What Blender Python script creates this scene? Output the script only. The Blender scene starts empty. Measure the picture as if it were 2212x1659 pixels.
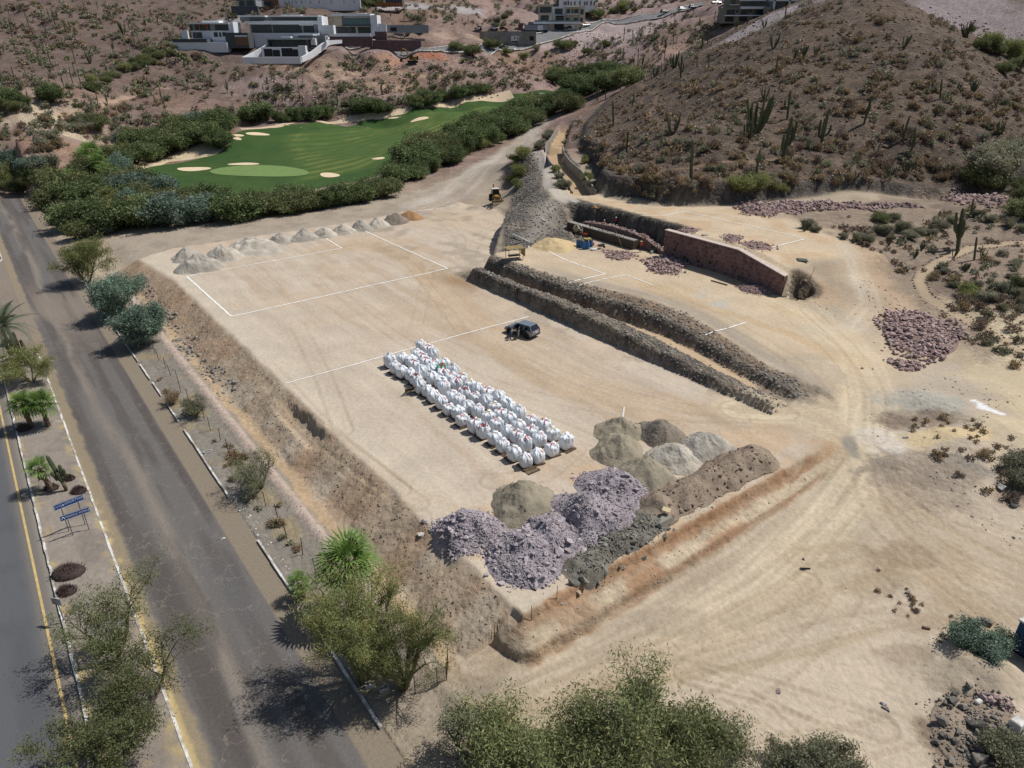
import bpy, bmesh, math, random
import numpy as np
from mathutils import Vector, Matrix, Euler
random.seed(7); RNG = np.random.default_rng(11)
scene = bpy.context.scene
COL = scene.collection
TMP = bpy.data.scenes.new('workbench')        # meshes from curves and skins are made here, then the scene is removed

# ---------------------------------------------------------------- camera, sky, sun, exposure
PITCH = math.radians(26.13); FPX = 1534.0; CAMZ = 32.0       # focal length in units of a 2212 px wide frame
cam_d = bpy.data.cameras.new('camera'); cam = bpy.data.objects.new('camera', cam_d); COL.objects.link(cam)
cam.location = (0, 0, CAMZ); cam.rotation_euler = (math.pi/2 - PITCH, 0, 0)
cam_d.sensor_width = 36.0; cam_d.lens = 36.0*FPX/2212.0; cam_d.clip_start = 0.5; cam_d.clip_end = 6000
scene.camera = cam
SUN_EL = math.radians(57.0); SUN_XY = Vector((0.935, 0.355)).normalized()
TO_SUN = Vector((SUN_XY.x*math.cos(SUN_EL), SUN_XY.y*math.cos(SUN_EL), math.sin(SUN_EL)))
w = bpy.data.worlds.new('World'); scene.world = w; w.use_nodes = True
nt = w.node_tree; nt.nodes.clear()
sky = nt.nodes.new('ShaderNodeTexSky'); sky.sky_type = 'NISHITA'; sky.sun_disc = False
sky.sun_elevation = SUN_EL; sky.sun_rotation = math.atan2(SUN_XY.x, SUN_XY.y)
sky.air_density = 1.0; sky.dust_density = 1.2; sky.ozone_density = 1.0; sky.altitude = 30
bg = nt.nodes.new('ShaderNodeBackground'); bg.inputs[1].default_value = 0.07
wo = nt.nodes.new('ShaderNodeOutputWorld')
nt.links.new(sky.outputs[0], bg.inputs[0]); nt.links.new(bg.outputs[0], wo.inputs[0])
sd = bpy.data.lights.new('sun', 'SUN'); sd.energy = 4.2; sd.angle = math.radians(0.5); sd.color = (1.0, 0.965, 0.91)
so = bpy.data.objects.new('sun', sd); COL.objects.link(so); so.location = (60, 30, 120)
so.rotation_euler = TO_SUN.to_track_quat('Z', 'Y').to_euler()
vs = scene.view_settings; vs.view_transform = 'Standard'; vs.look = 'None'; vs.exposure = 0.0; vs.gamma = 1.0
vs.use_curve_mapping = False
scene.cycles.max_bounces = 4; scene.cycles.diffuse_bounces = 2; scene.cycles.glossy_bounces = 2
scene.cycles.transparent_max_bounces = 8; scene.cycles.transmission_bounces = 2
scene.cycles.use_denoising = True

# ---------------------------------------------------------------- the site's own axes: u runs along the road, v across it
AZ = math.radians(-36.8)
UX, UY = math.sin(AZ), math.cos(AZ); VX, VY = UY, -UX
def XY(u, v): return (u*UX + v*VX, u*UY + v*VY)
def UVof(x, y): return x*UX + y*UY, x*VX + y*VY
SITE_ROT = math.atan2(UY, UX)             # rotation that lays local +X along u
def ray(px, py):
    a = 829.5 - py
    return (px-1106.0, FPX*math.cos(PITCH) + a*math.sin(PITCH), -FPX*math.sin(PITCH) + a*math.cos(PITCH))
def at_z(px, py, z):
    d = ray(px, py); t = (z-CAMZ)/d[2]; return (d[0]*t, d[1]*t, z)
def at_d(px, py, D):
    d = ray(px, py); t = D/math.hypot(d[0], d[1]); return (d[0]*t, d[1]*t, CAMZ + d[2]*t)

# ---------------------------------------------------------------- numpy noise
def _hash(ix, iy, seed):
    h = (ix.astype(np.int64)*374761393 + iy.astype(np.int64)*668265263 + seed*1442695041) & 0xFFFFFFFF
    h = ((h ^ (h >> 13))*1274126177) & 0xFFFFFFFF
    h = (h ^ (h >> 16)) & 0xFFFFFFFF
    return h.astype(np.float64)/4294967295.0
def vnoise(x, y, seed=0):
    x = np.asarray(x, float); y = np.asarray(y, float)
    ix = np.floor(x); iy = np.floor(y); fx = x-ix; fy = y-iy
    fx = fx*fx*(3-2*fx); fy = fy*fy*(3-2*fy)
    a = _hash(ix, iy, seed); b = _hash(ix+1, iy, seed); c = _hash(ix, iy+1, seed); d = _hash(ix+1, iy+1, seed)
    return (a*(1-fx)+b*fx)*(1-fy) + (c*(1-fx)+d*fx)*fy
def fbm(x, y, seed=0, o=4):
    s = 0; a = 0.5; t = 0
    for i in range(o):
        s = s + a*vnoise(x, y, seed+i*17); t += a; a *= 0.5; x = np.asarray(x)*2.03; y = np.asarray(y)*2.03
    return s/t
def sstep(a, b, x): t = np.clip((x-a)/(b-a), 0, 1); return t*t*(3-2*t)
def poly_sd(x, y, poly):
    """signed distance to a closed polygon, negative inside"""
    p = np.asarray(poly, float); n = len(p); best = np.full(np.shape(x), 1e18); ins = np.zeros(np.shape(x), bool)
    for i in range(n):
        ax, ay = p[i]; bx_, by_ = p[(i+1) % n]; ex, ey = bx_-ax, by_-ay
        wx, wy = x-ax, y-ay; t = np.clip((wx*ex+wy*ey)/(ex*ex+ey*ey+1e-12), 0, 1)
        best = np.minimum(best, (wx-t*ex)**2 + (wy-t*ey)**2)
        if abs(ey) > 1e-9:
            c = (ay > y) != (by_ > y); ins ^= c & (x < ex*(y-ay)/ey + ax)
    d = np.sqrt(best); return np.where(ins, -d, d)
def line_d(x, y, pts):
    """distance to an open polyline, signed side (+ = left of travel), length along it"""
    p = np.asarray(pts, float); best = np.full(np.shape(x), 1e18); side = np.ones(np.shape(x)); al = np.zeros(np.shape(x)); acc = 0
    for i in range(len(p)-1):
        ax, ay = p[i]; ex, ey = p[i+1]-p[i]; L = math.hypot(ex, ey)
        wx, wy = x-ax, y-ay; t = np.clip((wx*ex+wy*ey)/(L*L+1e-12), 0, 1)
        d = (wx-t*ex)**2 + (wy-t*ey)**2; m = d < best
        best = np.where(m, d, best); side = np.where(m, np.sign(ex*wy-ey*wx), side); al = np.where(m, acc+t*L, al); acc += L
    return np.sqrt(best), side, al

# ---------------------------------------------------------------- objects
def mesh_np(name, v, f, smooth=False):
    """mesh from numpy: v (n,3); f (m,k) all the same size"""
    me = bpy.data.meshes.new(name); v = np.asarray(v, np.float32); f = np.asarray(f, np.int32); k = f.shape[1]
    me.vertices.add(len(v)); me.vertices.foreach_set('co', v.ravel())
    me.loops.add(f.size); me.loops.foreach_set('vertex_index', f.ravel())
    me.polygons.add(len(f)); me.polygons.foreach_set('loop_start', np.arange(0, f.size, k, dtype=np.int32))
    if smooth: me.polygons.foreach_set('use_smooth', np.ones(len(f), bool))
    me.update(calc_edges=True); return me
def vcol(me, rgba, name='Col'):
    a = me.color_attributes.new(name, 'FLOAT_COLOR', 'POINT'); a.data.foreach_set('color', np.asarray(rgba, np.float32).ravel())
def link(name, me, mat=None, parent=None, loc=None, rot=None, scale=None):
    o = bpy.data.objects.new(name, me); COL.objects.link(o)
    if mat is not None and me is not None and not me.materials: me.materials.append(mat)
    if parent is not None: o.parent = parent
    if loc is not None: o.location = loc
    if rot is not None: o.rotation_euler = rot if hasattr(rot, '__len__') else (0, 0, rot)
    if scale is not None: o.scale = scale if hasattr(scale, '__len__') else (scale,)*3
    return o
def tag(o, label=None, cat=None, group=None, kind=None):
    if label: o['label'] = label
    if cat: o['category'] = cat
    if group: o['group'] = group
    if kind: o['kind'] = kind
    return o
def thing(name, label, cat, loc=(0, 0, 0), rot=0, group=None, scale=None):
    return tag(link(name, None, loc=loc, rot=rot, scale=scale), label, cat, group)
def copy_tree(o, parent=None):
    c = o.copy(); COL.objects.link(c); c.parent = parent
    for ch in o.children: copy_tree(ch, c)
    return c
ORD = ['first','second','third','fourth','fifth','sixth','seventh','eighth','ninth','tenth','eleventh','twelfth','thirteenth','fourteenth',
       'fifteenth','sixteenth','seventeenth','eighteenth','nineteenth','twentieth']
def ordinal(n):
    tens = ['', '', 'twenty', 'thirty', 'forty', 'fifty', 'sixty', 'seventy', 'eighty', 'ninety']; nth = ['', '', 'twentieth', 'thirtieth', 'fortieth', 'fiftieth', 'sixtieth', 'seventieth', 'eightieth', 'ninetieth']
    if n < 20: return ORD[n]
    k = n+1; return nth[k//10] if k % 10 == 0 else tens[k//10]+'-'+ORD[k % 10-1]
class MB:
    """collects simple shapes and links them as ONE mesh"""
    def __init__(s): s.v = []; s.f = []
    def add(s, vs, fs):
        b = len(s.v); s.v += [tuple(p) for p in vs]; s.f += [tuple(i+b for i in q) for q in fs]; return s
    def box(s, c, d, rz=0.0, rx=0.0, ry=0.0, taper=1.0):
        hx, hy, hz = d[0]/2, d[1]/2, d[2]/2; M = Euler((rx, ry, rz)).to_matrix()
        vs = []
        for z in (-1, 1):
            k = taper if z > 0 else 1.0
            for x, y in ((-1,-1),(1,-1),(1,1),(-1,1)): vs.append(M @ Vector((x*hx*k, y*hy*k, z*hz)) + Vector(c))
        return s.add(vs, [(3,2,1,0),(4,5,6,7),(0,1,5,4),(1,2,6,5),(2,3,7,6),(3,0,4,7)])
    def tube(s, a, b, r0, r1=None, n=6, caps=True):
        r1 = r0 if r1 is None else r1; a = Vector(a); b = Vector(b); d = b-a
        if d.length < 1e-6: return s
        q = d.to_track_quat('Z', 'Y'); vs = []
        for p, r in ((a, r0), (b, r1)):
            for i in range(n):
                t = 2*math.pi*i/n; vs.append(p + q @ Vector((r*math.cos(t), r*math.sin(t), 0)))
        fs = [(i, (i+1) % n, n+(i+1) % n, n+i) for i in range(n)]
        if caps: fs += [tuple(range(n-1, -1, -1)), tuple(range(n, 2*n))]
        return s.add(vs, fs)
    def path(s, pts, rs, n=6):
        """one tapering tube along points"""
        pts = [Vector(p) for p in pts]; vs = []; m = len(pts)
        for k, p in enumerate(pts):
            d = (pts[min(k+1, m-1)]-pts[max(k-1, 0)]); q = d.to_track_quat('Z', 'Y')
            for i in range(n):
                t = 2*math.pi*i/n; vs.append(p + q @ Vector((rs[k]*math.cos(t), rs[k]*math.sin(t), 0)))
        fs = [(k*n+i, k*n+(i+1) % n, (k+1)*n+(i+1) % n, (k+1)*n+i) for k in range(m-1) for i in range(n)]
        fs += [tuple(range(n-1, -1, -1)), tuple(range((m-1)*n, m*n))]
        return s.add(vs, fs)
    def lathe(s, prof, n=12, c=(0, 0, 0), sx=1.0, sy=1.0):
        vs = []; m = len(prof)
        for r, z in prof:
            for i in range(n):
                t = 2*math.pi*i/n; vs.append((c[0]+sx*r*math.cos(t), c[1]+sy*r*math.sin(t), c[2]+z))
        fs = [(k*n+i, k*n+(i+1) % n, (k+1)*n+(i+1) % n, (k+1)*n+i) for k in range(m-1) for i in range(n)]
        fs += [tuple(range(n-1, -1, -1)), tuple(range((m-1)*n, m*n))]
        return s.add(vs, fs)
    def prism(s, poly, z0, z1):
        n = len(poly); vs = [(x, y, z0) for x, y in poly] + [(x, y, z1) for x, y in poly]
        return s.add(vs, [tuple(range(n-1, -1, -1)), tuple(range(n, 2*n))] + [(i, (i+1) % n, n+(i+1) % n, n+i) for i in range(n)])
    def side(s, poly, y0, y1):
        """outline in x,z swept along y"""
        n = len(poly); vs = [(x, y0, z) for x, z in poly] + [(x, y1, z) for x, z in poly]
        return s.add(vs, [tuple(range(n)), tuple(range(2*n-1, n-1, -1))] + [(i, n+i, n+(i+1) % n, (i+1) % n) for i in range(n)])
    def mesh(s, name, smooth=False):
        me = bpy.data.meshes.new(name); me.from_pydata(s.v, [], s.f)
        if smooth: me.polygons.foreach_set('use_smooth', [True]*len(me.polygons))
        me.update(); return me
    def build(s, name, mat, parent=None, smooth=False, bevel=0.0, **k):
        me = s.mesh(name, smooth)
        if bevel > 0:
            bm = bmesh.new(); bm.from_mesh(me)
            bmesh.ops.bevel(bm, geom=bm.edges[:], offset=bevel, segments=1, affect='EDGES', clamp_overlap=True); bm.to_mesh(me); bm.free()
        me.materials.append(mat); return link(name, me, None, parent, **k)

# ---------------------------------------------------------------- materials
def lin(c): c = c/255.0; return c/12.92 if c <= 0.04045 else ((c+0.055)/1.055)**2.4
def S(r, g, b, k=0.86): return (lin(r)*k, lin(g)*k, lin(b)*k)
_mats = {}
def mat(name, col, rough=0.85, var=0.12, scale=2.0, bump=0.0, bscale=8.0, metal=0.0, spec=0.3, rnd=0.0, attr=None, trans=0.0, coat=0.0, var2=None, coords='Object'):
    """principled material: base colour broken up by noise, optional bump, per-object random tint, optional vertex colour"""
    if name in _mats: return _mats[name]
    m = bpy.data.materials.new(name); m.use_nodes = True; _mats[name] = m
    n = m.node_tree.nodes; l = m.node_tree.links; n.clear()
    out = n.new('ShaderNodeOutputMaterial'); p = n.new('ShaderNodeBsdfPrincipled'); l.new(p.outputs[0], out.inputs[0])
    p.inputs['Roughness'].default_value = rough; p.inputs['Metallic'].default_value = metal
    p.inputs['Specular IOR Level'].default_value = spec
    if coat: p.inputs['Coat Weight'].default_value = coat; p.inputs['Coat Roughness'].default_value = 0.08
    tc = n.new('ShaderNodeTexCoord'); nz = n.new('ShaderNodeTexNoise'); nz.inputs['Scale'].default_value = scale; nz.inputs['Detail'].default_value = 5
    l.new(tc.outputs[coords], nz.inputs['Vector'])
    mr = n.new('ShaderNodeMapRange'); mr.inputs[1].default_value = 0.3; mr.inputs[2].default_value = 0.7
    mr.inputs[3].default_value = 1-var; mr.inputs[4].default_value = 1+var; l.new(nz.outputs['Fac'], mr.inputs[0])
    fac = mr.outputs[0]
    if rnd:
        oi = n.new('ShaderNodeObjectInfo'); m2 = n.new('ShaderNodeMapRange'); m2.inputs[3].default_value = 1-rnd; m2.inputs[4].default_value = 1+rnd
        l.new(oi.outputs['Random'], m2.inputs[0]); mu = n.new('ShaderNodeMath'); mu.operation = 'MULTIPLY'
        l.new(fac, mu.inputs[0]); l.new(m2.outputs[0], mu.inputs[1]); fac = mu.outputs[0]
    vm = n.new('ShaderNodeVectorMath'); vm.operation = 'SCALE'; l.new(fac, vm.inputs['Scale'])
    if attr:
        a = n.new('ShaderNodeVertexColor'); a.layer_name = attr; src = a.outputs['Color']
        if col is not None:
            vmm = n.new('ShaderNodeVectorMath'); vmm.operation = 'MULTIPLY'; l.new(src, vmm.inputs[0]); vmm.inputs[1].default_value = col; src = vmm.outputs[0]
        l.new(src, vm.inputs[0])
    elif var2 is not None:
        n3 = n.new('ShaderNodeTexNoise'); n3.inputs['Scale'].default_value = scale*0.37; n3.inputs['Detail'].default_value = 4; l.new(tc.outputs[coords], n3.inputs['Vector'])
        cr = n.new('ShaderNodeMapRange'); cr.inputs[1].default_value = 0.42; cr.inputs[2].default_value = 0.6; l.new(n3.outputs['Fac'], cr.inputs[0])
        mx = n.new('ShaderNodeMix'); mx.data_type = 'RGBA'; mx.inputs[6].default_value = (*col, 1); mx.inputs[7].default_value = (*var2, 1)
        l.new(cr.outputs[0], mx.inputs[0]); l.new(mx.outputs[2], vm.inputs[0])
    else: vm.inputs[0].default_value = col
    l.new(vm.outputs[0], p.inputs['Base Color'])
    if bump:
        nb = n.new('ShaderNodeTexNoise'); nb.inputs['Scale'].default_value = bscale; nb.inputs['Detail'].default_value = 6; l.new(tc.outputs[coords], nb.inputs['Vector'])
        b = n.new('ShaderNodeBump'); b.inputs['Strength'].default_value = min(1, bump); b.inputs['Distance'].default_value = 0.1*max(1, bump)
        l.new(nb.outputs['Fac'], b.inputs['Height']); l.new(b.outputs[0], p.inputs['Normal'])
    if trans:
        # thin leaf: some light passes through
        tr = n.new('ShaderNodeBsdfTranslucent'); l.new(vm.outputs[0], tr.inputs['Color']); mxs = n.new('ShaderNodeMixShader'); mxs.inputs[0].default_value = trans
        l.new(p.outputs[0], mxs.inputs[1]); l.new(tr.outputs[0], mxs.inputs[2]); l.new(mxs.outputs[0], out.inputs[0])
    return m
# ================================================================ TERRAIN
ROADZ = -2.4
def wz(px, py, z): return at_z(px, py, z)[:2]
# foot of the big hill: a cut face runs along it (hill side is on the right of travel)
HILL_FOOT = [wz(2600,380,8), wz(2212,398,7.2), wz(2000,412,6.7), (54,128.5), (42,122.5), (31,120.5), (24.5,121), (17.5,127), (15.5,135), (17,146), (17.5,158), (16.5,172), (17,190), (20,214), (28,236), (50,270), (85,305), (140,325), (230,310), (320,250)]
def hill_step(x, y):
    d, s, al = line_d(x, y, HILL_FOOT); sd_ = -d*s
    amp = (2.3+1.3*sstep(48, 30, x))*sstep(3, 30, al)*(1-sstep(150, 230, al))
    wob = (fbm(x*0.25, y*0.25, 5, 3)-0.5)*2.2
    return amp*sstep(-0.2, 1.7, sd_+wob), sd_
CTRL_Z = [  # px, py, height: ground the photograph shows around the site
 (184,611,-2.4),(327,829,-2.4),(553,1159,-2.4),(765,1484,-2.4),(107,829,-2.4),(262,1244,-2.4),(415,1657,-2.4),(10,829,-2.4),(112,1244,-2.4),(212,1657,-2.4),(0,450,-2.4),(0,400,-2.4),
 (-300,829,-2.4),(-300,1244,-2.4),(-200,500,-2.4),(870,1600,-2.3),(600,1500,-2.4),
 (250,530,-1.7),(350,520,-.9),(450,490,-0.8),(600,470,-0.4),(850,440,0.0),(1000,400,0.6),(1145,310,3.0),(1060,350,2.0),(950,380,1.0),(1072,432,0.5),
 (600,700,0),(800,900,0),(900,600,0),(1000,480,0),(1090,480,0.0),(1050,445,0.3),(900,480,0),(1090,560,0.3),
 (1105,475,0.3),(1118,400,0.6),(1126,360,1.2),
 (1121,442,4.2),(1112,505,3.0),(1130,385,5.2),(1140,345,5.6),(1150,470,4.6),(1170,500,3.2),(1185,470,4.8),(1150,420,5.8),(1150,330,6),(1185,360,6),(1190,400,6),(1215,440,6.1),(1195,290,5.8),(1175,300,5.2),
 (1250,375,6),(1258,395,6),(1300,445,6.3),(1400,470,6.4),(1480,450,6.4),(1600,480,6.4),(1735,517,6.0),(1600,450,6.4),(1800,445,6.3),(1980,440,6.3),(2110,430,6.6),
 (1800,545,4.6),(1880,600,3.0),(1885,650,1.9),(1750,500,6.0),(1900,520,5.0),(2000,540,4.4),(2100,520,4.6),(2200,560,4.0),(2000,620,2.4),(2100,640,2.2),(2212,700,1.9),(1900,680,1.1),
 (1250,620,2.6),(1400,600,2.6),(1560,640,2.4),(1600,700,2.0),(1750,690,1.6),(1700,770,1.0),(1700,840,0.5),(1800,850,0.35),(1970,720,1.0),(1955,795,0.7),(2130,880,0.8),(2212,1000,0.6),(2300,850,1.0),
 (1850,960,-0.05),(2000,1100,-0.8),(2200,1250,-1.1),(2000,1500,-1.8),(2212,1650,-1.8),(2600,1400,-1.2),(1500,1650,-2.1),(1000,1600,-2.2),(1300,1450,-2.0),(1500,1350,-1.9),(1600,1220,-1.75),(1120,1470,-2.05),(1700,1150,-1.45),(900,1500,-2.25),
 (430,432,-0.5),(560,370,0.4),(320,350,0.4),(420,350,0.3),(480,295,2.0),(600,265,4.2),(700,310,2.4),(850,270,4.2),(780,370,0.4),(850,330,2.4),(1000,235,7.6),(960,290,4.0),(1000,310,3.0),
 (100,430,-2.2),(200,350,-1.2),(-200,380,-2.2),(300,440,-1.5),(500,440,-1),(700,420,-0.3),(250,300,2.5)]
CTRL_D = [  # px, py, distance: hills and houses
 (1170,210,290),(1212,195,318),(1100,212,300),(900,250,262),(1000,213,292),(1230,230,265),
 (1400,190,226),(1500,130,236),(1600,85,246),(1700,30,252),(1780,-8,262),(1850,-25,272),(1950,5,262),(2050,60,246),(2212,190,214),(2400,260,205),
 (1300,245,216),(1300,300,176),(1400,300,150),(1400,378,127),(1500,340,140),(1600,350,138),(1690,347,145),(1500,250,178),(1600,200,182),(1700,250,169),(1700,150,196),(1800,100,206),(1850,200,182),(1850,300,160),(2000,200,184),(2000,330,163),(2150,260,180),(2212,330,172),(1800,370,144),(2100,120,214),
 (2050,-10,320),(2212,40,310),(2100,100,282),(2212,130,262),(1900,-60,380),(1700,-60,420),(2300,0,330),
 (0,-20,470),(300,-20,480),(150,60,400),(0,150,332),(150,160,325),(0,235,270),(110,243,266),(200,232,276),(300,120,352),(300,200,300),(400,170,318),(60,285,236),(0,320,222),(350,250,262),(430,250,258),
 (385,112,345),(560,108,345),(470,150,322),(650,133,325),(540,135,324),(640,180,300),(550,220,276),(700,160,312),(620,250,262),(750,200,288),(850,215,280),(860,180,300),(800,150,318),
 (720,88,350),(830,84,354),(930,74,360),(760,100,341),(900,105,338),(890,140,318),(930,122,324),(1050,150,318),(1000,180,304),(1100,170,312),(1050,112,342),(1200,150,345),(1200,105,372),(1120,100,366),(1150,72,384),(1250,55,396),(1350,40,400),(1450,18,410),(1340,110,345),(1300,150,332),(1400,100,335),(1450,60,350),(1560,50,335),(1650,48,330),(1720,45,328),(1500,75,330),
 (560,30,395),(700,15,420),(820,20,415),(950,30,410),(1050,20,425),(1050,60,385),(1200,5,430),(650,45,380),(480,50,400)]
FOOT = [(54,126,6.4),(48,122,6.4),(66,129,6.5),(80,133,6.6),(36,118.5,6.4),(60,121,6.2),(54,132,8.8),(44,127.5,9.3),(34,124.5,9.8),(26,125.5,9.8),(66,135.5,8.9),(80,140,9.0),(20,131,9.5),(20,150,9.8)]
FARRING = FOOT + [(x, y, 75.0) for x, y in ((-700,500),(-450,720),(-150,800),(150,820),(450,720),(700,500))] + [(-350,120,-2.4),(-200,-100,-2.4),(0,-120,-3),(200,-80,-1),(300,60,8),(420,220,40),(-420,330,25)]
pts = [at_z(*c) for c in CTRL_Z] + [at_d(*c) for c in CTRL_D] + FARRING
pts = np.array(pts)
def tps_fit(p):
    stp, _ = hill_step(p[:, 0], p[:, 1]); z = p[:, 2] - stp
    q = p[:, :2]/100.0; n = len(q)
    r2 = ((q[:, None]-q[None])**2).sum(-1); K = 0.5*r2*np.log(r2+1e-12) + np.eye(n)*2e-4
    Pm = np.hstack([np.ones((n, 1)), q]); A = np.zeros((n+3, n+3)); A[:n, :n] = K; A[:n, n:] = Pm; A[n:, :n] = Pm.T
    return q, np.linalg.solve(A, np.concatenate([z, np.zeros(3)]))
TQ, TW = tps_fit(pts)
def tps(x, y):
    X = x/100.0; Y = y/100.0; n = len(TQ); out = TW[n] + TW[n+1]*X + TW[n+2]*Y
    for i in range(n):
        r2 = (X-TQ[i, 0])**2 + (Y-TQ[i, 1])**2 + 1e-12
        out = out + TW[i]*0.5*r2*np.log(r2)
    return out
def zup(u): return np.clip(0.8 + (u-31)*0.066, 0.1, 2.6)
def twid(u): return 2.4*np.exp(-((u-52)/13.0)**2)      # the trench is wider in its middle
LOW_PAD = [(26,20.3),(60,20.3),(109,20.3),(118,19.2),(124,18.4),(128,24),(127,60),(131,76),(126,84),(113,83.6),(99.5,73),(90,63.5),(86.2,57.5),(84,54.6),(33,54.8),(29,57),(26,55)]
UP_PAD = [(30,60),(33,58.8),(60,58.8),(84,58.6),(86,60.5),(85.5,66),(85.5,72),(82.5,77.5),(74,80),(46,80),(38,78),(32,72)]
TERR3 = [(47,99),(50,86),(49,80.1),(69.3,80.1),(70,83.4),(80,83.6),(86,82.6),(90,80.5),(95.8,82.2),(104,90),(104,104),(85,112),(60,116)]
GOLF_ROUGH = [wz(285,378,.3), wz(340,415,0), wz(440,436,-.5), wz(560,425,-.4), wz(700,402,-.2), wz(850,355,1.2), at_d(960,300,215)[:2], at_d(1100,250,255)[:2], at_d(1240,215,285)[:2], at_d(1250,188,325)[:2], at_d(1106,203,304)[:2], at_d(950,228,276)[:2], at_d(800,250,254)[:2], at_d(600,275,238)[:2], wz(500,290,2), wz(350,340,.5)]
def height(x, y, detail=True):
    u, v = UVof(x, y); D = np.hypot(x, y)
    st, hsd = hill_step(x, y)
    h = tps(x, y) + st
    nz = fbm(x*0.5, y*0.5, 3, 3)-0.5
    far = sstep(150, 260, D)
    rough = np.maximum(sstep(0.0, 4.0, hsd), far)*sstep(-1, 8, poly_sd(x, y, GOLF_ROUGH))
    h = h + rough*((fbm(x*0.05, y*0.05, 21, 4)-0.5)*2.2 + (fbm(x*0.3, y*0.3, 22, 3)-0.5)*0.9)
    # gullies on the far hillsides
    g = np.abs(fbm(x*0.018+3, y*0.018, 31, 4)-0.5)*2
    h = h - far*sstep(215, 330, D)*(1-sstep(0.0, 0.22, g))*3.0*(1-sstep(-4, 2, hsd))
    # golf course stays smooth, site stays calm
    # ---- road corridor
    verge = -2.3 + 0.25*np.exp(-((v-14.5)/0.5)**2) + nz*0.15
    road = np.where(v > 10.4, verge, np.where((v > -2.5) & (v < 1.15), -2.42, -2.46))
    m = sstep(19.0, 15.8, v)*sstep(175, 120, u)*sstep(-60, 10, u+40)
    m = np.maximum(m, sstep(12.0, 10.5, v))*sstep(-40, -16, v)
    m = np.where(u > 150, m*sstep(250, 205, u), m)
    h = h*(1-m) + road*m
    # ---- near lower ground next to the cut
    # ---- fill slope of the lower pad
    sdl = poly_sd(u, v, LOW_PAD)
    wob = (fbm(u*0.35, v*0.35, 41, 4)-0.5)
    wobf = (fbm(u*1.3, v*1.3, 43, 3)-0.5)
    rill = (vnoise(u*1.6, v*0.25, 44)-0.5)*0.35
    slope = np.where(u < 27.0, 1.5, 0.58)
    dn = np.maximum(sdl + wob*0.5 + wobf*0.22 + (vnoise(v*.7, u*.1, 46)-.5)*.5*sstep(.2, .8, sdl), 0)
    near = -np.interp(dn, [0, .25, .8, 1.7, 2.05, 6], [0, .55, .8, 1.35, 2.2, 6.2])
    fill = np.where(u < 26.9, near, -(np.maximum(sdl + wob*0.9 + wobf*0.25, 0))*slope) + rill*sstep(0.2, 1.2, sdl)*sstep(4.4, 3.4, sdl)
    onfill = (v < 54) & (u < 127)
    h = np.where(onfill & (sdl > 0), np.maximum(h, fill), h)
    h = np.where(sdl <= 0, (0.0 + (fbm(u*0.12, v*0.12, 45, 2)-0.5)*0.10)*sstep(0, 2, -sdl) + np.minimum(fill, 0)*(sdl > -0.6), h)
    # eroded notch in the fill slope
    e = np.exp(-((u-58.5)/4.6)**4)*sstep(19.9, 19.6, v+wobf*0.8)*sstep(17.9, 18.6, v)
    h = h - 0.6*e
    # ---- upper pad
    zu = zup(u)
    sdu = poly_sd(u, v, UP_PAD)
    zfl = zu + (fbm(u*0.15, v*0.15, 47, 2)-0.5)*0.1
    k = sstep(1.2, -0.6, sdu)
    far_side = (v > 60.5)
    h = np.where(far_side, h*(1-k) + zfl*k, h)
    # ---- bank, trench and upper bank between the pads
    inu = sstep(31.2, 33.2, u)*sstep(86.8, 85.2, u + 0*v)
    hb1 = (1.0*sstep(33, 62, u)+0.85)*sstep(31.9, 32.9, u)*sstep(85.0, 82.5, u); tw = twid(u)
    w1 = (fbm(u*0.55, 9.1+v*0.1, 51, 4)-0.5)*1.1; w2 = (fbm(u*0.5, 4.2+v*0.1, 52, 4)-0.5)*1.0
    lump = (fbm(u*0.9, v*0.9, 53, 3)-0.5)
    vv = v + w1*0.45
    p1 = hb1*(1+lump*0.35)*sstep(54.5, 55.1, vv)*sstep(57.0+.5*tw, 56.2+.45*tw, v + w2*0.3) - 0.35*lump*0
    vv2 = v + w2*0.55 + wobf*0.25
    face = .8*sstep(58.0+1.15*tw, 58.8+1.3*tw, vv2) + .2*sstep(58.7+1.3*tw, 60.2+1.8*tw, vv2)
    floor = 0.08*zu
    p2 = floor*(1-face)*sstep(55, 57, v) + (zu + lump*0.4*sstep(61+1.6*tw, 59.4+1.3*tw, v))*face
    ends = sstep(32.1, 32.8, u)
    prof = np.maximum(p1, p2)
    prof = np.where(u < 33.0, prof*ends + zu*0.6*(1-ends)*sstep(54, 58, v), prof)
    band = (v > 53.9) & (v <= 61 + 2.0*tw) & (u > 28) & (u < 86.6)
    corner = np.hypot(np.maximum(u-84.2, 0)*0.9, np.maximum(58.6-v, 0))
    h = np.where(band, np.where(u > 84.4, np.maximum(zu*sstep(1.9, 0.5, np.hypot(np.maximum(u-84.4, 0), np.maximum(59.6-v, 0))+wob*0.9), np.minimum(h, zu)), prof), h)
    # ---- third terrace, wall excavation
    sdt = poly_sd(u, v, TERR3); z3 = 6.3 - sstep(57, 47, u)*1.5
    kt = sstep(3.0, -0.5, sdt)*sstep(-.1, -1.1, hsd)
    h = np.where(v > 80.0, h*(1-kt) + z3*kt, h)
    pit = (u > 68.9) & (u < 97) & (v > 75.5) & (v < 86)
    back = 83.6 - np.clip(u-86, 0, 8)*0.25
    w3 = (fbm(u*0.6, v*0.6, 61, 4)-0.5)*1.3
    hp = 2.35 + (z3-2.35)*sstep(back-0.9, back+0.5, v + w3)
    endp = sstep(93.5, 89.5, u + w3)
    h = np.where(pit & (v < back+1.4), h*(1-endp) + np.minimum(h, hp)*endp, h)
    behind = (u > 48.9) & (u <= 69.1) & (v > 80.15) & (v < 81.6)
    h = np.where(behind, np.minimum(h, z3-0.35), h)
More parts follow.
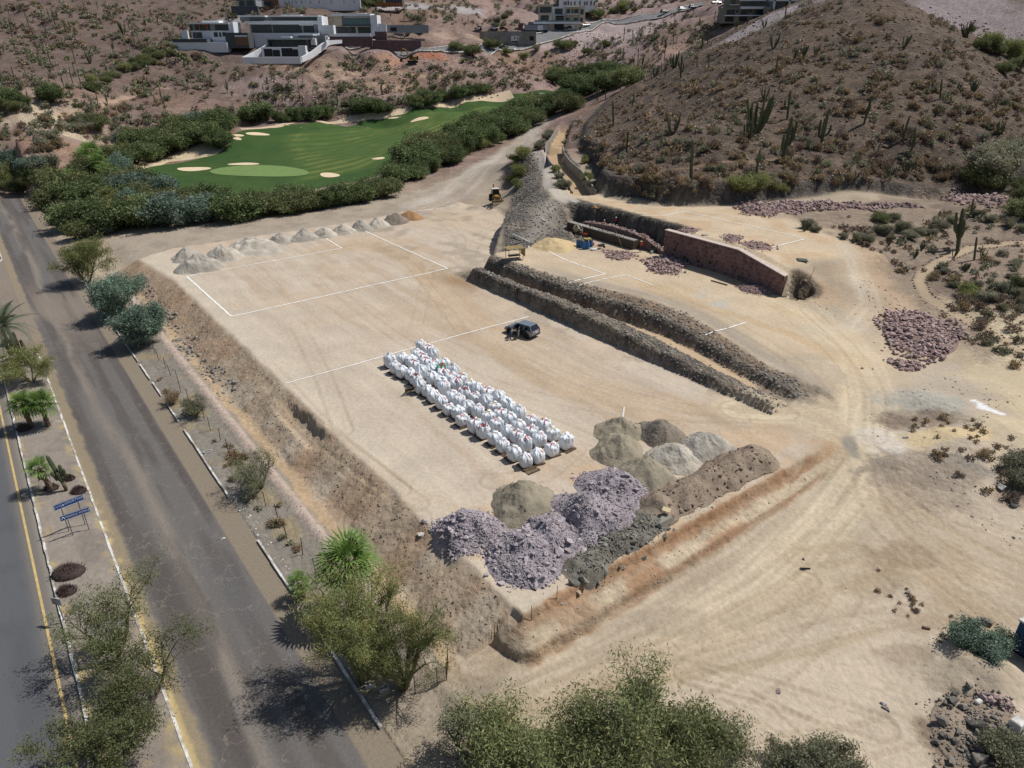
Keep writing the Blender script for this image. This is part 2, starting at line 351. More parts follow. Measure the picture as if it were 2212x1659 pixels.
    front = (u > 48.9) & (u <= 69.1) & (v > 78.0) & (v <= 80.15)
    h = np.where(front, np.minimum(h, zu-0.1), h)
    # hole at the end of the finished wall
    hole = np.hypot((u-47.4)/1.5, (v-81.6)/1.9)
    h = h - 2.6*sstep(1.05, 0.8, hole + w3*0.12)
    # ---- drainage channel
    dch, _, al = line_d(x, y, CHANNEL)
    h = np.where(dch < 2.35, np.minimum(h, 4.3+0.004*al - 0.0), h)
    for bx_, by_, br, bh in BUMPS: h = h + bh*np.exp(-((x-bx_)**2+(y-by_)**2)/(br*br))*(1+(fbm(x*.9, y*.9, 67, 3)-.5)*.6)
    return h
BUMPS = [wz(a_, b_, z_)+(r_, q_) for a_, b_, z_, r_, q_ in ((2060,960,.4,2.6,.8),(1950,1000,0,2.0,.45),(2090,1030,0,2.2,.35),(2095,1430,-1.2,2.2,.6),(1990,870,.4,2.4,.35),(2150,930,.5,2.2,.5),(2140,1470,-1.3,2.4,.5),(1960,1240,-1.0,2.0,.2),(1760,790,.8,2.6,.3),(1720,830,.5,2.0,.35),(1820,610,3.0,3.5,.5),(990,440,.3,1.6,.6),(1030,448,.3,1.6,.7),(1065,458,.3,1.8,.8),(2000,650,2.2,3.0,-.5))]
CHANNEL = [(13.2,131.5),(12.6,143),(12.4,152),(10.8,166),(10.4,178),(10.9,192),(14.2,216),(16.5,232)]

# polar sheet round the camera's foot: fine in front, coarse behind, out to the skyline
th_f = np.radians(np.arange(-52, 52.0001, 0.165)); th_l = np.radians(np.arange(-180, -52, 4.0)); th_r = np.radians(np.arange(56, 180.001, 4.0))
TH = np.concatenate([th_l, th_f, th_r])
LR = np.concatenate([np.linspace(math.log(3), math.log(19), 20)[:-1], np.arange(math.log(19), math.log(150), 0.0042), np.arange(math.log(150), math.log(470), 0.0062), np.linspace(math.log(470), math.log(1200), 40)])
RR = np.exp(LR)
gx = np.outer(RR, np.sin(TH)); gy = np.outer(RR, np.cos(TH))
NR, NT = gx.shape
GX = gx.ravel(); GY = gy.ravel()
GZ = np.empty(GX.size)
for i0 in range(0, GX.size, 60000): GZ[i0:i0+60000] = height(GX[i0:i0+60000], GY[i0:i0+60000])
ZG = GZ.reshape(NR, NT)
def Hs(x, y):
    """ground height by lookup in the sheet"""
    x = np.asarray(x, float); y = np.asarray(y, float)
    r = np.log(np.maximum(np.hypot(x, y), 3.01)); t = np.arctan2(x, y)
    fr = np.interp(r, LR, np.arange(NR)); ft = np.interp(t, TH, np.arange(NT))
    i = np.clip(np.floor(fr).astype(int), 0, NR-2); j = np.clip(np.floor(ft).astype(int), 0, NT-2); a = fr-i; b = ft-j
    return (ZG[i, j]*(1-b)+ZG[i, j+1]*b)*(1-a) + (ZG[i+1, j]*(1-b)+ZG[i+1, j+1]*b)*a
TS = np.exp(np.linspace(math.log(15), math.log(900), 1100))
def G(px, py):
    """point of the ground that a pixel of the (2212 px wide) frame looks at"""
    d = np.array(ray(px, py)); d = d/np.linalg.norm(d)
    z = CAMZ + d[2]*TS; g = Hs(d[0]*TS, d[1]*TS); k = np.argmax(z <= g)
    if not (z <= g).any(): k = len(TS)-1
    a, b = TS[max(k-1, 0)], TS[k]
    for _ in range(14):
        m_ = 0.5*(a+b)
        if CAMZ + d[2]*m_ <= float(Hs(d[0]*m_, d[1]*m_)): b = m_
        else: a = m_
    return Vector((d[0]*b, d[1]*b, CAMZ + d[2]*b))
def on(x, y, dz=0.0): return Vector((x, y, float(Hs(x, y))+dz))
def UV(u, v, dz=0.0): x, y = XY(u, v); return on(x, y, dz)
def px_scale(p): return (p.y*math.cos(PITCH) - (p.z-CAMZ)*math.sin(PITCH))/FPX     # metres per frame pixel at a point
# ---------------------------------------------------------------- soil colours of the sheet
Ugrid, Vgrid = UVof(GX, GY); Dg = np.hypot(GX, GY); _, HSD = hill_step(GX, GY)
n1 = fbm(GX*0.08, GY*0.08, 71, 4); n2 = fbm(GX*0.35, GY*0.35, 72, 4); n3 = fbm(GX*1.4, GY*1.4, 73, 3); n4 = fbm(GX*0.02, GY*0.02, 74, 3)
TWg = twid(Ugrid); C = np.empty((GX.size, 3)); ROCK = np.zeros(GX.size)
def paint(mask, col, k=1.0):
    m_ = np.clip(mask*k, 0, 1)[:, None]; C[:] = C*(1-m_) + np.array(col)*m_
def paint_rock(mask, val): ROCK[:] = ROCK*(1-np.clip(mask, 0, 1)) + val*np.clip(mask, 0, 1)
C[:] = S(174,159,138)
# far desert: pinkish brown with paler and browner drifts
far = sstep(150, 200, Dg)
paint(far, S(138,118,108)); paint(far*sstep(0.45, 0.62, n1), S(156,133,122)); paint(far*sstep(0.5, 0.65, n2), S(118,98,88), 0.7); paint(far*sstep(0.55, 0.7, n4), S(150,120,96), 0.5)
leftslope = far*sstep(-20, -90, GX)*sstep(255, 330, Dg); paint(leftslope, S(110,95,88), 0.85); paint(leftslope*sstep(0.5, 0.62, n2), S(94,80,70), 0.5)
pink = far*sstep(0.3, 1, sstep(-80, 60, GX))*sstep(300, 340, Dg); paint(pink*sstep(0.42, 0.58, n1), S(160,140,138), 0.7)
paint_rock(far, 0.8)
# hill: dark brown, stony
hm = sstep(-0.6, 0.8, HSD)*sstep(420, 330, Dg); paint(hm, S(95,83,73)); paint(hm*sstep(0.46, 0.6, n2), S(114,100,87), 0.8); paint(hm*sstep(0.52, 0.66, n3), S(82,71,64), 0.8); paint(hm*sstep(0.5, 0.62, n1), S(108,92,78), 0.5)
paint_rock(hm, 1.0)
cliff = np.exp(-((HSD-0.7)/1.3)**2)*sstep(3, 30, line_d(GX, GY, HILL_FOOT)[2]); paint(cliff, S(78,74,70), 0.85); paint(cliff*sstep(0.5, 0.62, n3), S(104,98,92), 0.7)
# right side scrub plain and sand
rightp = sstep(60, 66, Vgrid)*sstep(-2, -6, HSD)*sstep(150, 130, Dg)*sstep(46, 40, Ugrid)
paint(rightp, S(184,170,151))
garden = poly_sd(GX, GY, [wz(1690,470,6), wz(1780,500,5.5), wz(1900,560,4.5), wz(1990,640,2.4), wz(2120,790,1), wz(2300,780,1), wz(2350,420,6), wz(2000,420,6.3)])
paint(sstep(2.5, -2.5, garden + (n2-0.5)*8), S(150,130,110)); paint(sstep(1, -3, garden+(n2-0.5)*8)*sstep(0.5, 0.62, n2), S(124,106,92), 0.8); paint_rock(sstep(2, -2, garden), 0.55)
pale = poly_sd(GX, GY, [wz(2040,640,2.2), wz(2110,700,1.6), wz(2150,900,0.8), wz(2230,1000,0.6), wz(2400,900,1), wz(2400,680,2), wz(2180,690,1.9)])
paint(sstep(3, -3, pale+(n2-0.5)*9), S(208,188,152), 0.85)
# grey haul road beyond the pad
haul = poly_sd(GX, GY, [wz(232,545,-2.4), wz(300,562,0), wz(420,560,0), wz(560,530,0), wz(800,482,0), wz(985,440,0), wz(1120,372,1), wz(1170,300,4), wz(1130,290,3), wz(1000,385,.6), wz(850,425,0), wz(560,470,-.4), wz(250,520,-2.2)])
paint(sstep(1.5, -1.5, haul+(n2-0.5)*3), S(170,157,141)); paint(sstep(1, -1, haul)*sstep(0.5, 0.62, n2), S(150,138,124), 0.6); paint_rock(sstep(1, -1, haul), 0.12)
# verge and median, embankment
vm_ = sstep(10.1, 10.5, Vgrid)*sstep(16.6, 16.1, Vgrid)*sstep(130, 110, Ugrid); paint(vm_, S(138,131,121)); paint(vm_*sstep(13.8, 14.2, Vgrid)*sstep(15.1, 14.6, Vgrid), S(188,170,156)); paint(vm_*sstep(14.9, 15.4, Vgrid+(n2-.5)), S(184,160,130)); paint(vm_*sstep(0.52, 0.64, n2)*sstep(13.9, 13.2, Vgrid), S(160,142,104), 0.5); paint_rock(vm_, 0.35)
med = sstep(-3.0, -2.6, Vgrid)*sstep(1.5, 1.2, Vgrid); paint(med, S(140,131,121)); paint_rock(med, 0.2)
sdl_g = poly_sd(Ugrid, Vgrid, LOW_PAD)
emb = sstep(-0.5, 0.3, sdl_g + (n3-0.5)*0.8)*sstep(20.9, 20.2, Vgrid)*sstep(15.9, 16.5, Vgrid+(n2-.5)*1.2)*sstep(24, 26, Ugrid+(20-Vgrid)*.6)*sstep(130, 124, Ugrid)
paint(emb, S(176,157,135)); paint(emb*sstep(0.47, 0.6, n2), S(190,175,155), 0.8); paint(emb*sstep(0.55, 0.7, vnoise(Ugrid*0.3, Vgrid*0.15, 77)), S(168,136,108), 0.55); paint(emb*sstep(70, 95, Ugrid), S(180,152,126), 0.5); paint_rock(emb, 0.3)
# lower pad: sand with streaks along the road
padm = sstep(0.4, -0.4, sdl_g+(n3-.5)*0.5); paint(padm, S(194,179,161)); paint_rock(padm, 0.0)
st = vnoise(Ugrid*0.05, Vgrid*0.9+n1*3, 81)*0.6 + vnoise(Ugrid*0.16, Vgrid*2.6+n1*5, 82)*0.4
paint(padm*sstep(0.5, 0.75, st)*sstep(24, 30, Vgrid), S(178,156,130), 0.55); paint(padm*sstep(0.46, 0.2, st), S(207,194,174), 0.5)
paint(padm*sstep(0.52, 0.68, n1), S(196,176,152), 0.5); paint(padm*sstep(0.58, 0.7, n2)*sstep(48, 54, Vgrid), S(150,138,124), 0.5)
edge = padm*sstep(24.5, 21.5, Vgrid); paint(edge, S(202,189,169), 0.8)
paint(padm*np.exp(-((Ugrid-84)/5)**2-((Vgrid-53)/2.5)**2), S(150,122,92), 0.9)
paint(padm*sstep(41, 36, Ugrid)*sstep(0.45, 0.6, n2), S(200,168,130), 0.4)
# lower ground right of the cut
low = sstep(25, 24.2, Ugrid)*sstep(14, 18, Vgrid)*sstep(66, 60, Vgrid); paint(low, S(195,180,159)); paint_rock(low, 0.16); paint(low*sstep(0.5, 0.64, n2)*sstep(0.42, 0.58, n1), S(176,158,134), 0.6)
# near cut
cut = sstep(23.6, 24.1, Ugrid+(n3-.5)*.5)*sstep(26.3, 25.9, Ugrid+(n3-.5)*.5)*sstep(18.5, 20, Vgrid)*sstep(56, 52, Vgrid)
paint(cut, S(200,182,156)); paint(cut*sstep(25.1, 25.5, Ugrid+(n3-.5)*.5), S(152,114,82), .95); paint(cut*sstep(0.56, 0.66, vnoise(Vgrid*0.30, Ugrid*.1, 85)), S(166,124,90), 0.9); paint(cut*sstep(24.5, 24.2, Ugrid+(n2-.5)*.5), S(148,112,82), .95); paint_rock(cut, 0.35)
tip = np.exp(-(((Ugrid-25.4)/1.3)**2+((Vgrid-54.5)/2.6)**2)*1.0); paint(tip, S(168,128,92), 0.9)
jn = sstep(26, 30, Ugrid)*sstep(58, 60, Vgrid)*sstep(90, 80, Vgrid)*sstep(48, 44, Ugrid); paint(jn, S(194,176,150)); paint_rock(jn, 0.05)
# upper pad and third terrace
sdu_g = poly_sd(Ugrid, Vgrid, UP_PAD); um = sstep(0.5, -0.5, sdu_g+(n3-.5)*.5); paint(um, S(200,181,154)); paint_rock(um, 0.03)
st2 = vnoise(Ugrid*0.07, Vgrid*0.6+n1*3, 91); paint(um*sstep(0.5, 0.75, st2), S(190,164,130), 0.6); paint(um*np.exp(-((Vgrid-61.6-1.7*TWg)/1.4)**2)*sstep(80, 70, Ugrid), S(152,144,134), 0.7); paint(um*np.exp(-((Ugrid-53)/4)**2-((Vgrid-70)/2.5)**2)*sstep(.4, .6, n2), S(176,178,172), 0.8)
paint(um*np.exp(-((Ugrid-76)/6)**2-((Vgrid-75.5)/2.5)**2), S(160,138,126), 0.7)
sdt_g = poly_sd(Ugrid, Vgrid, TERR3); tm = sstep(1.0, -1.0, sdt_g+(n3-.5)); tm = tm*sstep(-0.3, -1.5, HSD); paint(tm, S(201,182,155)); paint_rock(tm, 0.05); paint(tm*sstep(0.5, 0.65, n2), S(192,160,126), 0.5)
paint(tm*sstep(98, 106, Vgrid+(n2-.5)*6), S(166,152,134), 0.8)
rim = (sstep(49.5, 47, Ugrid)*sstep(30, 40, Ugrid))*sstep(76, 80, Vgrid)*sstep(106, 98, Vgrid); paint(rim, S(178,164,144)); paint(rim*sstep(0.46, 0.6, n1), S(190,158,124), 0.5)
paint(sstep(2.5, -2.5, garden + (n2-0.5)*8), S(146,130,114)); paint(sstep(1, -3, garden+(n2-0.5)*8)*sstep(0.5, 0.62, n2), S(122,108,96), 0.8); paint(sstep(3, -3, pale+(n2-0.5)*9), S(202,186,156), 0.85); paint_rock(sstep(2, -2, garden), 0.55)
# banks between the pads: grey broken rock, sand strip on the trench floor

bk = sstep(54.2, 54.8, Vgrid)*sstep(60.4+1.8*TWg, 59.4+1.6*TWg, Vgrid+(n3-.5)*1.0)*sstep(31.5, 34, Ugrid)*sstep(88.5, 86, Ugrid); paint(bk, S(122,112,100)); paint(bk*sstep(0.48, 0.62, n3), S(92,86,80), 0.8); paint(bk*sstep(0.5, 0.62, n2), S(140,128,112), 0.6); paint_rock(bk, 1.0)
fl = sstep(56.5+.5*TWg, 56.9+.5*TWg, Vgrid+(n2-.5)*.5)*sstep(58.3+1.15*TWg, 57.9+1.15*TWg, Vgrid+(n2-.5)*.5)*sstep(32, 34, Ugrid)*sstep(84, 80, Ugrid); paint(fl, S(196,172,142)); paint_rock(fl, 0.1)
ct = sstep(58.9+1.4*TWg, 59.3+1.4*TWg, Vgrid)*sstep(60.6+1.8*TWg, 59.8+1.7*TWg, Vgrid+(n2-.5)*1.5)*sstep(34, 38, Ugrid)*sstep(70, 60, Ugrid); paint(ct, S(148,124,100), 0.6)
# rocky shoulder between track and pad, wall excavation
sh = poly_sd(GX, GY, [(-1.5,118),(-0.5,137),(1.5,170),(4,190),(7,186),(6.6,160),(5.6,140),(6.6,126),(11.5,116.5),(12,110.5),(7.5,111.5),(4,112.5),(1.2,106.5),(-1.2,108)])
shm = sstep(1.0, -0.6, sh+(n3-.5)*1.5); paint(shm, S(118,112,104)); paint(shm*sstep(0.47, 0.6, n3), S(92,88,84), 0.8); paint(shm*sstep(0.5, 0.62, n2), S(146,134,120), 0.7); paint_rock(shm, 1.0)
shp = poly_sd(GX, GY, [(2.2,112),(3.4,122),(7,126),(8,120),(6,114)]); paint(sstep(1.5, -1.5, shp+(n2-.5)*3), S(160,152,142), 0.85); paint_rock(sstep(1, -1, shp), 0.3)
exc = sstep(80.5, 81.5, Vgrid)*sstep(85.5, 84.2, Vgrid+(n3-.5)*1.5)*sstep(68.5, 69.2, Ugrid)*sstep(96, 93, Ugrid); paint(exc, S(104,98,90)); paint(exc*sstep(0.5, 0.62, n3), S(76,72,68), 0.8); paint_rock(exc, 1.0)
hl = sstep(1.3, 0.9, np.hypot((Ugrid-47.3)/1.9, (Vgrid-82.2)/2.3)); paint(hl, S(110,98,84)); paint_rock(hl, .8)
# the haul track on the ridge and the junction tracks
def near_pts(pts_, w_):
    q = np.array(pts_); lo = q.min(0)-w_; hi = q.max(0)+w_; return np.nonzero((GX > lo[0]) & (GX < hi[0]) & (GY > lo[1]) & (GY < hi[1]))[0]
def paint_i(ix, mask, col, k=1.0): m_ = np.clip(mask*k, 0, 1)[:, None]; C[ix] = C[ix]*(1-m_) + np.array(col)*m_
def track(px_pts, width, col, k, seed, soft=0.5, rock=None, streak=True):
    ix = near_pts(px_pts, width*.5+soft+.1); d, s, al = line_d(GX[ix], GY[ix], px_pts)
    m_ = sstep(width*0.5+soft, width*0.5-soft, d)
    if streak: m_ = m_*(0.35+0.65*sstep(0.35, 0.7, vnoise(al*0.06, d*s*2.2, seed)*0.6+vnoise(al*0.2, d*s*5.5, seed+1)*0.4))
    paint_i(ix, m_, col, k)
    if rock is not None: mm = np.clip(m_, 0, 1); ROCK[ix] = ROCK[ix]*(1-mm) + rock*mm
def ruts(px_pts, z, col, k, gauge=1.7, w_=.34, depth=.05):
    """a pair of wheel ruts pressed into the soil"""
    pl = [wz(a_, b_, z) for a_, b_ in px_pts]
    if len(pl) > 2:
        q = np.array(pl); d_ = np.concatenate([[0], np.cumsum(np.hypot(*np.diff(q, axis=0).T))]); t_ = np.linspace(0, d_[-1], 26); q = np.stack([np.interp(t_, d_, q[:, 0]), np.interp(t_, d_, q[:, 1])], 1)
        for _ in range(8): q[1:-1] = (q[:-2]+2*q[1:-1]+q[2:])/4
        pl = [tuple(a_) for a_ in q]
    ix = near_pts(pl, gauge+1); d, s, al = line_d(GX[ix], GY[ix], pl); o_ = np.abs(d-gauge/2); pat = (.45+.55*vnoise(al*.35, s*3+al*0, 151))*(.75+.25*np.sin(al*14)); m_ = sstep(w_*.5+.08, w_*.5-.08, o_)*pat; paint_i(ix, m_, col, k); GZ[ix] -= m_*depth; GZ[ix] += np.exp(-((o_-w_*.75)/.1)**2)*depth*.5
for off in (-0.95, 0.95):
    tp = [(x+off, y) for x, y in ((5.6,186),(7.0,176),(8.3,164),(8.2,150),(7.6,140),(8.2,131),(10,124))]
    track(tp, 1.5, S(184,176,166), 0.9, 101, 0.35, 0.1, False)
Z = lambda l, z=0: [wz(a, b, z) for a, b in l]
track(Z([(1170,295),(1140,318),(1060,360),(980,400),(900,425)], 1.5), 7, S(192,184,172), 0.8, 103, 1.5)
track(Z([(1140,318),(1050,385),(960,425),(880,455),(820,485)], 0.8), 5, S(156,142,128), 0.7, 105, 1.2)
track(Z([(700,540),(800,520),(900,560),(950,620),(1050,720),(1250,830),(1500,900),(1750,920)]), 6, S(186,160,128), 0.6, 107, 1.5)
track(Z([(1600,900),(1750,905),(1830,940),(1850,990),(1800,1060),(1650,1180),(1450,1300),(1250,1410),(1050,1500),(850,1600)], -0.6), 7.5, S(172,156,134), 0.75, 109, 1.5)
track(Z([(1600,880),(1720,885),(1820,925),(1870,930),(1880,860),(1850,780),(1750,700),(1650,660)], .3), 5, S(218,202,172), 0.8, 111, 1.2)
track(Z([(1850,990),(1900,1050),(2000,1120),(2120,1180),(2300,1250)], -.3), 6, S(180,160,132), 0.75, 113, 1.5)
track(Z([(1870,930),(1880,1000),(1800,1100),(1650,1240),(1480,1360)], -.6), 4, S(216,200,172), 0.8, 115, 1.2)
track(Z([(1740,1180),(1850,1170),(2000,1220),(2212,1400)], -.8), 4, S(170,150,122), 0.6, 117, 1.5)
track(Z([(1100,1560),(1300,1480),(1500,1390),(1700,1300),(1900,1240)], -1.8), 3, S(186,166,138), 0.7, 119, 1.0)
track(Z([(1250,1480),(1500,1440),(1750,1400),(1900,1360)], -1.6), 1.2, S(178,160,134), 0.8, 121, .4)
track(Z([(560,800),(640,900),(760,990),(900,1080)]), 2.2, S(186,166,140), 0.8, 123, .6)
track(Z([(1750,700),(1840,690),(1880,650),(1850,610),(1810,580)], 2.2), 3, S(204,192,172), 0.8, 125, 1.0)
# grey and dark patches on the right
def blob(px, py, z, rx, ry, col, k, thr=0.45, rock=None):
    cx, cy = wz(px, py, z); ix = near_pts([(cx, cy)], max(rx, ry)*2.1); m_ = sstep(1.3, 0.6, np.hypot((GX[ix]-cx)/rx, (GY[ix]-cy)/ry) + (n2[ix]-0.5)*1.8 + (n3[ix]-.5)*.8); paint_i(ix, m_, col, k)
    if rock is not None: mm = np.clip(m_, 0, 1); ROCK[ix] = ROCK[ix]*(1-mm) + rock*mm
blob(1940,1010,-.1, 2.6,1.9, S(126,118,110), .8, rock=.5); blob(2080,1020,0, 2.6,1.7, S(120,116,110), .7, rock=.5); blob(2010,1040,0, 4.2,3.2, S(166,150,132), .7, rock=.4)
blob(2000,870,.6, 3.6,3.0, S(168,166,156), .75, rock=.3); blob(1990,905,.5, 3.6,1.6, S(128,112,98), .85, rock=.6); blob(2050,950,.5, 3.2,1.2, S(214,192,150), .8)
blob(1900,950,.2, 1.4,2.2, S(214,205,192), .7); blob(1840,965,0, .7,1.5, S(132,132,126), .8); blob(1700,840,.6, 2.2,2.4, S(128,118,106), .7, rock=.7); blob(1760,800,.8, 3,3, S(172,160,142), .5)
blob(2190,1060,.3, 2.0,1.5, S(140,118,102), .7, rock=.5); blob(1960,1190,-.6, 3,1.4, S(150,130,106), .6, rock=.3); blob(1900,1240,-1, 2.5,1.2, S(158,140,116), .5); blob(2050,1330,-.9, 3.2,1.2, S(158,138,114), .55, rock=.2); blob(1990,1400,-1.1, 2.2,.9, S(152,134,114), .55, rock=.2)
blob(2090,1440,-1.0, 2.4,1.8, S(170,156,136), .8, rock=.2); blob(2130,1600,-1.2, 3.0,2.2, S(140,124,106), .9, rock=.7); blob(1450,1330,-1.4, 3.0,1.0, S(160,146,128), .5)
blob(950,1500,-3, 3,1.5, S(150,136,118), .6); blob(880,1570,-3.2, 5,2.5, S(152,140,124), .6)
whp = Z([(2105,865),(2125,880),(2160,895)], .8); ix = near_pts(whp, 2); dwh, _, _ = line_d(GX[ix], GY[ix], whp); paint_i(ix, sstep(.6, .3, dwh+(n3[ix]-.5)*.8), S(236,236,236))
RC = S(164,146,122)
for pl_, z_ in (([(560,800),(600,850),(680,920),(800,1010),(900,1090)],0),([(575,790),(700,930),(860,1060)],0),([(640,700),(700,820),(740,930)],0),([(700,600),(760,660),(900,760),(1100,850),(1400,905),(1600,905)],0),([(730,540),(800,530),(880,560),(940,640),(1000,720)],0),([(760,520),(850,520),(930,570),(900,700)],0),([(900,470),(960,480),(1000,520),(980,560)],0),([(1100,480),(1040,500),(1010,560),(1030,600)],0),([(1000,850),(1150,900),(1300,960)],0),([(1120,780),(1300,840),(1500,890),(1700,900)],0),([(700,1000),(800,1080),(900,1120)],0),([(1240,970),(1170,1030),(1060,1040)],0),([(1300,1500),(1450,1440),(1600,1400),(1800,1350),(2000,1320)],-1.5),([(1330,1470),(1500,1400),(1700,1330),(1900,1260)],-1.4),([(1450,1560),(1600,1480),(1700,1420),(1800,1330),(1830,1280)],-1.4),([(1560,1640),(1700,1600),(1850,1590),(1950,1560)],-1.3),([(1500,1480),(1650,1520),(1800,1600)],-1.5),([(1480,1440),(1620,1500),(1720,1600)],-1.5),([(1400,1420),(1650,1480),(1900,1560)],-1.5),([(1000,1530),(1250,1440),(1500,1340),(1700,1230),(1850,1080)],-1.5),([(980,1560),(1250,1470),(1520,1370),(1740,1250)],-1.6),([(1860,960),(1930,1060),(2060,1150),(2212,1220)],-.3),([(1880,980),(2000,1080),(2212,1160)],-.3),([(1850,1000),(1900,1120),(2050,1240),(2212,1340)],-.6),([(1890,940),(1890,840),(1830,760),(1740,690)],.4),([(1860,930),(1860,840),(1790,760),(1700,700)],.5),([(1400,640),(1550,690),(1700,760),(1790,850)],1.6),([(1300,610),(1500,670),(1680,760)],2.2),([(420,500),(560,490),(700,470),(850,445),(1000,400)],-.3),([(700,480),(800,470),(880,450),(980,420),(1060,370)],.3),([(300,540),(500,505),(700,475)],-.6),([(730,470),(690,480),(720,490),(790,480)],0)):
    ruts(pl_, z_, RC, .5, 1.5+.5*random.random(), .28+.2*random.random())
# bare cuts and tracks on the far hillside
def fblob(px, py, rx, ry, col, k):
    g_ = G(px, py); ix = near_pts([(g_.x, g_.y)], max(rx, ry)*1.8); paint_i(ix, sstep(1.2, 0.5, np.hypot((GX[ix]-g_.x)/rx, (GY[ix]-g_.y)/ry) + (n1[ix]-0.5)*1.6+(n2[ix]-.5)*.8), col, k)
fblob(880,128, 14,9, S(176,136,112), .9); fblob(800,155, 30,4, S(170,144,124), .6); fblob(720,165, 35,4, S(176,150,130), .6); fblob(940,120,8,5,S(170,108,78),.8)
fblob(780,112, 22,6, S(150,132,128), .8); fblob(1340,70, 30,22, S(176,160,156), .85); fblob(1250,88, 28,16, S(182,166,162), .8); fblob(1430,110, 26,20, S(156,130,116), .7); fblob(1180,60, 10, 14, S(170,160,152), .5); fblob(1640,55, 18, 8, S(168,158,158), .9); fblob(2130,60, 40, 40, S(152,140,140), .9)
fblob(860,14, 60,12, S(176,172,172), .85); fblob(490,45, 14,14, S(176,172,168), .8); fblob(90,250, 12,7, S(196,180,156), .8); fblob(170,242, 20,5, S(176,160,140), .6); fblob(70,285, 18,9, S(160,140,132), .6); fblob(600,190,20,10,S(150,132,128),.7); fblob(960,80,30,6,S(178,156,136),.7)
for tp in ([(540,135),(620,138),(700,150),(780,160),(880,165),(990,165)], [(600,205),(680,195),(760,190),(850,190),(905,180)], [(740,160),(760,190)], [(120,250),(200,235),(300,205),(360,190)], [(1290,300),(1310,325),(1380,370),(1500,362),(1620,350),(1700,335),(1780,345)], [(1350,180),(1420,205),(1400,260)]):
    track([tuple(G(*q)[:2]) for q in tp], 2.2 if tp[0][0] < 1200 else 0.9, S(178,154,132) if tp[0][0] < 1200 else S(138,114,94), .8, 131, .8 if tp[0][0] < 1200 else .4, .2, False)
gp = [tuple(G(*q)[:2]) for q in ((2300,522),(2180,525),(2100,535),(2030,565),(1992,590),(1985,610),(2000,640),(2050,670),(2110,705),(2170,740),(2230,780))]
GARDEN_PATH = gp
track(gp, 1.3, S(184,164,138), .9, 133, .3, .05, False)
track(CHANNEL, 4.2, S(186,160,126), .9, 141, .3, .1, False)
# ---------------------------------------------------------------- ground material
def ground_mat(name, rock=True):
    m = bpy.data.materials.new(name); m.use_nodes = True; n = m.node_tree.nodes; l = m.node_tree.links; n.clear()
    out = n.new('ShaderNodeOutputMaterial'); p = n.new('ShaderNodeBsdfPrincipled'); l.new(p.outputs[0], out.inputs[0])
    p.inputs['Roughness'].default_value = 0.95; p.inputs['Specular IOR Level'].default_value = 0.15
    vc = n.new('ShaderNodeVertexColor'); vc.layer_name = 'Col'; tc = n.new('ShaderNodeTexCoord')
    def noise(sc, det=4, rough=.6, dim='2D'):
        q = n.new('ShaderNodeTexNoise'); q.noise_dimensions = dim; q.inputs['Scale'].default_value = sc; q.inputs['Detail'].default_value = det; q.inputs['Roughness'].default_value = rough; l.new(tc.outputs['Object'], q.inputs['Vector']); return q.outputs['Fac']
    def mrange(s, a, b, c, d):
        q = n.new('ShaderNodeMapRange'); q.inputs[1].default_value = a; q.inputs[2].default_value = b; q.inputs[3].default_value = c; q.inputs[4].default_value = d; l.new(s, q.inputs[0]); return q.outputs[0]
    def mul(a, b, op='MULTIPLY'):
        q = n.new('ShaderNodeMath'); q.operation = op
        for i, s in enumerate((a, b)):
            if isinstance(s, float): q.inputs[i].default_value = s
            else: l.new(s, q.inputs[i])
        return q.outputs[0]
    fine = mrange(noise(2.6, 4, .7), .3, .7, .90, 1.10); big = mrange(noise(0.25, 3), .3, .7, .93, 1.07)
    # loose stones: cells of different tone, stronger where the soil is stony
    vo = n.new('ShaderNodeTexVoronoi'); vo.inputs['Scale'].default_value = 2.1; l.new(tc.outputs['Object'], vo.inputs['Vector'])
    sep = n.new('ShaderNodeSeparateColor'); l.new(vo.outputs['Color'], sep.inputs[0])
    tone = mrange(sep.outputs[0], 0, 1, .72, 1.28); tone = mul(mul(tone, 1.0, 'SUBTRACT'), vc.outputs['Alpha']); tone = mul(tone, 1.0, 'ADD')
    k = mul(mul(fine, big), tone); vm = n.new('ShaderNodeVectorMath'); vm.operation = 'SCALE'; l.new(vc.outputs['Color'], vm.inputs[0]); l.new(k, vm.inputs['Scale']); l.new(vm.outputs[0], p.inputs['Base Color'])
    hgt = mul(mul(vo.outputs['Distance'], -0.16), vc.outputs['Alpha']); hgt = mul(hgt, mul(noise(1.3, 4, .72, '3D'), mrange(vc.outputs['Alpha'], 0, 1, .09, .26)), 'ADD')
    b = n.new('ShaderNodeBump'); b.inputs['Strength'].default_value = 1.0; b.inputs['Distance'].default_value = 1.0; l.new(hgt, b.inputs['Height']); l.new(b.outputs[0], p.inputs['Normal'])
    return m
GM = ground_mat('soil')
jj, ii = np.meshgrid(np.arange(NT-1), np.arange(NR-1)); a = (ii*NT+jj).ravel()
FACES = np.stack([a+1, a, a+NT, a+NT+1], 1)[:, ::-1]
cx = GX[a]; cy = GY[a]
hill_f = (HSD[a] > 0.0) & (Dg[a] < 330) & (GX[a] > 8); far_f = (~hill_f) & (Dg[a] > 236) & (GY[a] > 60)
RGBA = np.hstack([C, ROCK[:, None]])
def sub(name, sel):
    f = FACES[sel]; ids, inv = np.unique(f, return_inverse=True)
    me = mesh_np(name, np.stack([GX[ids], GY[ids], GZ[ids]], 1), inv.reshape(-1, 4), smooth=True); vcol(me, RGBA[ids])
    o = link(name, me, GM); tag(o, kind='structure'); return o
ground = sub('ground', ~(hill_f | far_f)); tag(ground, 'sandy graded earth of the building site with its slopes and banks', 'ground')
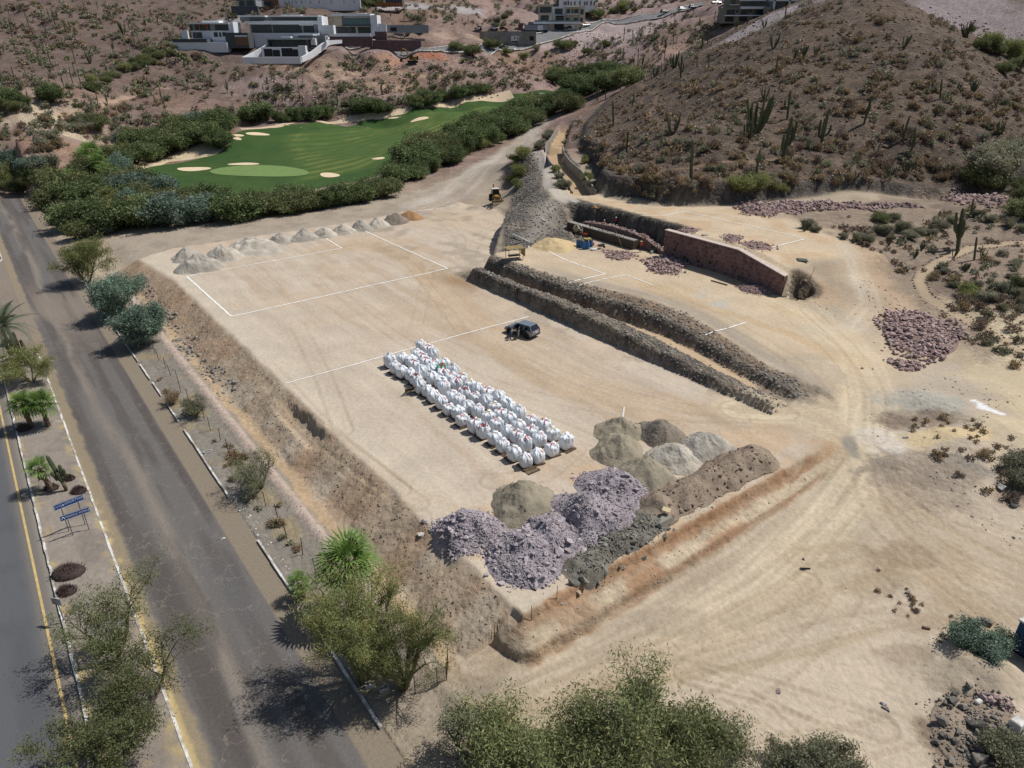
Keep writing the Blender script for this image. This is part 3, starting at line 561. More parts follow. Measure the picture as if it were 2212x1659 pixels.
hill = sub('hill', hill_f); tag(hill, 'dark stony desert hill rising behind the site', 'hill')
hillside = sub('hillside', far_f); tag(hillside, 'pinkish brown far desert hillside below the villas', 'hillside')
# ================================================================ ROADS, KERBS, CHALK, GOLF COURSE
def sheet(name, us, vs_, zf, colf, m, kind='structure', keep=None):
    """grid in site axes, coloured per point"""
    uu, vv = np.meshgrid(us, vs_, indexing='ij'); x = uu*UX+vv*VX; y = uu*UY+vv*VY
    z = zf(uu, vv); nu, nv = uu.shape
    a_ = (np.arange(nu-1)[:, None]*nv + np.arange(nv-1)[None]).ravel(); f = np.stack([a_, a_+nv, a_+nv+1, a_+1], 1)[:, ::-1]
    if keep is not None: f = f[keep(uu, vv).ravel()[a_]]
    me = mesh_np(name, np.stack([x.ravel(), y.ravel(), z.ravel()], 1), f, True); c, r = colf(uu.ravel(), vv.ravel()); vcol(me, np.hstack([c, r[:, None]]))
    return tag(link(name, me, m), kind=kind)
def asphalt_mat(name, grain):
    m = bpy.data.materials.new(name); m.use_nodes = True; n = m.node_tree.nodes; l = m.node_tree.links; p = n['Principled BSDF']
    p.inputs['Roughness'].default_value = 0.88; p.inputs['Specular IOR Level'].default_value = 0.25
    vc = n.new('ShaderNodeVertexColor'); vc.layer_name = 'Col'; tc = n.new('ShaderNodeTexCoord'); nz = n.new('ShaderNodeTexNoise'); nz.noise_dimensions = '2D'; nz.inputs['Scale'].default_value = 5.0; nz.inputs['Detail'].default_value = 5; nz.inputs['Roughness'].default_value = .8; l.new(tc.outputs['Object'], nz.inputs['Vector'])
    mr = n.new('ShaderNodeMapRange'); mr.inputs[1].default_value = .3; mr.inputs[2].default_value = .7; mr.inputs[3].default_value = 1-grain; mr.inputs[4].default_value = 1+grain; l.new(nz.outputs['Fac'], mr.inputs[0])
    # hairline cracks: thin pale lines where two noise cells meet
    vo = n.new('ShaderNodeTexVoronoi'); vo.voronoi_dimensions = '2D'; vo.feature = 'DISTANCE_TO_EDGE'; vo.inputs['Scale'].default_value = 0.55
    wn = n.new('ShaderNodeTexNoise'); wn.noise_dimensions = '2D'; wn.inputs['Scale'].default_value = 1.2; wn.inputs['Detail'].default_value = 4; l.new(tc.outputs['Object'], wn.inputs['Vector'])
    mxv = n.new('ShaderNodeVectorMath'); mxv.operation = 'MULTIPLY_ADD'; l.new(wn.outputs['Color'], mxv.inputs[0]); mxv.inputs[1].default_value = (1.6, 1.6, 0); l.new(tc.outputs['Object'], mxv.inputs[2]); l.new(mxv.outputs[0], vo.inputs['Vector'])
    cr = n.new('ShaderNodeMapRange'); cr.inputs[1].default_value = 0.0; cr.inputs[2].default_value = .03; cr.inputs[3].default_value = 1.0; cr.inputs[4].default_value = 0.0; l.new(vo.outputs['Distance'], cr.inputs[0])
    ca = n.new('ShaderNodeMath'); ca.operation = 'MULTIPLY'; l.new(cr.outputs[0], ca.inputs[0]); l.new(vc.outputs['Alpha'], ca.inputs[1])
    vm = n.new('ShaderNodeVectorMath'); vm.operation = 'SCALE'; l.new(vc.outputs['Color'], vm.inputs[0]); l.new(mr.outputs[0], vm.inputs['Scale'])
    mx = n.new('ShaderNodeMix'); mx.data_type = 'RGBA'; l.new(ca.outputs[0], mx.inputs[0]); l.new(vm.outputs[0], mx.inputs[6]); mx.inputs[7].default_value = (*S(150,138,124), 1); l.new(mx.outputs[2], p.inputs['Base Color'])
    b = n.new('ShaderNodeBump'); b.inputs['Strength'].default_value = .5; b.inputs['Distance'].default_value = .03; l.new(nz.outputs['Fac'], b.inputs['Height']); l.new(b.outputs[0], p.inputs['Normal'])
    return m
def mixc(c, col, m): m = np.clip(m, 0, 1)[:, None]; return c*(1-m) + np.array(col)*m
def old_road(u, v):
    n_ = fbm(u*0.07, v*0.8, 201, 5); f = fbm(u*1.1, v*1.1, 202, 3); long = vnoise(u*0.03, v*1.1, 203); c = np.tile(S(108,104,101), (u.size, 1))
    c = mixc(c, S(94,88,84), sstep(.5, .65, long)*.8); c = mixc(c, S(142,132,120), np.exp(-((v-4.7-(vnoise(u*.05, u*0, 204)-.5)*1.2)/.55)**2)*.75*sstep(.2, .5, n_)); c = mixc(c, S(84,78,75), sstep(.55, .66, n_)*.6)
    c = mixc(c, S(138,126,110), sstep(8.55, 8.75, v+(f-.5)*.12)); c = mixc(c, S(150,136,112), sstep(2.35, 2.1, v+(f-.5)*.5)*.9); c = mixc(c, S(196,174,126), sstep(2.0, 1.5, v+(f-.5)*.9)*sstep(.46, .6, f)*sstep(65, 50, u))
    c = mixc(c, S(192,172,124), sstep(1.75, 1.5, v)*sstep(48, 40, u)*.8)
    side = sstep(21, 15, u)*sstep(7, 9, v); c = mixc(c, S(150,138,122), side*.8); c = mixc(c, S(100,98,98), np.exp(-((u-41)/4)**2-((v-7.2)/.8)**2)*.9); c = mixc(c, S(142,130,118), np.exp(-((u-112)/14)**2)*.8*sstep(.35, .6, n_))
    c = mixc(c, S(84,78,76), np.exp(-((u-96)/9)**2-((v-4)/3)**2)*.35*sstep(.3, .6, f))
    return c, sstep(2.2, 2.6, v)*sstep(8.6, 8.2, v)*sstep(.35, .6, f)*.55
def new_road(u, v):
    f = fbm(u*.3, v*.6, 211, 3); c = np.tile(S(96,97,100), (u.size, 1)); c = mixc(c, S(84,85,88), sstep(.5, .65, f)*.5); c = mixc(c, S(118,113,106), sstep(-4.3, -3.7, v)); c = mixc(c, S(140,132,122), sstep(-3.25, -3.05, v)); return c, np.zeros(u.size)
us = np.concatenate([np.arange(-30, 5, 1.0), np.arange(5, 110, .3), np.arange(110, 300, 1.0)])
road = sheet('road', us, np.arange(1.2, 10.42, .18), lambda u, v: np.full(u.shape, ROADZ) + .02*np.sin(v*.5), old_road, asphalt_mat('worn_asphalt', .16)); tag(road, 'worn grey brown asphalt carriageway between the median and the site', 'road')
avenue = sheet('avenue', np.concatenate([np.arange(-30, 120, .6), np.arange(120, 300, 2.0)]), np.arange(-14, -2.5, .3), lambda u, v: np.full(u.shape, ROADZ), new_road, asphalt_mat('fresh_asphalt', .07)); tag(avenue, 'smooth dark grey asphalt carriageway beyond the median', 'road')
cross = sheet('median_gap', np.arange(97, 146, .6), np.arange(-2.7, 1.3, .3), lambda u, v: np.full(u.shape, ROADZ-.006), lambda u, v: (np.tile(S(140,128,116), (u.size, 1)), np.zeros(u.size)), _mats.get('x') or GM); tag(cross, 'dusty paved opening in the median', 'road')
def med_c(u, v):
    f = fbm(u*.5, v*.5, 221, 4); g = fbm(u*1.5, v*1.5, 222, 3); c = np.tile(S(150,140,129), (u.size, 1)); c = mixc(c, S(134,125,116), sstep(.5, .62, f)*.8); c = mixc(c, S(196,172,112), sstep(34, 27, u)*sstep(.42, .58, g)*.7); c = mixc(c, S(190,168,112), (sstep(-1.7, -2.4, v)+sstep(.5, 1.1, v))*sstep(.54, .64, g)*.7); return c, np.full(u.size, .12)
sheet('median', np.arange(-30, 98.5, .4), np.linspace(-2.56, 1.2, 12), lambda u, v: ROADZ + .13 + .05*np.sin((v+2.6)*.8) + (fbm(u*.6, v*.6, 9, 3)-.5)*.08, med_c, GM, keep=lambda u, v: np.hypot(np.maximum(u-96, 0), v+.68) < 2.0)['label'] = 'bare earth median strip between the two carriageways'
WHITEP = mat('white_kerb_paint', S(226,224,218), .8, .16, 3.0, var2=S(170,162,150)); YEL = mat('yellow_road_paint', S(200,174,118), .8, .15, 2.0); WHT = mat('white_road_paint', S(226,226,222), .8, .1, 2.0)
def kerb(name, line, gaps=(), w_=.16, h_=.16, label=''):
    b = MB(); acc = 0
    for (a0, b0), (a1, b1) in zip(line[:-1], line[1:]):
        L = math.hypot(a1-a0, b1-b0); n = max(1, int(L/1.0))
        for i in range(n):
            t0, t1 = i/n, (i+1)/n; um = a0+(a1-a0)*(t0+t1)/2
            if any(g0 < um < g1 for g0, g1 in gaps): continue
            j = random.uniform(-.025, .025); p0 = XY(a0+(a1-a0)*t0, b0+(b1-b0)*t0+j); p1 = XY(a0+(a1-a0)*t1, b0+(b1-b0)*t1+j)
            cx_, cy_ = (p0[0]+p1[0])/2, (p0[1]+p1[1])/2; b.box((cx_, cy_, ROADZ+h_/2-.02), (math.hypot(p1[0]-p0[0], p1[1]-p0[1])*.995, w_*random.uniform(.85, 1.05), h_+.06+random.uniform(-.02, .02)), math.atan2(p1[1]-p0[1], p1[0]-p0[0])+random.uniform(-.01, .01))
    o = b.build(name, WHITEP); tag(o, label, 'kerb', kind='structure'); return o
nose = [(96+1.95*math.sin(t), -.68+1.95*math.cos(t)) for t in np.linspace(0, math.pi, 12)]
kerb('median_kerb', [(-20, 1.26)] + nose + [(-20, -2.62)], label='white painted kerb round the median strip')
kerb('median_kerb', [(260, 1.2), (147, 1.1)] + [(147-1.8*math.sin(t), -.7+1.8*math.cos(t)) for t in np.linspace(0, math.pi, 8)] + [(260, -2.6)], label='white painted kerb of the far median')
kerb('verge_kerb', [(25.8, 10.3), (46, 10.4), (75, 10.42), (98, 10.3), (125, 10.25), (132, 10.4)], gaps=((46.2, 53.5), (36.8, 38.6), (66.5, 68.6), (74.0, 75.6), (80.0, 81.4), (86, 86.9)), label='broken white kerb along the verge below the fill slope')
def stripe(name, u0, u1, v, w_, m, z=ROADZ+.006, label=''):
    p = [XY(u0, v-w_/2), XY(u1, v-w_/2), XY(u1, v+w_/2), XY(u0, v+w_/2)]; o = MB().prism([(x, y) for x, y in p][::-1], z, z+.004).build(name, m); return tag(o, label, 'road marking', kind='structure')
stripe('yellow_edge_line', -20, 96, -3.55, .16, YEL, label='yellow edge line of the far carriageway')
for k, (a0, a1) in enumerate(((25.5, 31.5), (40.5, 46.5), (55.5, 61.5))): stripe('lane_dash', a0, a1, -6.75, .14, WHT, label='white lane dash on the dark carriageway')
# ---- chalk lines on the graded pads
CHALK = mat('chalk', S(242,240,234,.92), .95, .08, 4.0)
def chalk(pxs, w_=.13, fade=0.0, label=''):
    P3 = [G(*q) for q in pxs]; b = MB(); 
    for A_, B_ in zip(P3[:-1], P3[1:]):
        L = (B_-A_).length; n = max(2, int(L/.35)); d = (B_-A_).xy.normalized(); nrm = Vector((-d.y, d.x)); prev = None
        for i in range(n+1):
            q = A_.xy.lerp(B_.xy, i/n) + nrm*random.gauss(0, .015); ww = w_*1.2*random.uniform(.75, 1.15)*.5; z = float(Hs(q.x, q.y))+.035
            cur = [(q.x+nrm.x*ww, q.y+nrm.y*ww, z), (q.x-nrm.x*ww, q.y-nrm.y*ww, z)]
            if prev and random.random() > fade: b.add([prev[0], prev[1], cur[1], cur[0]], [(0, 1, 2, 3)])
            prev = cur
    o = b.build('chalk_line', CHALK); tag(o, label, 'chalk line', kind='structure')
chalk([(404,598),(500,684)], .2, label='chalk line marking the left side of the lower pad'); chalk([(500,684),(700,640),(967,580)], .17, label='long chalk line across the middle of the lower pad')
chalk([(404,598),(440,590)], .17, label='short chalk line meeting the grey heaps'); chalk([(480,583),(600,562),(738,536),(702,514)], .17, label='chalk line with a corner beside the row of grey heaps')
chalk([(790,500),(880,541),(967,580)], .17, label='chalk line running from the grey heaps to the bank'); chalk([(618,828),(800,778),(1000,722),(1143,684)], .13, label='chalk line behind the bulk bags ending near the car')
chalk([(901,456),(985,443)], .25, .2, label='faint chalk line at the far edge of the lower pad'); chalk([(1141,532),(1220,561),(1308,592),(1228,612)], .17, .05, label='chalk corner on the upper pad beside the sand heap')
chalk([(1252,618),(1300,604),(1350,594),(1380,604),(1412,617)], .14, .12, label='broken chalk corner in the middle of the upper pad'); chalk([(1524,724),(1570,710),(1612,696)], .15, .05, label='short chalk line above the end of the trench')
chalk([(1376,478),(1430,467),(1480,457),(1600,484),(1736,517),(1662,536)], .16, .05, label='chalk outline on the sandy terrace above the stone wall')
# ---- golf course
def drape(name, left, right, n, k, dz, colf, m, label):
    def resample(pl):
        pl = np.array([G(*q)[:2] for q in pl]); d = np.concatenate([[0], np.cumsum(np.hypot(*np.diff(pl, axis=0).T))]); t = np.linspace(0, d[-1], n)
        # Catmull-like smoothing by a small moving average
        o = np.stack([np.interp(t, d, pl[:, 0]), np.interp(t, d, pl[:, 1])], 1)
        for _ in range(6): o[1:-1] = (o[:-2]+2*o[1:-1]+o[2:])/4
        return o
    A_, B_ = resample(left), resample(right); s = np.linspace(0, 1, k); P_ = A_[:, None]*(1-s[None, :, None]) + B_[:, None]*s[None, :, None]
    x = P_[..., 0]; y = P_[..., 1]; z = Hs(x, y)+dz; a_ = (np.arange(n-1)[:, None]*k+np.arange(k-1)[None]).ravel(); f = np.stack([a_, a_+1, a_+k+1, a_+k], 1)
    me = mesh_np(name, np.stack([x.ravel(), y.ravel(), z.ravel()], 1), f, True)
    if me.polygons[0].normal.z < 0: me.flip_normals()
    T_, S_ = np.meshgrid(np.linspace(0, 1, n), s, indexing='ij'); c = colf(x.ravel(), y.ravel(), T_.ravel(), S_.ravel()); vcol(me, np.hstack([c, np.full((len(c), 1), .0)]))
    return tag(link(name, me, m), label, 'golf fairway', kind='structure')
TURF = ground_mat('turf')
def fair_c(x, y, t, s):
    f = fbm(x*.12, y*.12, 231, 4); c = np.tile(S(66,90,46), (x.size, 1)); wv = (s-.5)*1 + (fbm(x*.02, y*.02, 233, 2)-.5)*.25
    inn = sstep(.12, .16, s+(f-.5)*.05)*sstep(.9, .86, s)*sstep(.30, .34, t); strp = .5+.5*np.sin(wv*95+t*14); c = mixc(c, S(84,104,54), inn*(.35+.5*sstep(.3, .7, strp))); c = mixc(c, S(116,122,66), inn*sstep(.48, .66, f)*.6*sstep(.3, .7, strp)); c = mixc(c, S(58,84,44), (1-inn)*sstep(.45, .6, f)*.7)
    return c
drape('golf_fairway', [(284,378),(330,402),(352,424),(400,434),(440,436),(500,428),(560,428),(640,418),(720,400),(800,385),(860,360),(910,330),(1000,292),(1100,252),(1180,232),(1245,214)],
      [(288,376),(350,356),(420,345),(470,334),(494,312),(503,290),(530,281),(600,275),(690,264),(800,251),(880,240),(950,229),(1050,213),(1106,204),(1180,195),(1245,190)], 220, 60, .05, fair_c, TURF, 'mown green golf fairway curving away behind the mesquites')
def disc(name, cx_, cy_, rx, ry, col, dz, label, cat, rot=0.0, var=.14, seed=1, bowl=0.0, m=None):
    n, k = 30, 5; pr = []; cen = G(cx_, cy_); s_ = px_scale(cen); depth = 2*ry*s_/max((G(cx_, cy_-ry)-G(cx_, cy_+ry)).xy.length, 1e-3)
    vs_ = [(cen.x, cen.y, cen.z+dz-bowl)]
    for r in range(1, k+1):
        for i in range(n):
            t = 2*math.pi*i/n; q = 1 + var*(math.sin(2*t+seed)+.6*math.sin(3*t+seed*2.1)); X = math.cos(t)*rx*q*r/k; Y = math.sin(t)*ry*q*r/k
            ex = (X*math.cos(rot)-Y*math.sin(rot))*s_; ey = (X*math.sin(rot)+Y*math.cos(rot))*s_/depth; x, y = cen.x+ex, cen.y+ey; vs_.append((x, y, float(Hs(x, y))+dz-bowl*(1-(r/k)**2)))
    fs = [(0, 1+i, 1+(i+1) % n) for i in range(n)]
    b = MB(); b.add(vs_, fs + [(1+(r-1)*n+i, 1+r*n+i, 1+r*n+(i+1) % n, 1+(r-1)*n+(i+1) % n) for r in range(1, k) for i in range(n)])
    return tag(b.build(name, m or mat('mat_'+name, col, .95, .07, .6, .2, 3.0), None, True), label, cat, kind='structure')
disc('putting_green', 558, 369, 112, 11, S(116,140,82), .13, 'pale close-mown putting green at the near end of the fairway', 'putting green', -.05, .03)
SANDB = S(226,206,172)
for k, (x, y, rx, ry, ro, where) in enumerate(((418,366,36,4,-.03,'left of the putting green'),(527,355,33,2.6,-.03,'just behind the putting green'),(712,379,23,4.5,-.05,'near the mesquites right of the putting green'),(818,343,15,2.2,0,'half hidden behind the long row of mesquites'),(556,290,23,3.4,.03,'at the left end of the fairway, the largest of three'),(513,293,13,2.6,.06,'upper of the two small ones by the lone mesquite'),(512,300,11,2.6,-.05,'lower of the two small ones by the lone mesquite'),(850,255,13,1.7,0,'smaller of the two far up the fairway'),(907,257,18,3.6,.03,'larger of the two far up the fairway'))):
    disc('sand_bunker', x, y, rx, ry, SANDB, .12, 'pale sand bunker '+where, 'sand bunker', ro, .1, k*1.7)
# pale sand waste along the course edges
def band(name, pxs, w_, col, dz, label, cat='sand'):
    P2 = np.array([G(*q)[:2] for q in pxs]); d = np.concatenate([[0], np.cumsum(np.hypot(*np.diff(P2, axis=0).T))]); n = int(d[-1]/1.5)+2; t = np.linspace(0, d[-1], n); x = np.interp(t, d, P2[:, 0]); y = np.interp(t, d, P2[:, 1])
    for _ in range(4): x[1:-1] = (x[:-2]+2*x[1:-1]+x[2:])/4; y[1:-1] = (y[:-2]+2*y[1:-1]+y[2:])/4
    tx = np.gradient(x); ty = np.gradient(y); L = np.hypot(tx, ty); nx, ny = -ty/L, tx/L; ww = np.interp(t, d, w_)*(.8+.4*vnoise(t*.15, t*0, 5)); vs_ = []; K = 6
    for i in range(n):
        for j in range(K): o_ = (j/(K-1)-.5)*ww[i]; X, Y = x[i]+nx[i]*o_, y[i]+ny[i]*o_; vs_.append((X, Y, float(Hs(X, Y))+dz))
    b = MB(); b.add(vs_, [(i*K+j, i*K+j+1, (i+1)*K+j+1, (i+1)*K+j) for i in range(n-1) for j in range(K-1)])
    o = b.build(name, mat('mat_'+name, col, .95, .09, .4, .3, 2.0), None, True)
    if o.data.polygons[0].normal.z < 0: o.data.flip_normals()
    return tag(o, label, cat, kind='structure')
band('sand_waste', [(280,372),(320,360),(352,348),(400,336),(450,325),(480,314),(494,302)], [1.5,2.5,4,8,11,9,3], S(206,188,156), .03, 'pale sand waste area under the trees left of the fairway')
band('sand_waste', [(395,444),(450,440),(510,434),(560,430)], [4,5,6,5], S(204,186,154), .03, 'pale sand strip below the near edge of the fairway')
band('sand_edge', [(520,279),(600,274),(690,263),(800,250),(880,239),(950,228),(1050,212),(1106,203)], [1.5,3,3.5,3,3,3,3,3], S(206,184,156), .08, 'pale sand edge along the far side of the fairway')
band('cart_path', [(400,452),(470,448),(550,445)], [2.2,2.2,2.2], S(168,166,160), .05, 'grey cart path behind the trees', 'path')
# ================================================================ STONES, HEAPS, RUBBLE
def rock_mesh(seed, flat=.7, n=13, mats_=None, name='stone'):
    r = random.Random(seed); bm = bmesh.new()
    for _ in range(n):
        d = Vector((r.gauss(0, 1), r.gauss(0, 1), r.gauss(0, 1))).normalized()*r.uniform(.8, 1.0); bm.verts.new((d.x*r.uniform(.85, 1.1), d.y*.8, d.z*flat))
    o = bmesh.ops.convex_hull(bm, input=bm.verts[:])
    bmesh.ops.delete(bm, geom=[e for e in o['geom_interior'] if isinstance(e, bmesh.types.BMVert)], context='VERTS')
    me = bpy.data.meshes.new(name); bm.to_mesh(me); bm.free(); me.update()
    if mats_: me.materials.append(mats_)
    return me
STONE = {
 'pink': mat('pink_stone', S(178,156,150), .9, .16, 1.6, .25, 5, rnd=.28), 'purple': mat('purple_stone', S(174,164,168), .92, .14, 1.6, .25, 5, rnd=.25), 'grey': mat('grey_stone', S(128,122,114), .9, .16, 1.6, .25, 5, rnd=.3),
 'green': mat('green_grey_stone', S(132,129,120), .9, .16, 1.6, .25, 5, rnd=.3), 'brown': mat('brown_stone', S(128,106,92), .92, .18, 1.6, .25, 5, rnd=.32), 'tan': mat('tan_stone', S(178,160,138), .92, .16, 1.6, .25, 5, rnd=.25), 'white': mat('pale_stone', S(206,200,190), .9, .1, 1.6, rnd=.1)}
RM = {k: [rock_mesh(i*7+3, .62+.06*(i % 4), 12+i % 3, m) for i in range(7)] for k, m in STONE.items()}
RV = {}
for k in range(7):
    me = RM['pink'][k]; me.calc_loop_triangles(); vv = np.empty(len(me.vertices)*3); me.vertices.foreach_get('co', vv); tt = np.empty(len(me.loop_triangles)*3, int); me.loop_triangles.foreach_get('vertices', tt); RV[k] = (vv.reshape(-1, 3), tt.reshape(-1, 3))
def rot_np(a, b, c): return np.array(Euler((a, b, c)).to_matrix())
def rocks_mesh(name, P_, sz, m, tone=.28):
    """many stones as one mesh (used for what is too small or too many to pick apart)"""
    P_ = np.asarray(P_, float); sz = np.asarray(sz, float); N = len(P_); kind_ = RNG.integers(0, 7, N); V_ = []; F_ = []; b = 0; cc = []
    for k in range(7):
        ix = np.nonzero(kind_ == k)[0]
        if not len(ix): continue
        v_, t_ = RV[k]; n = len(ix); a_ = RNG.uniform(0, 6.283, n); ca, sa = np.cos(a_), np.sin(a_); tx, ty = RNG.uniform(-.5, .5, n), RNG.uniform(-.5, .5, n); q = v_[None]*sz[ix, None, None]*np.stack([np.ones(n), RNG.uniform(.7, 1.1, n), RNG.uniform(.7, 1, n)], 1)[:, None]
        x, y, z = q[..., 0], q[..., 1], q[..., 2]; y, z = y*np.cos(tx)[:, None]-z*np.sin(tx)[:, None], y*np.sin(tx)[:, None]+z*np.cos(tx)[:, None]; x, z = x*np.cos(ty)[:, None]+z*np.sin(ty)[:, None], -x*np.sin(ty)[:, None]+z*np.cos(ty)[:, None]; x, y = x*ca[:, None]-y*sa[:, None], x*sa[:, None]+y*ca[:, None]
        q = np.stack([x, y, z], -1)+P_[ix][:, None]; V_.append(q.reshape(-1, 3)); F_.append((t_[None]+(b+np.arange(n)*len(v_))[:, None, None]).reshape(-1, 3)); b += n*len(v_); cc.append(np.repeat(RNG.uniform(1-tone, 1+tone, n), len(v_)))
    me = mesh_np(name, np.vstack(V_), np.vstack(F_)); vcol(me, np.concatenate(cc)[:, None]*np.ones((1, 4))); me.materials.append(m); return me
STONE_J = {k: mat(k+'_stone_mass', {'pink': S(174,150,144), 'purple': S(172,162,166), 'grey': S(146,140,131), 'green': S(124,120,110), 'brown': S(150,132,114), 'tan': S(178,160,138), 'white': S(214,210,202), 'hill': S(132,112,97)}[k], .92, .15, 1.5, attr='Col') for k in ('pink','purple','grey','green','brown','tan','white','hill')}
class Mound:
    """a tipped heap: lumpy cone on the ground; z(x,y) gives its surface. With h given the outline's depth is read from the ground and the heap is flat."""
    def __init__(s, x0, x1, yt, yb, seed=0, h=None, sharp=1.0):
        xm = (x0+x1)/2; f = G(xm, yb); sc = px_scale(f); s.R = (x1-x0)/2*sc*1.0; s.seed = seed; s.sharp = sharp
        if h is None:
            d = f.xy.normalized(); c = f.xy + d*s.R*.92; s.x, s.y = c; s.z0 = float(Hs(c.x, c.y)); dep = math.atan2(CAMZ-s.z0, c.length)
            yc = yb - s.R*.92*math.sin(dep)/sc; s.h = min(max(.35, (yc-yt)*sc*1.03/math.cos(dep)), .78*s.R); s.Rb = s.R
        else:
            dep = math.atan2(CAMZ-f.z, f.xy.length); g = G(xm, min(yt+.6*h*math.cos(dep)/sc, yb-3)); c = (f.xy+g.xy)/2; d = (g.xy-f.xy).normalized(); s.Rb = max((g.xy-f.xy).length/2*1.06, .4); s.x, s.y = c; s.z0 = float(Hs(c.x, c.y)); s.h = h; s.R *= px_scale(Vector((c.x, c.y, s.z0)))/sc
        s.d = d; s.e = Vector((d.y, -d.x))
    def z(s, x, y):
        dx = np.asarray(x)-s.x; dy = np.asarray(y)-s.y; a_ = (dx*s.e.x+dy*s.e.y)/s.R; b_ = (dx*s.d.x+dy*s.d.y)/s.Rb; t = np.arctan2(b_, a_); r = np.hypot(a_, b_)/(1+.10*np.sin(2*t+s.seed)+.06*np.sin(3*t+s.seed*2.3)+.03*np.sin(7*t+s.seed)) + (fbm(np.asarray(x)*.8+s.seed, np.asarray(y)*.8, 350, 3)-.5)*.30
        core = np.clip(1.04-np.sqrt(r*r+.012*s.sharp)*1.0, -.10, 1); lum = (fbm(np.asarray(x)*1.1+s.seed*9, np.asarray(y)*1.1, 300+int(s.seed*7), 4)-.5); fine = fbm(np.asarray(x)*4+s.seed*9, np.asarray(y)*4, 330, 2)-.5
        return np.asarray(Hs(x, y)) + s.h*core + (lum*.62+fine*.14)*max(s.h, .5)*np.clip(core*3, 0, 1)*.55
    def at(s, r, t): a_, b_ = r*math.cos(t)*s.R, r*math.sin(t)*s.Rb; return s.x+a_*s.e.x+b_*s.d.x, s.y+a_*s.e.y+b_*s.d.y
    def mesh(s, name, nr=22, nt=64, k=1.0):
        kk = k; V_ = [(s.x, s.y, float(s.z(s.x, s.y)))]; rr = np.linspace(0, 1.16, nr+1)[1:]*kk; tt = np.linspace(0, 2*np.pi, nt, endpoint=False); T_, R_ = np.meshgrid(tt, rr); k = 1+.08*np.sin(2*T_+s.seed); A_ = R_*s.R*np.cos(T_)*k; B_ = R_*s.Rb*np.sin(T_)*k; X = s.x+A_*s.e.x+B_*s.d.x; Y = s.y+A_*s.e.y+B_*s.d.y; Zq = np.where(R_ > 1.1*kk, Hs(X, Y)-.12, s.z(X, Y))
        v_ = np.vstack([np.array(V_), np.stack([X.ravel(), Y.ravel(), Zq.ravel()], 1)]); f = [(0, 1+i, 1+(i+1) % nt) for i in range(nt)] + [(1+r*nt+i, 1+(r+1)*nt+i, 1+(r+1)*nt+(i+1) % nt, 1+r*nt+(i+1) % nt) for r in range(nr-1) for i in range(nt)]
        v_[:, :2] -= (s.x, s.y); v_[:, 2] -= s.z0; me = bpy.data.meshes.new(name); me.from_pydata(v_.tolist(), [], f); me.polygons.foreach_set('use_smooth', [True]*len(f)); me.update()
        if me.polygons[0].normal.z < 0: me.flip_normals()
        return me
class Ridge:
    """a long heap pushed up along a line"""
    def __init__(s, pxs, w_, h, seed=0):
        P_ = [G(*q) for q in pxs]; q = np.array([tuple(p.xy) for p in P_]); d_ = np.concatenate([[0], np.cumsum(np.hypot(*np.diff(q, axis=0).T))]); t_ = np.linspace(0, d_[-1], 18); s.l = [(float(np.interp(a_, d_, q[:, 0])), float(np.interp(a_, d_, q[:, 1]))) for a_ in t_]; s.L = d_[-1]; s.w = w_; s.h = h; s.seed = seed; s.x, s.y = s.l[9]; s.z0 = float(Hs(s.x, s.y)); s.R = s.L/2; s.Rb = w_
    def z(s, x, y):
        x = np.asarray(x, float); y = np.asarray(y, float); d, sd_, al = line_d(x, y, s.l); r = d/s.w + (fbm(x*.55+s.seed, y*.55, 360, 4)-.5)*.75; core = np.clip(1.0-np.sqrt(r*np.abs(r)+.03 if False else np.maximum(r, 0)**2+.03), -.1, 1); hh = s.h*(.7+.6*vnoise(al*.45, al*0+s.seed, 361)); lum = fbm(x*1.2+s.seed*3, y*1.2, 362, 4)-.5; return np.asarray(Hs(x, y))+hh*core+lum*.55*s.h*np.clip(core*3, 0, 1)
    def at(s, r, t):
        f = random.random()*s.L; k = min(int(f/s.L*17), 16); a_ = Vector(s.l[k]).lerp(Vector(s.l[k+1]), f/s.L*17-k); e = (Vector(s.l[k+1])-Vector(s.l[k])).normalized(); o_ = r*math.cos(t)*s.w; return a_.x-e.y*o_+e.x*math.sin(t)*r*.6*s.w*(k in (0, 16)), a_.y+e.x*o_+e.y*math.sin(t)*r*.6*s.w*(k in (0, 16))
    def mesh(s, name, k=1.0):
        q = np.array(s.l); lo = q.min(0)-s.w*1.3; hi = q.max(0)+s.w*1.3; xs = np.arange(lo[0], hi[0], .16); ys = np.arange(lo[1], hi[1], .16); X, Y = np.meshgrid(xs, ys, indexing='ij'); Z_ = s.z(X, Y); g_ = Hs(X, Y); keep = Z_ > g_-.06; nx_, ny_ = X.shape; a_ = (np.arange(nx_-1)[:, None]*ny_+np.arange(ny_-1)[None]).ravel(); f = np.stack([a_, a_+ny_, a_+ny_+1, a_+1], 1); f = f[keep.ravel()[f].all(1)]; ids, inv = np.unique(f, return_inverse=True); return mesh_np(name, np.stack([X.ravel()[ids]-s.x, Y.ravel()[ids]-s.y, Z_.ravel()[ids]-s.z0], 1), inv.reshape(-1, 4), True)
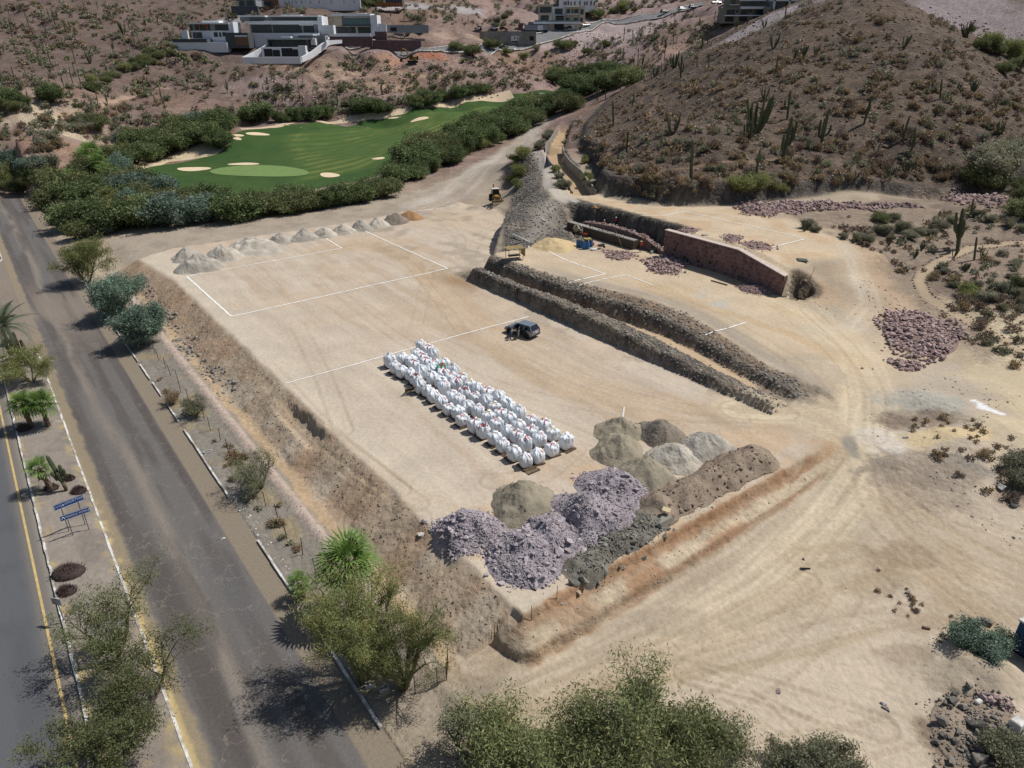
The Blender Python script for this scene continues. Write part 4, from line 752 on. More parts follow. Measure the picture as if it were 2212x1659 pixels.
HEAPM = {'grey': mat('grey_gravel', S(184,177,165), .96, .10, .9, 1.2, 4, var2=S(160,153,142)), 'pale': mat('pale_gravel', S(202,194,180), .96, .09, .9, 1.2, 4, var2=S(180,171,157)), 'dark': mat('dark_gravel', S(144,134,122), .96, .10, .9, 1.0, 4, var2=S(128,118,106)), 'olive': mat('olive_gravel', S(160,150,130), .96, .09, .9, .8, 4, var2=S(146,138,120)), 'orange': mat('orange_soil', S(166,128,92), .97, .1, .9, .8, 4), 'brown': mat('brown_soil', S(154,138,120), .97, .13, .9, 1.0, 3.5, var2=S(138,123,108)), 'sand': mat('yellow_sand', S(204,180,138), .97, .05, 1.2, .35, 5), 'purple': mat('purple_rubble_core', S(168,159,162), .95, .14, 1.4, 1.2, 3.0, var2=S(150,141,145)), 'green': mat('green_rubble_core', S(126,121,110), .95, .16, 1.4, 1.2, 3.0, var2=S(106,101,93)), 'pink': mat('pink_rubble_core', S(140,118,112), .95, .14, 1.4, 1.5, 3.0)}
def heap(x0, x1, yt, yb, kind, label, cat='gravel heap', name='gravel_heap', seed=0, group=None, clods=0, sharp=1.0):
    m_ = Mound(x0, x1, yt, yb, seed, None, sharp); o = link(name, m_.mesh(name), HEAPM[kind], loc=(m_.x, m_.y, m_.z0)); tag(o, label, cat, group)
    if clods:
        P_ = []; sz = []
        for _ in range(clods):
            x, y = m_.at(math.sqrt(random.uniform(.02, 1.15)), random.uniform(0, 6.28)); P_.append((x-m_.x, y-m_.y, float(m_.z(x, y))-m_.z0)); sz.append(random.uniform(.03, .10))
        q = link('clods', rocks_mesh('clods', P_, sz, STONE_J['tan' if kind in ('pale','grey') else 'brown']), parent=o); q['kind'] = 'stuff'
    return m_, o
ROWG = 'grey gravel heaps tipped in a row along the far side of the pad'
L11 = [(372,440,533,566,'grey','behind the big front one'),(385,482,539,591,'grey','the big front one'),(446,527,526,566,'pale','third from the road'),(490,618,511,552,'pale','the widest, fourth from the road'),(578,640,502,529,'grey','fifth from the road'),(628,688,494,523,'grey','sixth from the road'),(676,730,487,515,'pale','seventh from the road'),(717,771,481,508,'pale','eighth from the road'),(757,808,473,499,'grey','ninth from the road'),(791,845,466,493,'pale','tenth from the road'),(826,884,460,486,'dark','the darkest one')]
for k, (a0, a1, t, b_, kd, wh) in enumerate(L11): heap(a0, a1, t, b_, kd, 'grey gravel heap in the row beside chalk lines, '+wh, seed=k*1.3, group=ROWG, clods=60)
heap(858, 913, 453, 477, 'orange', 'orange brown soil heap at the end of the row of grey heaps', 'soil heap', 'soil_heap', 15)
SG = 'grey heaps beside the rubble at the near side of the pad'
for k, (a0, a1, t, b_, kd, wh) in enumerate([(1280,1392,899,958,'olive','with the white post stuck in it'),(1366,1482,895,968,'dark','the dark one behind the rest'),(1267,1398,934,1008,'olive','leftmost of the cluster beside the bulk bags'),(1449,1585,932,1004,'grey','rearmost on the right beside the brown ridge'),(1394,1517,955,1024,'pale','the palest one in the middle'),(1321,1465,988,1068,'olive','touching the purple rubble'),(1049,1208,1036,1134,'olive','standing alone between bulk bags and purple rubble')]):
    heap(a0, a1, t, b_, kd, 'grey sand heap '+wh, 'sand heap', 'sand_heap', 20+k*1.7, SG, 110, 1.4)
heap(1143, 1248, 513, 543, 'sand', 'yellow sand heap beside the blue drums on the upper pad', 'sand heap', 'sand_heap', 41, sharp=2.5)

def rubble(label, mounds, kind, n_parts, n_mass, size, cat='rubble heap', name='rubble_heap', core=None, big=(), spread=1.08, sizep=1.8, group=None, h_=None, flat=False):
    """heap of stones: a core, the stones that show largest as parts, the small ones as one mass"""
    ms = [q if isinstance(q, Ridge) else Mound(*q, h_, 1.5) for q in mounds]; root = thing(name, label, cat, (ms[0].x, ms[0].y, ms[0].z0), group=group); base = Vector(root.location)
    def zz(x, y): return np.max([m_.z(x, y) for m_ in ms], axis=0)
    for m_ in ms: link('core', m_.mesh('core', k=.8 if flat else 1.0), HEAPM[core or kind], root, loc=Vector((m_.x, m_.y, m_.z0))-base)
    W_ = np.array([m_.R*m_.Rb for m_ in ms]); W_ = W_/W_.sum()
    def spots(n):
        k = RNG.choice(len(ms), n, p=W_); r = spread*np.sqrt(RNG.random(n)); r = np.where(RNG.random(n) < .06, r*1.18, r); t = RNG.uniform(0, 6.283, n); r = r*(1+.12*np.sin(3*t+k)+.08*np.sin(5*t+2*k)); xy = np.array([ms[a_].at(b_, c_) for a_, b_, c_ in zip(k, r, t)]); return np.column_stack([xy, np.maximum(zz(xy[:, 0], xy[:, 1]), Hs(xy[:, 0], xy[:, 1]))])
    lo, hi = size; P_ = spots(n_parts)
    for k in range(n_parts):
        x, y, z = P_[k]; s_ = lo*1.4+(hi-lo*1.4)*random.random()**sizep
        if k < len(big): g_ = G(big[k][0], big[k][1]); x, y, s_ = g_.x, g_.y, big[k][2]; z = max(float(zz(x, y)), float(Hs(x, y)))
        link('stone', random.choice(RM[kind]), None, root, loc=(x-base.x, y-base.y, z-base.z+s_*(.32+.25*random.random() if flat else .2)), rot=(random.uniform(-.6, .6), random.uniform(-.6, .6), random.uniform(0, 6.28)), scale=(s_*random.uniform(.9, 1.3), s_, s_*random.uniform(.75, 1.1)))
    n_mass = int(n_mass*.72); P_ = spots(n_mass)-np.array(base); sz = lo*RNG.uniform(.35, 1.1, n_mass) if not flat else lo*RNG.uniform(.5, 1.7, n_mass); P_[:, 2] += sz*.3
    q = link('small_stones', rocks_mesh('small_stones', P_, sz, STONE_J[kind]), parent=root); q['kind'] = 'stuff'
    return root
rubble('purple rubble heap at the edge of the fill slope', [(940,1090,1093,1192,1)], 'purple', 200, 2800, (.09,.30), sizep=2.0)
rubble('long purple rubble heap in the middle of the stockpiles', [(1243,1408,1022,1100,2),(1175,1370,1055,1180,3),(1105,1265,1095,1210,4)], 'purple', 300, 6500, (.09,.36), big=[(1262,1196,.55),(1207,1205,.5),(1185,1170,.42),(1205,1160,.42),(1228,1190,.4),(1250,1180,.36)], sizep=2.6)
rubble('purple rubble heap nearest the corner of the pad', [(1038,1235,1158,1258,5)], 'purple', 240, 3200, (.09,.32), big=[(1166,1262,.42),(1150,1260,.38)], sizep=2.6)
rubble('dark green grey rubble ridge with one great boulder', [Ridge([(1246,1230),(1296,1198),(1350,1164),(1405,1128)], 1.4, .9, 6)], 'green', 260, 2200, (.07,.30), big=[(1434,1138,.85),(1240,1258,.5),(1262,1255,.42),(1310,1232,.42),(1390,1205,.36),(1368,1180,.4),(1436,1160,.34),(1290,1262,.3)], sizep=2.6, h_=0.9)
rubble('brown soil ridge strewn with stones at the edge of the near cut', [Ridge([(1425,1104),(1480,1072),(1540,1038),(1595,1008),(1632,992)], 1.95, 1.35, 9)], 'brown', 150, 2200, (.05,.24), 'soil heap', 'soil_ridge', 'brown', sizep=3, h_=1.25)
rubble('pink stone heap in front of the half built wall', [(1388,1486,550,592,12)], 'pink', 260, 900, (.10,.36), spread=1.0, sizep=1.2, flat=True, h_=0.5)
rubble('flat scatter of pink stones between the two walls', [(1303,1372,540,562,13)], 'pink', 110, 300, (.09,.28), spread=1.0, sizep=1.2, flat=True, h_=0.3)
rubble('small pink rubble heap at the end of the finished wall', [(1594,1672,605,637,14)], 'pink', 110, 900, (.06,.18), spread=1.05, flat=True, h_=0.8)
rubble('large pink boulder heap beside the garden path', [(1905,2065,668,775,15)], 'pink', 300, 1100, (.16,.46), spread=1.0, sizep=1.3, flat=True, h_=0.8)
rubble('small flat heap of grey pink slabs below the boulder heap', [(1922,1990,776,800,16)], 'pink', 70, 200, (.10,.36), spread=1.0, flat=True, h_=0.25)
rubble('long pink stone windrow at the foot of the hill', [(1590,1690,432,466,17),(1660,1760,430,462,18),(1740,1820,430,455,19),(1810,1890,434,452,20)], 'pink', 300, 1200, (.16,.5), spread=1.05, sizep=1.3, flat=True, h_=1.0)
rubble('thin pink stone windrow running towards the scrub', [(1880,1932,436,450,21),(1926,1985,438,449,22)], 'pink', 70, 200, (.14,.4), spread=1.1, flat=True, h_=0.6)
rubble('pink boulder heap under the right end of the hill cut', [(2040,2122,414,440,23),(2110,2180,420,446,24)], 'pink', 180, 400, (.16,.5), spread=1.05, sizep=1.3, flat=True, h_=1.0)
rubble('small pink rubble heap behind the top of the finished wall', [(1462,1510,489,505,25)], 'pink', 60, 250, (.07,.22), spread=1.1, flat=True, h_=0.25); rubble('middle pink rubble heap behind the top of the finished wall', [(1560,1602,504,524,26)], 'pink', 60, 250, (.07,.22), spread=1.1, flat=True, h_=0.3); rubble('last pink rubble heap on the terrace before the chalk corner', [(1600,1670,520,540,27)], 'pink', 70, 200, (.07,.26), spread=1.1, flat=True, h_=0.2)
rubble('grey and pink boulder heap in the lower right corner', [(2010,2110,1500,1660,28),(2090,2212,1490,1640,29),(2080,2260,1560,1700,30)], 'grey', 200, 1400, (.06,.32), core='brown', big=[(2030,1566,.45),(2110,1575,.6),(2160,1590,.42),(2110,1648,.55),(2130,1600,.4),(2200,1580,.36),(2060,1520,.4),(2080,1530,.36)], sizep=2.2, flat=True, h_=0.35)
rubble('pink stones at the top of the lower right boulder heap', [(2120,2190,1500,1535,31)], 'pink', 60, 120, (.08,.26), core='brown', spread=1.0, flat=True, h_=0.3)
# stones strewn on slopes and ground: masses by area, and loose boulders one by one
def strew(name, label, kind, n, poly_uv, size, dens=None, lift=.0):
    p = np.array(poly_uv); u0, v0 = p.min(0); u1, v1 = p.max(0); uu = RNG.uniform(u0, u1, n*4); vv = RNG.uniform(v0, v1, n*4); k = poly_sd(uu, vv, poly_uv) < 0
    if dens is not None: k &= RNG.random(n*4) < dens(uu, vv)
    uu, vv = uu[k][:n], vv[k][:n]; x, y = uu*UX+vv*VX, uu*UY+vv*VY; z = Hs(x, y); sz = size[0]+(size[1]-size[0])*RNG.random(len(x))**3
    o = link(name, rocks_mesh(name, np.stack([x, y, z], 1), sz, STONE_J[kind])); return tag(o, label, 'stones', kind='stuff')
strew('slope_stones', 'small stones strewn over the brown fill slope', 'brown', 2600, [(27,16.2),(27,20.1),(110,20.1),(110,16.2)], (.03,.16)); strew('slope_stones', 'grey cobbles lying at the foot of the fill slope', 'grey', 900, [(70,15.2),(70,17.6),(118,17.8),(118,15.0)], (.08,.45), lambda u, v: .25+.75*(vnoise(u*.18, v*.5, 5) > .5))
strew('slope_stones', 'stones along the pale ditch bank beside the fence', 'tan', 800, [(30,13.6),(30,15.2),(90,15.2),(90,13.6)], (.03,.14)); strew('bank_stones', 'broken grey rock covering the banks of the trench', 'grey', 5200, [(32,54.6),(32,60.2),(42,62.5),(52,65),(62,62.5),(74,60.6),(85,60),(85.5,54.8)], (.05,.30), lambda u, v: np.where((v > 56.6+.5*twid(u)) & (v < 58.1+1.15*twid(u)), .06, 1.0))
strew('cut_stones', 'stones in the near cut slope', 'tan', 500, [(23.8,20),(26,20),(26,52),(24,52)], (.03,.12)); strew('ground_stones', 'pebbles strewn over the sandy ground in front', 'brown', 500, [(0,18),(22,18),(24,60),(-10,60)], (.02,.07)); strew('ground_stones', 'dark stones on the grey patches by the junction', 'grey', 500, [(10,52),(28,60),(26,78),(6,72)], (.04,.2), lambda u, v: .15+.85*(vnoise(u*.3, v*.3, 6) > .55)); strew('ground_stones', 'loose stones between the wall end and the garden path', 'pink', 500, [(30,74),(48,82),(46,98),(30,92)], (.04,.22), lambda u, v: .1+.9*(vnoise(u*.3, v*.3, 16) > .6))
def strew_xy(name, label, kind, n, poly, size, p=3):
    q = np.array(poly); lo = q.min(0); hi = q.max(0); x = RNG.uniform(lo[0], hi[0], n*4); y = RNG.uniform(lo[1], hi[1], n*4); k = poly_sd(x, y, poly) < 0; x, y = x[k][:n], y[k][:n]; sz = size[0]+(size[1]-size[0])*RNG.random(len(x))**p
    return tag(link(name, rocks_mesh(name, np.stack([x, y, Hs(x, y)], 1), sz, STONE_J[kind])), label, 'stones', kind='stuff')
strew_xy('ridge_stones', 'broken grey rock on the shoulder below the ridge track', 'grey', 2600, [(-1.2,112),(-0.5,137),(1.5,165),(4,185),(6.5,180),(6.3,150),(6.2,128),(12,117.5),(12.5,111),(4,111.5),(1.5,106)], (.08,.38)); strew_xy('hill_stones', 'countless dark stones covering the hill', 'hill', 9500, [(24,123),(31,122),(54,130),(100,140),(190,170),(160,260),(95,290),(55,262),(24,222),(18,180),(19,150),(18.5,132)], (.15,.75), 4)
strew_xy('hillside_stones', 'pink rock debris on the slopes below the villas', 'pink', 4200, [G(*q)[:2] for q in ((560,240),(700,260),(900,235),(1100,190),(1300,150),(1500,100),(1450,45),(1250,70),(1050,130),(800,112),(600,150))], (.25,.9), 3)
strew_xy('haul_stones', 'stones along the edge of the haul road under the mesquites', 'grey', 500, [G(*q)[:2] for q in ((250,512),(400,486),(520,478),(640,462),(760,440),(850,420),(980,372),(985,380),(850,432),(640,470),(500,488),(300,512))], (.08,.35))
for k, (px_, py_, s_, kd, lb) in enumerate([(909,1157,.34,'white','white boulder on the fill slope beside the purple rubble'),(1682,1495,.22,'pink','pink stone alone on the sand'),(1913,1532,.24,'grey','dark stone on the sand, smaller neighbour beside it'),(1908,1521,.2,'purple','grey stone just above its dark neighbour on the sand'),(1757,1638,.5,'grey','large flat stone at the bottom edge among the shrubs'),(1736,1209,.16,'grey','dark stone on the rutted sand right of the junction'),(1955,945,.3,'white','white boulder beside the dead brush'),(2163,1055,.5,'white','large pale boulder at the right edge beside rubbish'),(1248,1281,.34,'tan','pale boulder at the rim of the near cut'),(1213,1304,.14,'purple','small purple stone at the rim of the near cut'),(483,1165,.2,'white','white stone on the verge'),(1310,745,.1,'grey','tiny stone'),(1064,862,.12,'brown','b'),(1862,796,.22,'pink','pink stone left of the flat slab heap'),(1886,797,.17,'pink','smaller pink stone left of the flat slab heap'),(1905,758,.2,'pink','pale pink stone below the track bend'),(1915,668,.3,'pink','pink stone above the boulder heap'),(2130,1345,.5,'grey','grey slab beside the round green bush'),(2000,1357,.3,'brown','dark stone by the dry branches'),(1960,1280,.25,'grey','black stone on the rutted sand'),(1740,608,.34,'pink','pink stone beside the rod at the wall end')]):
    if len(lb) < 12: continue
    p_ = G(px_, py_); tag(link('boulder', random.choice(RM[kd]), None, None, loc=p_+Vector((0, 0, s_*.25)), rot=(random.uniform(-.3, .3), random.uniform(-.3, .3), k), scale=(s_*1.15, s_, s_*.85)), lb, 'boulder')
# stones that edge the garden path, one by one
d_ = np.array(GARDEN_PATH); seg = np.concatenate([[0], np.cumsum(np.hypot(*np.diff(d_, axis=0).T))]); tt_ = np.arange(0, seg[-1], .62)
xs_ = np.interp(tt_, seg, d_[:, 0]); ys_ = np.interp(tt_, seg, d_[:, 1]); tx_ = np.gradient(xs_); ty_ = np.gradient(ys_); ln_ = np.hypot(tx_, ty_)
for sgn in (-1, 1):
    for i in range(len(tt_)):
        if random.random() < .12: continue
        x, y = xs_[i]-sgn*ty_[i]/ln_[i]*.85+random.gauss(0, .06), ys_[i]+sgn*tx_[i]/ln_[i]*.85+random.gauss(0, .06); s_ = random.uniform(.12, .24)
        tag(link('edging_stone', random.choice(RM['brown']), None, None, loc=on(x, y, s_*.2), rot=random.uniform(0, 6), scale=(s_*1.2, s_, s_*.8)), 'brown stone laid along the edge of the curving garden path', 'stone', 'stones edging the garden path')
# ================================================================ PLANTS
def grow(seed, H, W, stems=3, lean=.5, kids=(5, 4, 4), droop=0.0, first=.28, curl=.35, trunk=0.0):
    """skeleton: list of (points, radii) and the fine twigs that carry leaves"""
    r = random.Random(seed); segs = []; twigs = []
    def branch(p, d, L, rad, lvl):
        pts = [p.copy()]; n = 4
        for i in range(n):
            d = (d + Vector((r.gauss(0, curl), r.gauss(0, curl), r.gauss(0, curl*.6) + (.12 if lvl < 2 else -droop)))*.5).normalized(); p = p + d*L/n; pts.append(p.copy())
        segs.append((pts, [rad*(1-.55*i/n) for i in range(n+1)], lvl))
        if lvl >= len(kids): twigs.append(pts); return
        for k in range(kids[lvl]):
            t = r.uniform(.35, 1.0) if k else 1.0; i = min(int(t*n), n-1); q = pts[i].lerp(pts[i+1], t*n-i if t < 1 else 1.0)
            az = r.uniform(0, 6.283); out = Vector((math.cos(az), math.sin(az), r.uniform(-.1, .7))); nd = (d*.75 + out*.8).normalized()
            branch(q, nd, L*r.uniform(.5, .8), rad*.42, lvl+1)
        twigs.append(pts[-3:])
    R0 = .035*H if stems == 1 else .026*H; base = Vector((0, 0, 0))
    if trunk: segs.append(([Vector((0, 0, -.1)), Vector((r.uniform(-.1, .1), r.uniform(-.1, .1), trunk*.5)), Vector((r.uniform(-.2, .2), r.uniform(-.2, .2), trunk))], [R0*1.5, R0*1.25, R0*1.1], 0)); base = segs[0][0][-1]
    for k in range(stems):
        az = 6.283*k/stems + r.uniform(-.5, .5); d = Vector((math.cos(az)*lean, math.sin(az)*lean, 1)).normalized(); branch(base + Vector((math.cos(az), math.sin(az), 0))*R0*.5, d, H*(first+r.uniform(-.04, .06))*1.3, R0, 0)
    allp = np.array([p for s in twigs for p in s]); zmax = allp[:, 2].max(); wx = np.percentile(np.abs(allp[:, :2]), 97); kx = W/2/max(wx, .1)*.92; kz = H/zmax*.97
    sc = lambda p: Vector((p.x*kx, p.y*kx, p.z*kz))
    return [([sc(p) for p in s], r_, l_) for s, r_, l_ in segs], [[sc(p) for p in t] for t in twigs]
def leaf_mesh(name, twigs, per, size, wid, spread, seed, hang=.3, tint=.22, maxn=None):
    g = np.random.default_rng(seed); C_ = []; col = []
    for t in twigs:
        t = np.array([tuple(p) for p in t]); n = max(2, int(per*.72)); k = g.integers(0, len(t)-1, n); f = g.random(n)[:, None]; P_ = t[k]*(1-f)+t[k+1]*f + g.normal(0, spread, (n, 3)); C_.append(P_); b = 1+g.uniform(-tint, tint); y = g.uniform(-.12, .12); col.append(np.tile([b*(1+y), b, b*(1-abs(y))], (n, 1))*g.uniform(.8, 1.2, (n, 1)))
    P_ = np.vstack(C_); col = np.vstack(col); N = len(P_); d = g.normal(0, 1, (N, 3)); d[:, 2] -= hang; d /= np.linalg.norm(d, axis=1)[:, None]; e = np.cross(d, g.normal(0, 1, (N, 3))); e /= np.linalg.norm(e, axis=1)[:, None]+1e-9
    L = size*g.uniform(.6, 1.3, (N, 1)); w_ = wid*1.25*g.uniform(.6, 1.3, (N, 1)); V_ = np.stack([P_-d*L*.5-e*w_*.3, P_+e*w_*.5, P_+d*L*.5, P_-e*w_*.5], 1).reshape(-1, 3); F_ = np.arange(N*4).reshape(-1, 4); V_[:, 2] = np.maximum(V_[:, 2], .03)
    me = mesh_np(name, V_, F_); vcol(me, np.hstack([np.repeat(col, 4, 0), np.ones((N*4, 1))])); return me
def wood_mesh(name, segs, maxlvl=3, n=5):
    b = MB()
    for p, r_, l_ in segs:
        if l_ <= maxlvl: b.path(p, [max(q, .006) for q in r_], n if l_ < 1 else 3)
    return b.mesh(name, True)
LEAF = {k: mat('leaf_'+k, c, .7, .10, .8, attr='Col', trans=.3, rnd=.26, spec=.2) for k, c in dict(mesq=S(128,134,94), dark=S(108,122,82), pale=S(146,150,100), tam=S(124,142,128), grey=S(152,150,130), dry=S(158,138,112), palm=S(112,138,72), sage=S(146,146,122), rust=S(138,120,108)).items()}
BARK = mat('bark', S(92,80,68), .95, .2, 6.0, .4, 14); GBARK = mat('green_bark', S(124,124,84), .9, .15, 5.0); DBARK = mat('dry_bark', S(122,108,96), .95, .2, 6.0)
def tree_proto(kind, seed, H, W, per, size, wid, spread, stems=3, kids=(5, 4, 4), wl=3, bark=None, **k):
    segs, tw = grow(seed, H, W, stems, kids=kids, **{q: k[q] for q in k if q in ('lean', 'droop', 'first', 'curl', 'trunk')}); lm = leaf_mesh('crown', tw, per, size, wid, spread, seed, k.get('hang', .3), k.get('tint', .22)); wm = wood_mesh('trunk', segs, min(wl, 2)); lm.materials.append(LEAF[kind]); wm.materials.append(bark or BARK); return lm, wm
def plant_at(pr, p, label, cat, name, sc=1.0, rz=None, group=None, sz=None):
    t = thing(name, label, cat, p, random.uniform(0, 6.28) if rz is None else rz, group, (sc*(sz or 1), sc*(sz or 1), sc)); link('crown', pr[0], None, t); link('trunk', pr[1], None, t); return t
# ---- near trees, each grown on its own
def near_tree(px_, py_, H, W, kind, seed, label, name='palo_verde_tree', per=34, size=.22, wid=.035, spread=.16, **k):
    return plant_at(tree_proto(kind, seed, H, W, per, size, wid, spread, **k), G(px_, py_), label, 'tree', name, rz=seed*.7)
PV = dict(stems=4, kids=(5, 5, 5), bark=GBARK, droop=.1, hang=.9)
near_tree(785,1470,8.6,6.4,'pale',3,'large green palo verde tree at the site corner casting a wide shadow on the road',per=46,size=.30,wid=.03,spread=.2,**PV)
near_tree(873,1486,7.4,5.6,'pale',8,'thinner palo verde tree beside the fence end, right of the large one',per=30,size=.30,wid=.028,spread=.18,**PV)
near_tree(566,1052,4.3,4.6,'sage',12,'sparse grey green palo verde growing through the verge fence',per=16,size=.26,wid=.026,spread=.16,stems=5,kids=(5,4,4),bark=GBARK,lean=.8)
near_tree(424,902,2.6,2.6,'sage',14,'small thin palo verde shrub on the verge by the fence posts',per=16,size=.22,wid=.03,spread=.12,stems=5,kids=(4,4,3),bark=GBARK,lean=.6)
near_tree(372,872,1.6,1.8,'dry',15,'low dry bush on the verge next to the broken kerb',name='dry_bush',per=14,size=.2,wid=.03,spread=.12,stems=5,kids=(4,3,3),lean=.9)
near_tree(190,614,7.2,8.2,'pale',21,'drooping yellow green palo verde tree overhanging the road edge',per=44,size=.42,wid=.06,spread=.3,stems=4,kids=(5,5,4),bark=GBARK,droop=.3,hang=1.2)
TM = dict(stems=8, kids=(5, 5, 3), lean=.42, tint=.34, first=.12)
near_tree(258,682,6.2,6.0,'tam',31,'bushy blue green tamarisk between road and slope, the larger one',name='tamarisk_tree',per=60,size=.34,wid=.09,spread=.34,**TM); near_tree(305,744,5.8,5.2,'tam',33,'slimmer blue green tamarisk beside the start of the wire fence',name='tamarisk_tree',per=56,size=.34,wid=.09,spread=.3,**TM)
MQ = dict(stems=3, kids=(5, 5, 4), lean=.9, hang=.5, trunk=.7)
near_tree(258,1424,5.2,7.2,'mesq',41,'wide airy mesquite tree on the median casting a shadow across the avenue',name='mesquite_tree',per=34,size=.2,wid=.04,spread=.2,**MQ); near_tree(318,1575,5.0,7.8,'mesq',43,'leaning mesquite tree on the median at the bottom edge of the picture',name='mesquite_tree',per=42,size=.2,wid=.04,spread=.2,**MQ); near_tree(236,1668,4.0,5.5,'mesq',47,'mesquite bush at the very bottom of the median',name='mesquite_tree',per=44,size=.2,wid=.045,spread=.24,**MQ)
near_tree(72,828,4.6,6.0,'pale',51,'small yellow green palo verde on the median under the date palm',per=26,size=.28,wid=.04,spread=.2,**PV)
BQ = dict(stems=5, kids=(5, 5, 4), lean=.8, hang=.2, tint=.38)
near_tree(1345,1625,5.2,6.2,'mesq',61,'tall dense mesquite in the middle of the bottom edge',name='mesquite_tree',per=26,size=.26,wid=.05,spread=.36,**BQ); near_tree(1235,1665,4.0,5.6,'mesq',63,'broad mesquite bush left of the tall one on the bottom edge',name='mesquite_tree',per=26,size=.26,wid=.05,spread=.36,**BQ); near_tree(1475,1668,3.6,5.2,'mesq',65,'mesquite bush right of the tall one on the bottom edge',name='mesquite_tree',per=28,size=.26,wid=.05,spread=.34,**BQ); near_tree(1090,1672,4.2,5.0,'mesq',67,'olive mesquite bush at the left end of the bottom edge thicket',name='mesquite_tree',per=28,size=.26,wid=.05,spread=.34,**BQ); near_tree(1005,1640,4.6,3.2,'sage',69,'thin wispy young mesquite beside the dirt entrance',name='mesquite_tree',per=16,size=.22,wid=.04,spread=.14,stems=4,kids=(4,4,3),lean=.4); near_tree(1560,1672,2.6,3.4,'sage',71,'thin outer twigs of mesquite at the right end of the thicket',name='mesquite_tree',per=22,size=.18,wid=.045,spread=.2,**BQ)
near_tree(1715,1668,1.6,2.6,'sage',73,'low olive shrub at the bottom edge, the left one on the sand',name='desert_shrub',per=26,size=.16,wid=.05,spread=.16,**BQ); near_tree(1800,1672,1.5,2.8,'sage',75,'low olive shrub at the bottom edge beside the large flat stone',name='desert_shrub',per=26,size=.16,wid=.05,spread=.16,**BQ); near_tree(2160,1650,1.6,3.0,'sage',77,'faint grey shrub in front of the lower right boulder heap',name='desert_shrub',per=22,size=.16,wid=.05,spread=.16,**BQ)
near_tree(2112,1400,1.3,3.0,'tam',79,'low round blue green bush on the sand beside the blue cabin',name='green_bush',per=110,size=.16,wid=.06,spread=.2,stems=9,kids=(4,4),lean=1.3,wl=1)
# ---- palms
FROND = mat('palm_leaf', S(112,140,70), .55, .12, 3.0, rnd=.18, spec=.35, trans=.25); DFROND = mat('date_leaf', S(112,122,96), .6, .12, 3.0, rnd=.15, spec=.35, trans=.2); SKIRT = mat('palm_skirt', S(128,106,80), .95, .2, 4.0); PTRUNK = mat('palm_trunk', S(112,94,78), .95, .25, 5.0, .6, 9)
def fan_mesh(L=1.0, n=15):
    b = MB(); b.tube((0, 0, 0), (L*.55, 0, .12*L), .018*L, .012*L, 4); h = Vector((L*.55, 0, .12*L))
    for i in range(n):
        a = math.radians(-115+230*i/(n-1)); d = Vector((math.cos(a), math.sin(a), .10*math.cos(a))); e = Vector((-math.sin(a), math.cos(a), 0))*L*.045; l_ = L*(.62+.22*math.cos(a)); m_ = h + d*l_*.6 + Vector((0, 0, .03*L)); b.add([h, m_+e, h+d*l_-Vector((0, 0, .14*L)), m_-e], [(0, 1, 2, 3)])
    return b.mesh('frond')
def pinnate_mesh(L=2.2, n=22):
    b = MB(); pts = [Vector((L*t, 0, L*(.42*t-.72*t*t))) for t in np.linspace(0, 1, 7)]; b.path(pts, [.03, .026, .022, .018, .014, .01, .005], 4)
    for i in range(n):
        t = .12+.86*i/(n-1); k = min(int(t*6), 5); p = pts[k].lerp(pts[k+1], t*6-k); ll = L*.24*math.sin(math.pi*(.12+.85*t))**.6
        for s_ in (-1, 1): q = p+Vector((ll*.45, s_*ll, -.12*ll)); b.add([p-Vector((.02, 0, 0)), q, p+Vector((.05, 0, 0))], [(0, 1, 2)])
    return b.mesh('frond')
FAN = fan_mesh(); PIN = pinnate_mesh(); FAN.materials.append(FROND); PIN.materials.append(DFROND)
def palm(p, H, kind, label, name, L=1.2, n=26, lean=(0, 0), group=None, skirt=True, rz=0.0):
    t = thing(name, label, 'palm tree', p, rz, group); top = Vector((lean[0], lean[1], H)); b = MB(); k = 9; b.path([top*(i/(k-1)) - Vector((0, 0, .1 if i == 0 else 0)) for i in range(k)], [.16+.05*(i % 2)+.05*(1-i/k) for i in range(k)], 9); b.build('trunk', PTRUNK, t, True)
    if skirt:
        s_ = MB()
        for i in range(26): a = random.uniform(0, 6.28); z = random.uniform(-.9, -.1); s_.add([top+Vector((math.cos(a)*.15, math.sin(a)*.15, z+.2)), top+Vector((math.cos(a+.3)*.35, math.sin(a+.3)*.35, z-.5)), top+Vector((math.cos(a-.2)*.32, math.sin(a-.2)*.32, z-.45))], [(0, 1, 2)])
        s_.build('dead_leaf_skirt', SKIRT, t)
    for i in range(n):
        a = i*2.39996; el = math.radians(75-115*(i/(n-1))**.85); link('frond', PIN if kind == 'date' else FAN, None, t, loc=top, rot=(random.uniform(-.2, .2), -el, a), scale=L*random.uniform(.85, 1.12)*(1/1.0 if kind != 'date' else 1))
    return t
palm(G(62,792), 5.0, 'date', 'date palm with arching fronds on the far end of the median', 'date_palm', 1.45, 26, (-1.2,.1), skirt=False)
palm(G(70,926), 2.6, 'fan', 'left one of the two bright green fan palms on the median', 'fan_palm', 1.35, 28, (-.15,0)); palm(G(106,924), 2.6, 'fan', 'right one of the two bright green fan palms on the median', 'fan_palm', 1.3, 28, (-.1,0)); palm(G(116,1062), 2.2, 'fan', 'ragged fan palm leaning beside the ribbed cactus on the median', 'fan_palm', 1.0, 15, (-.7,.1))
palm(G(760,1330), 4.2, 'fan', 'bright green fan palm rising behind the large palo verde', 'fan_palm', 1.75, 30, (.1,.2)); palm(G(655,1291), 1.2, 'fan', 'small fan palm beside the kerb above the large palo verde', 'fan_palm', .85, 16, (-.15,0))
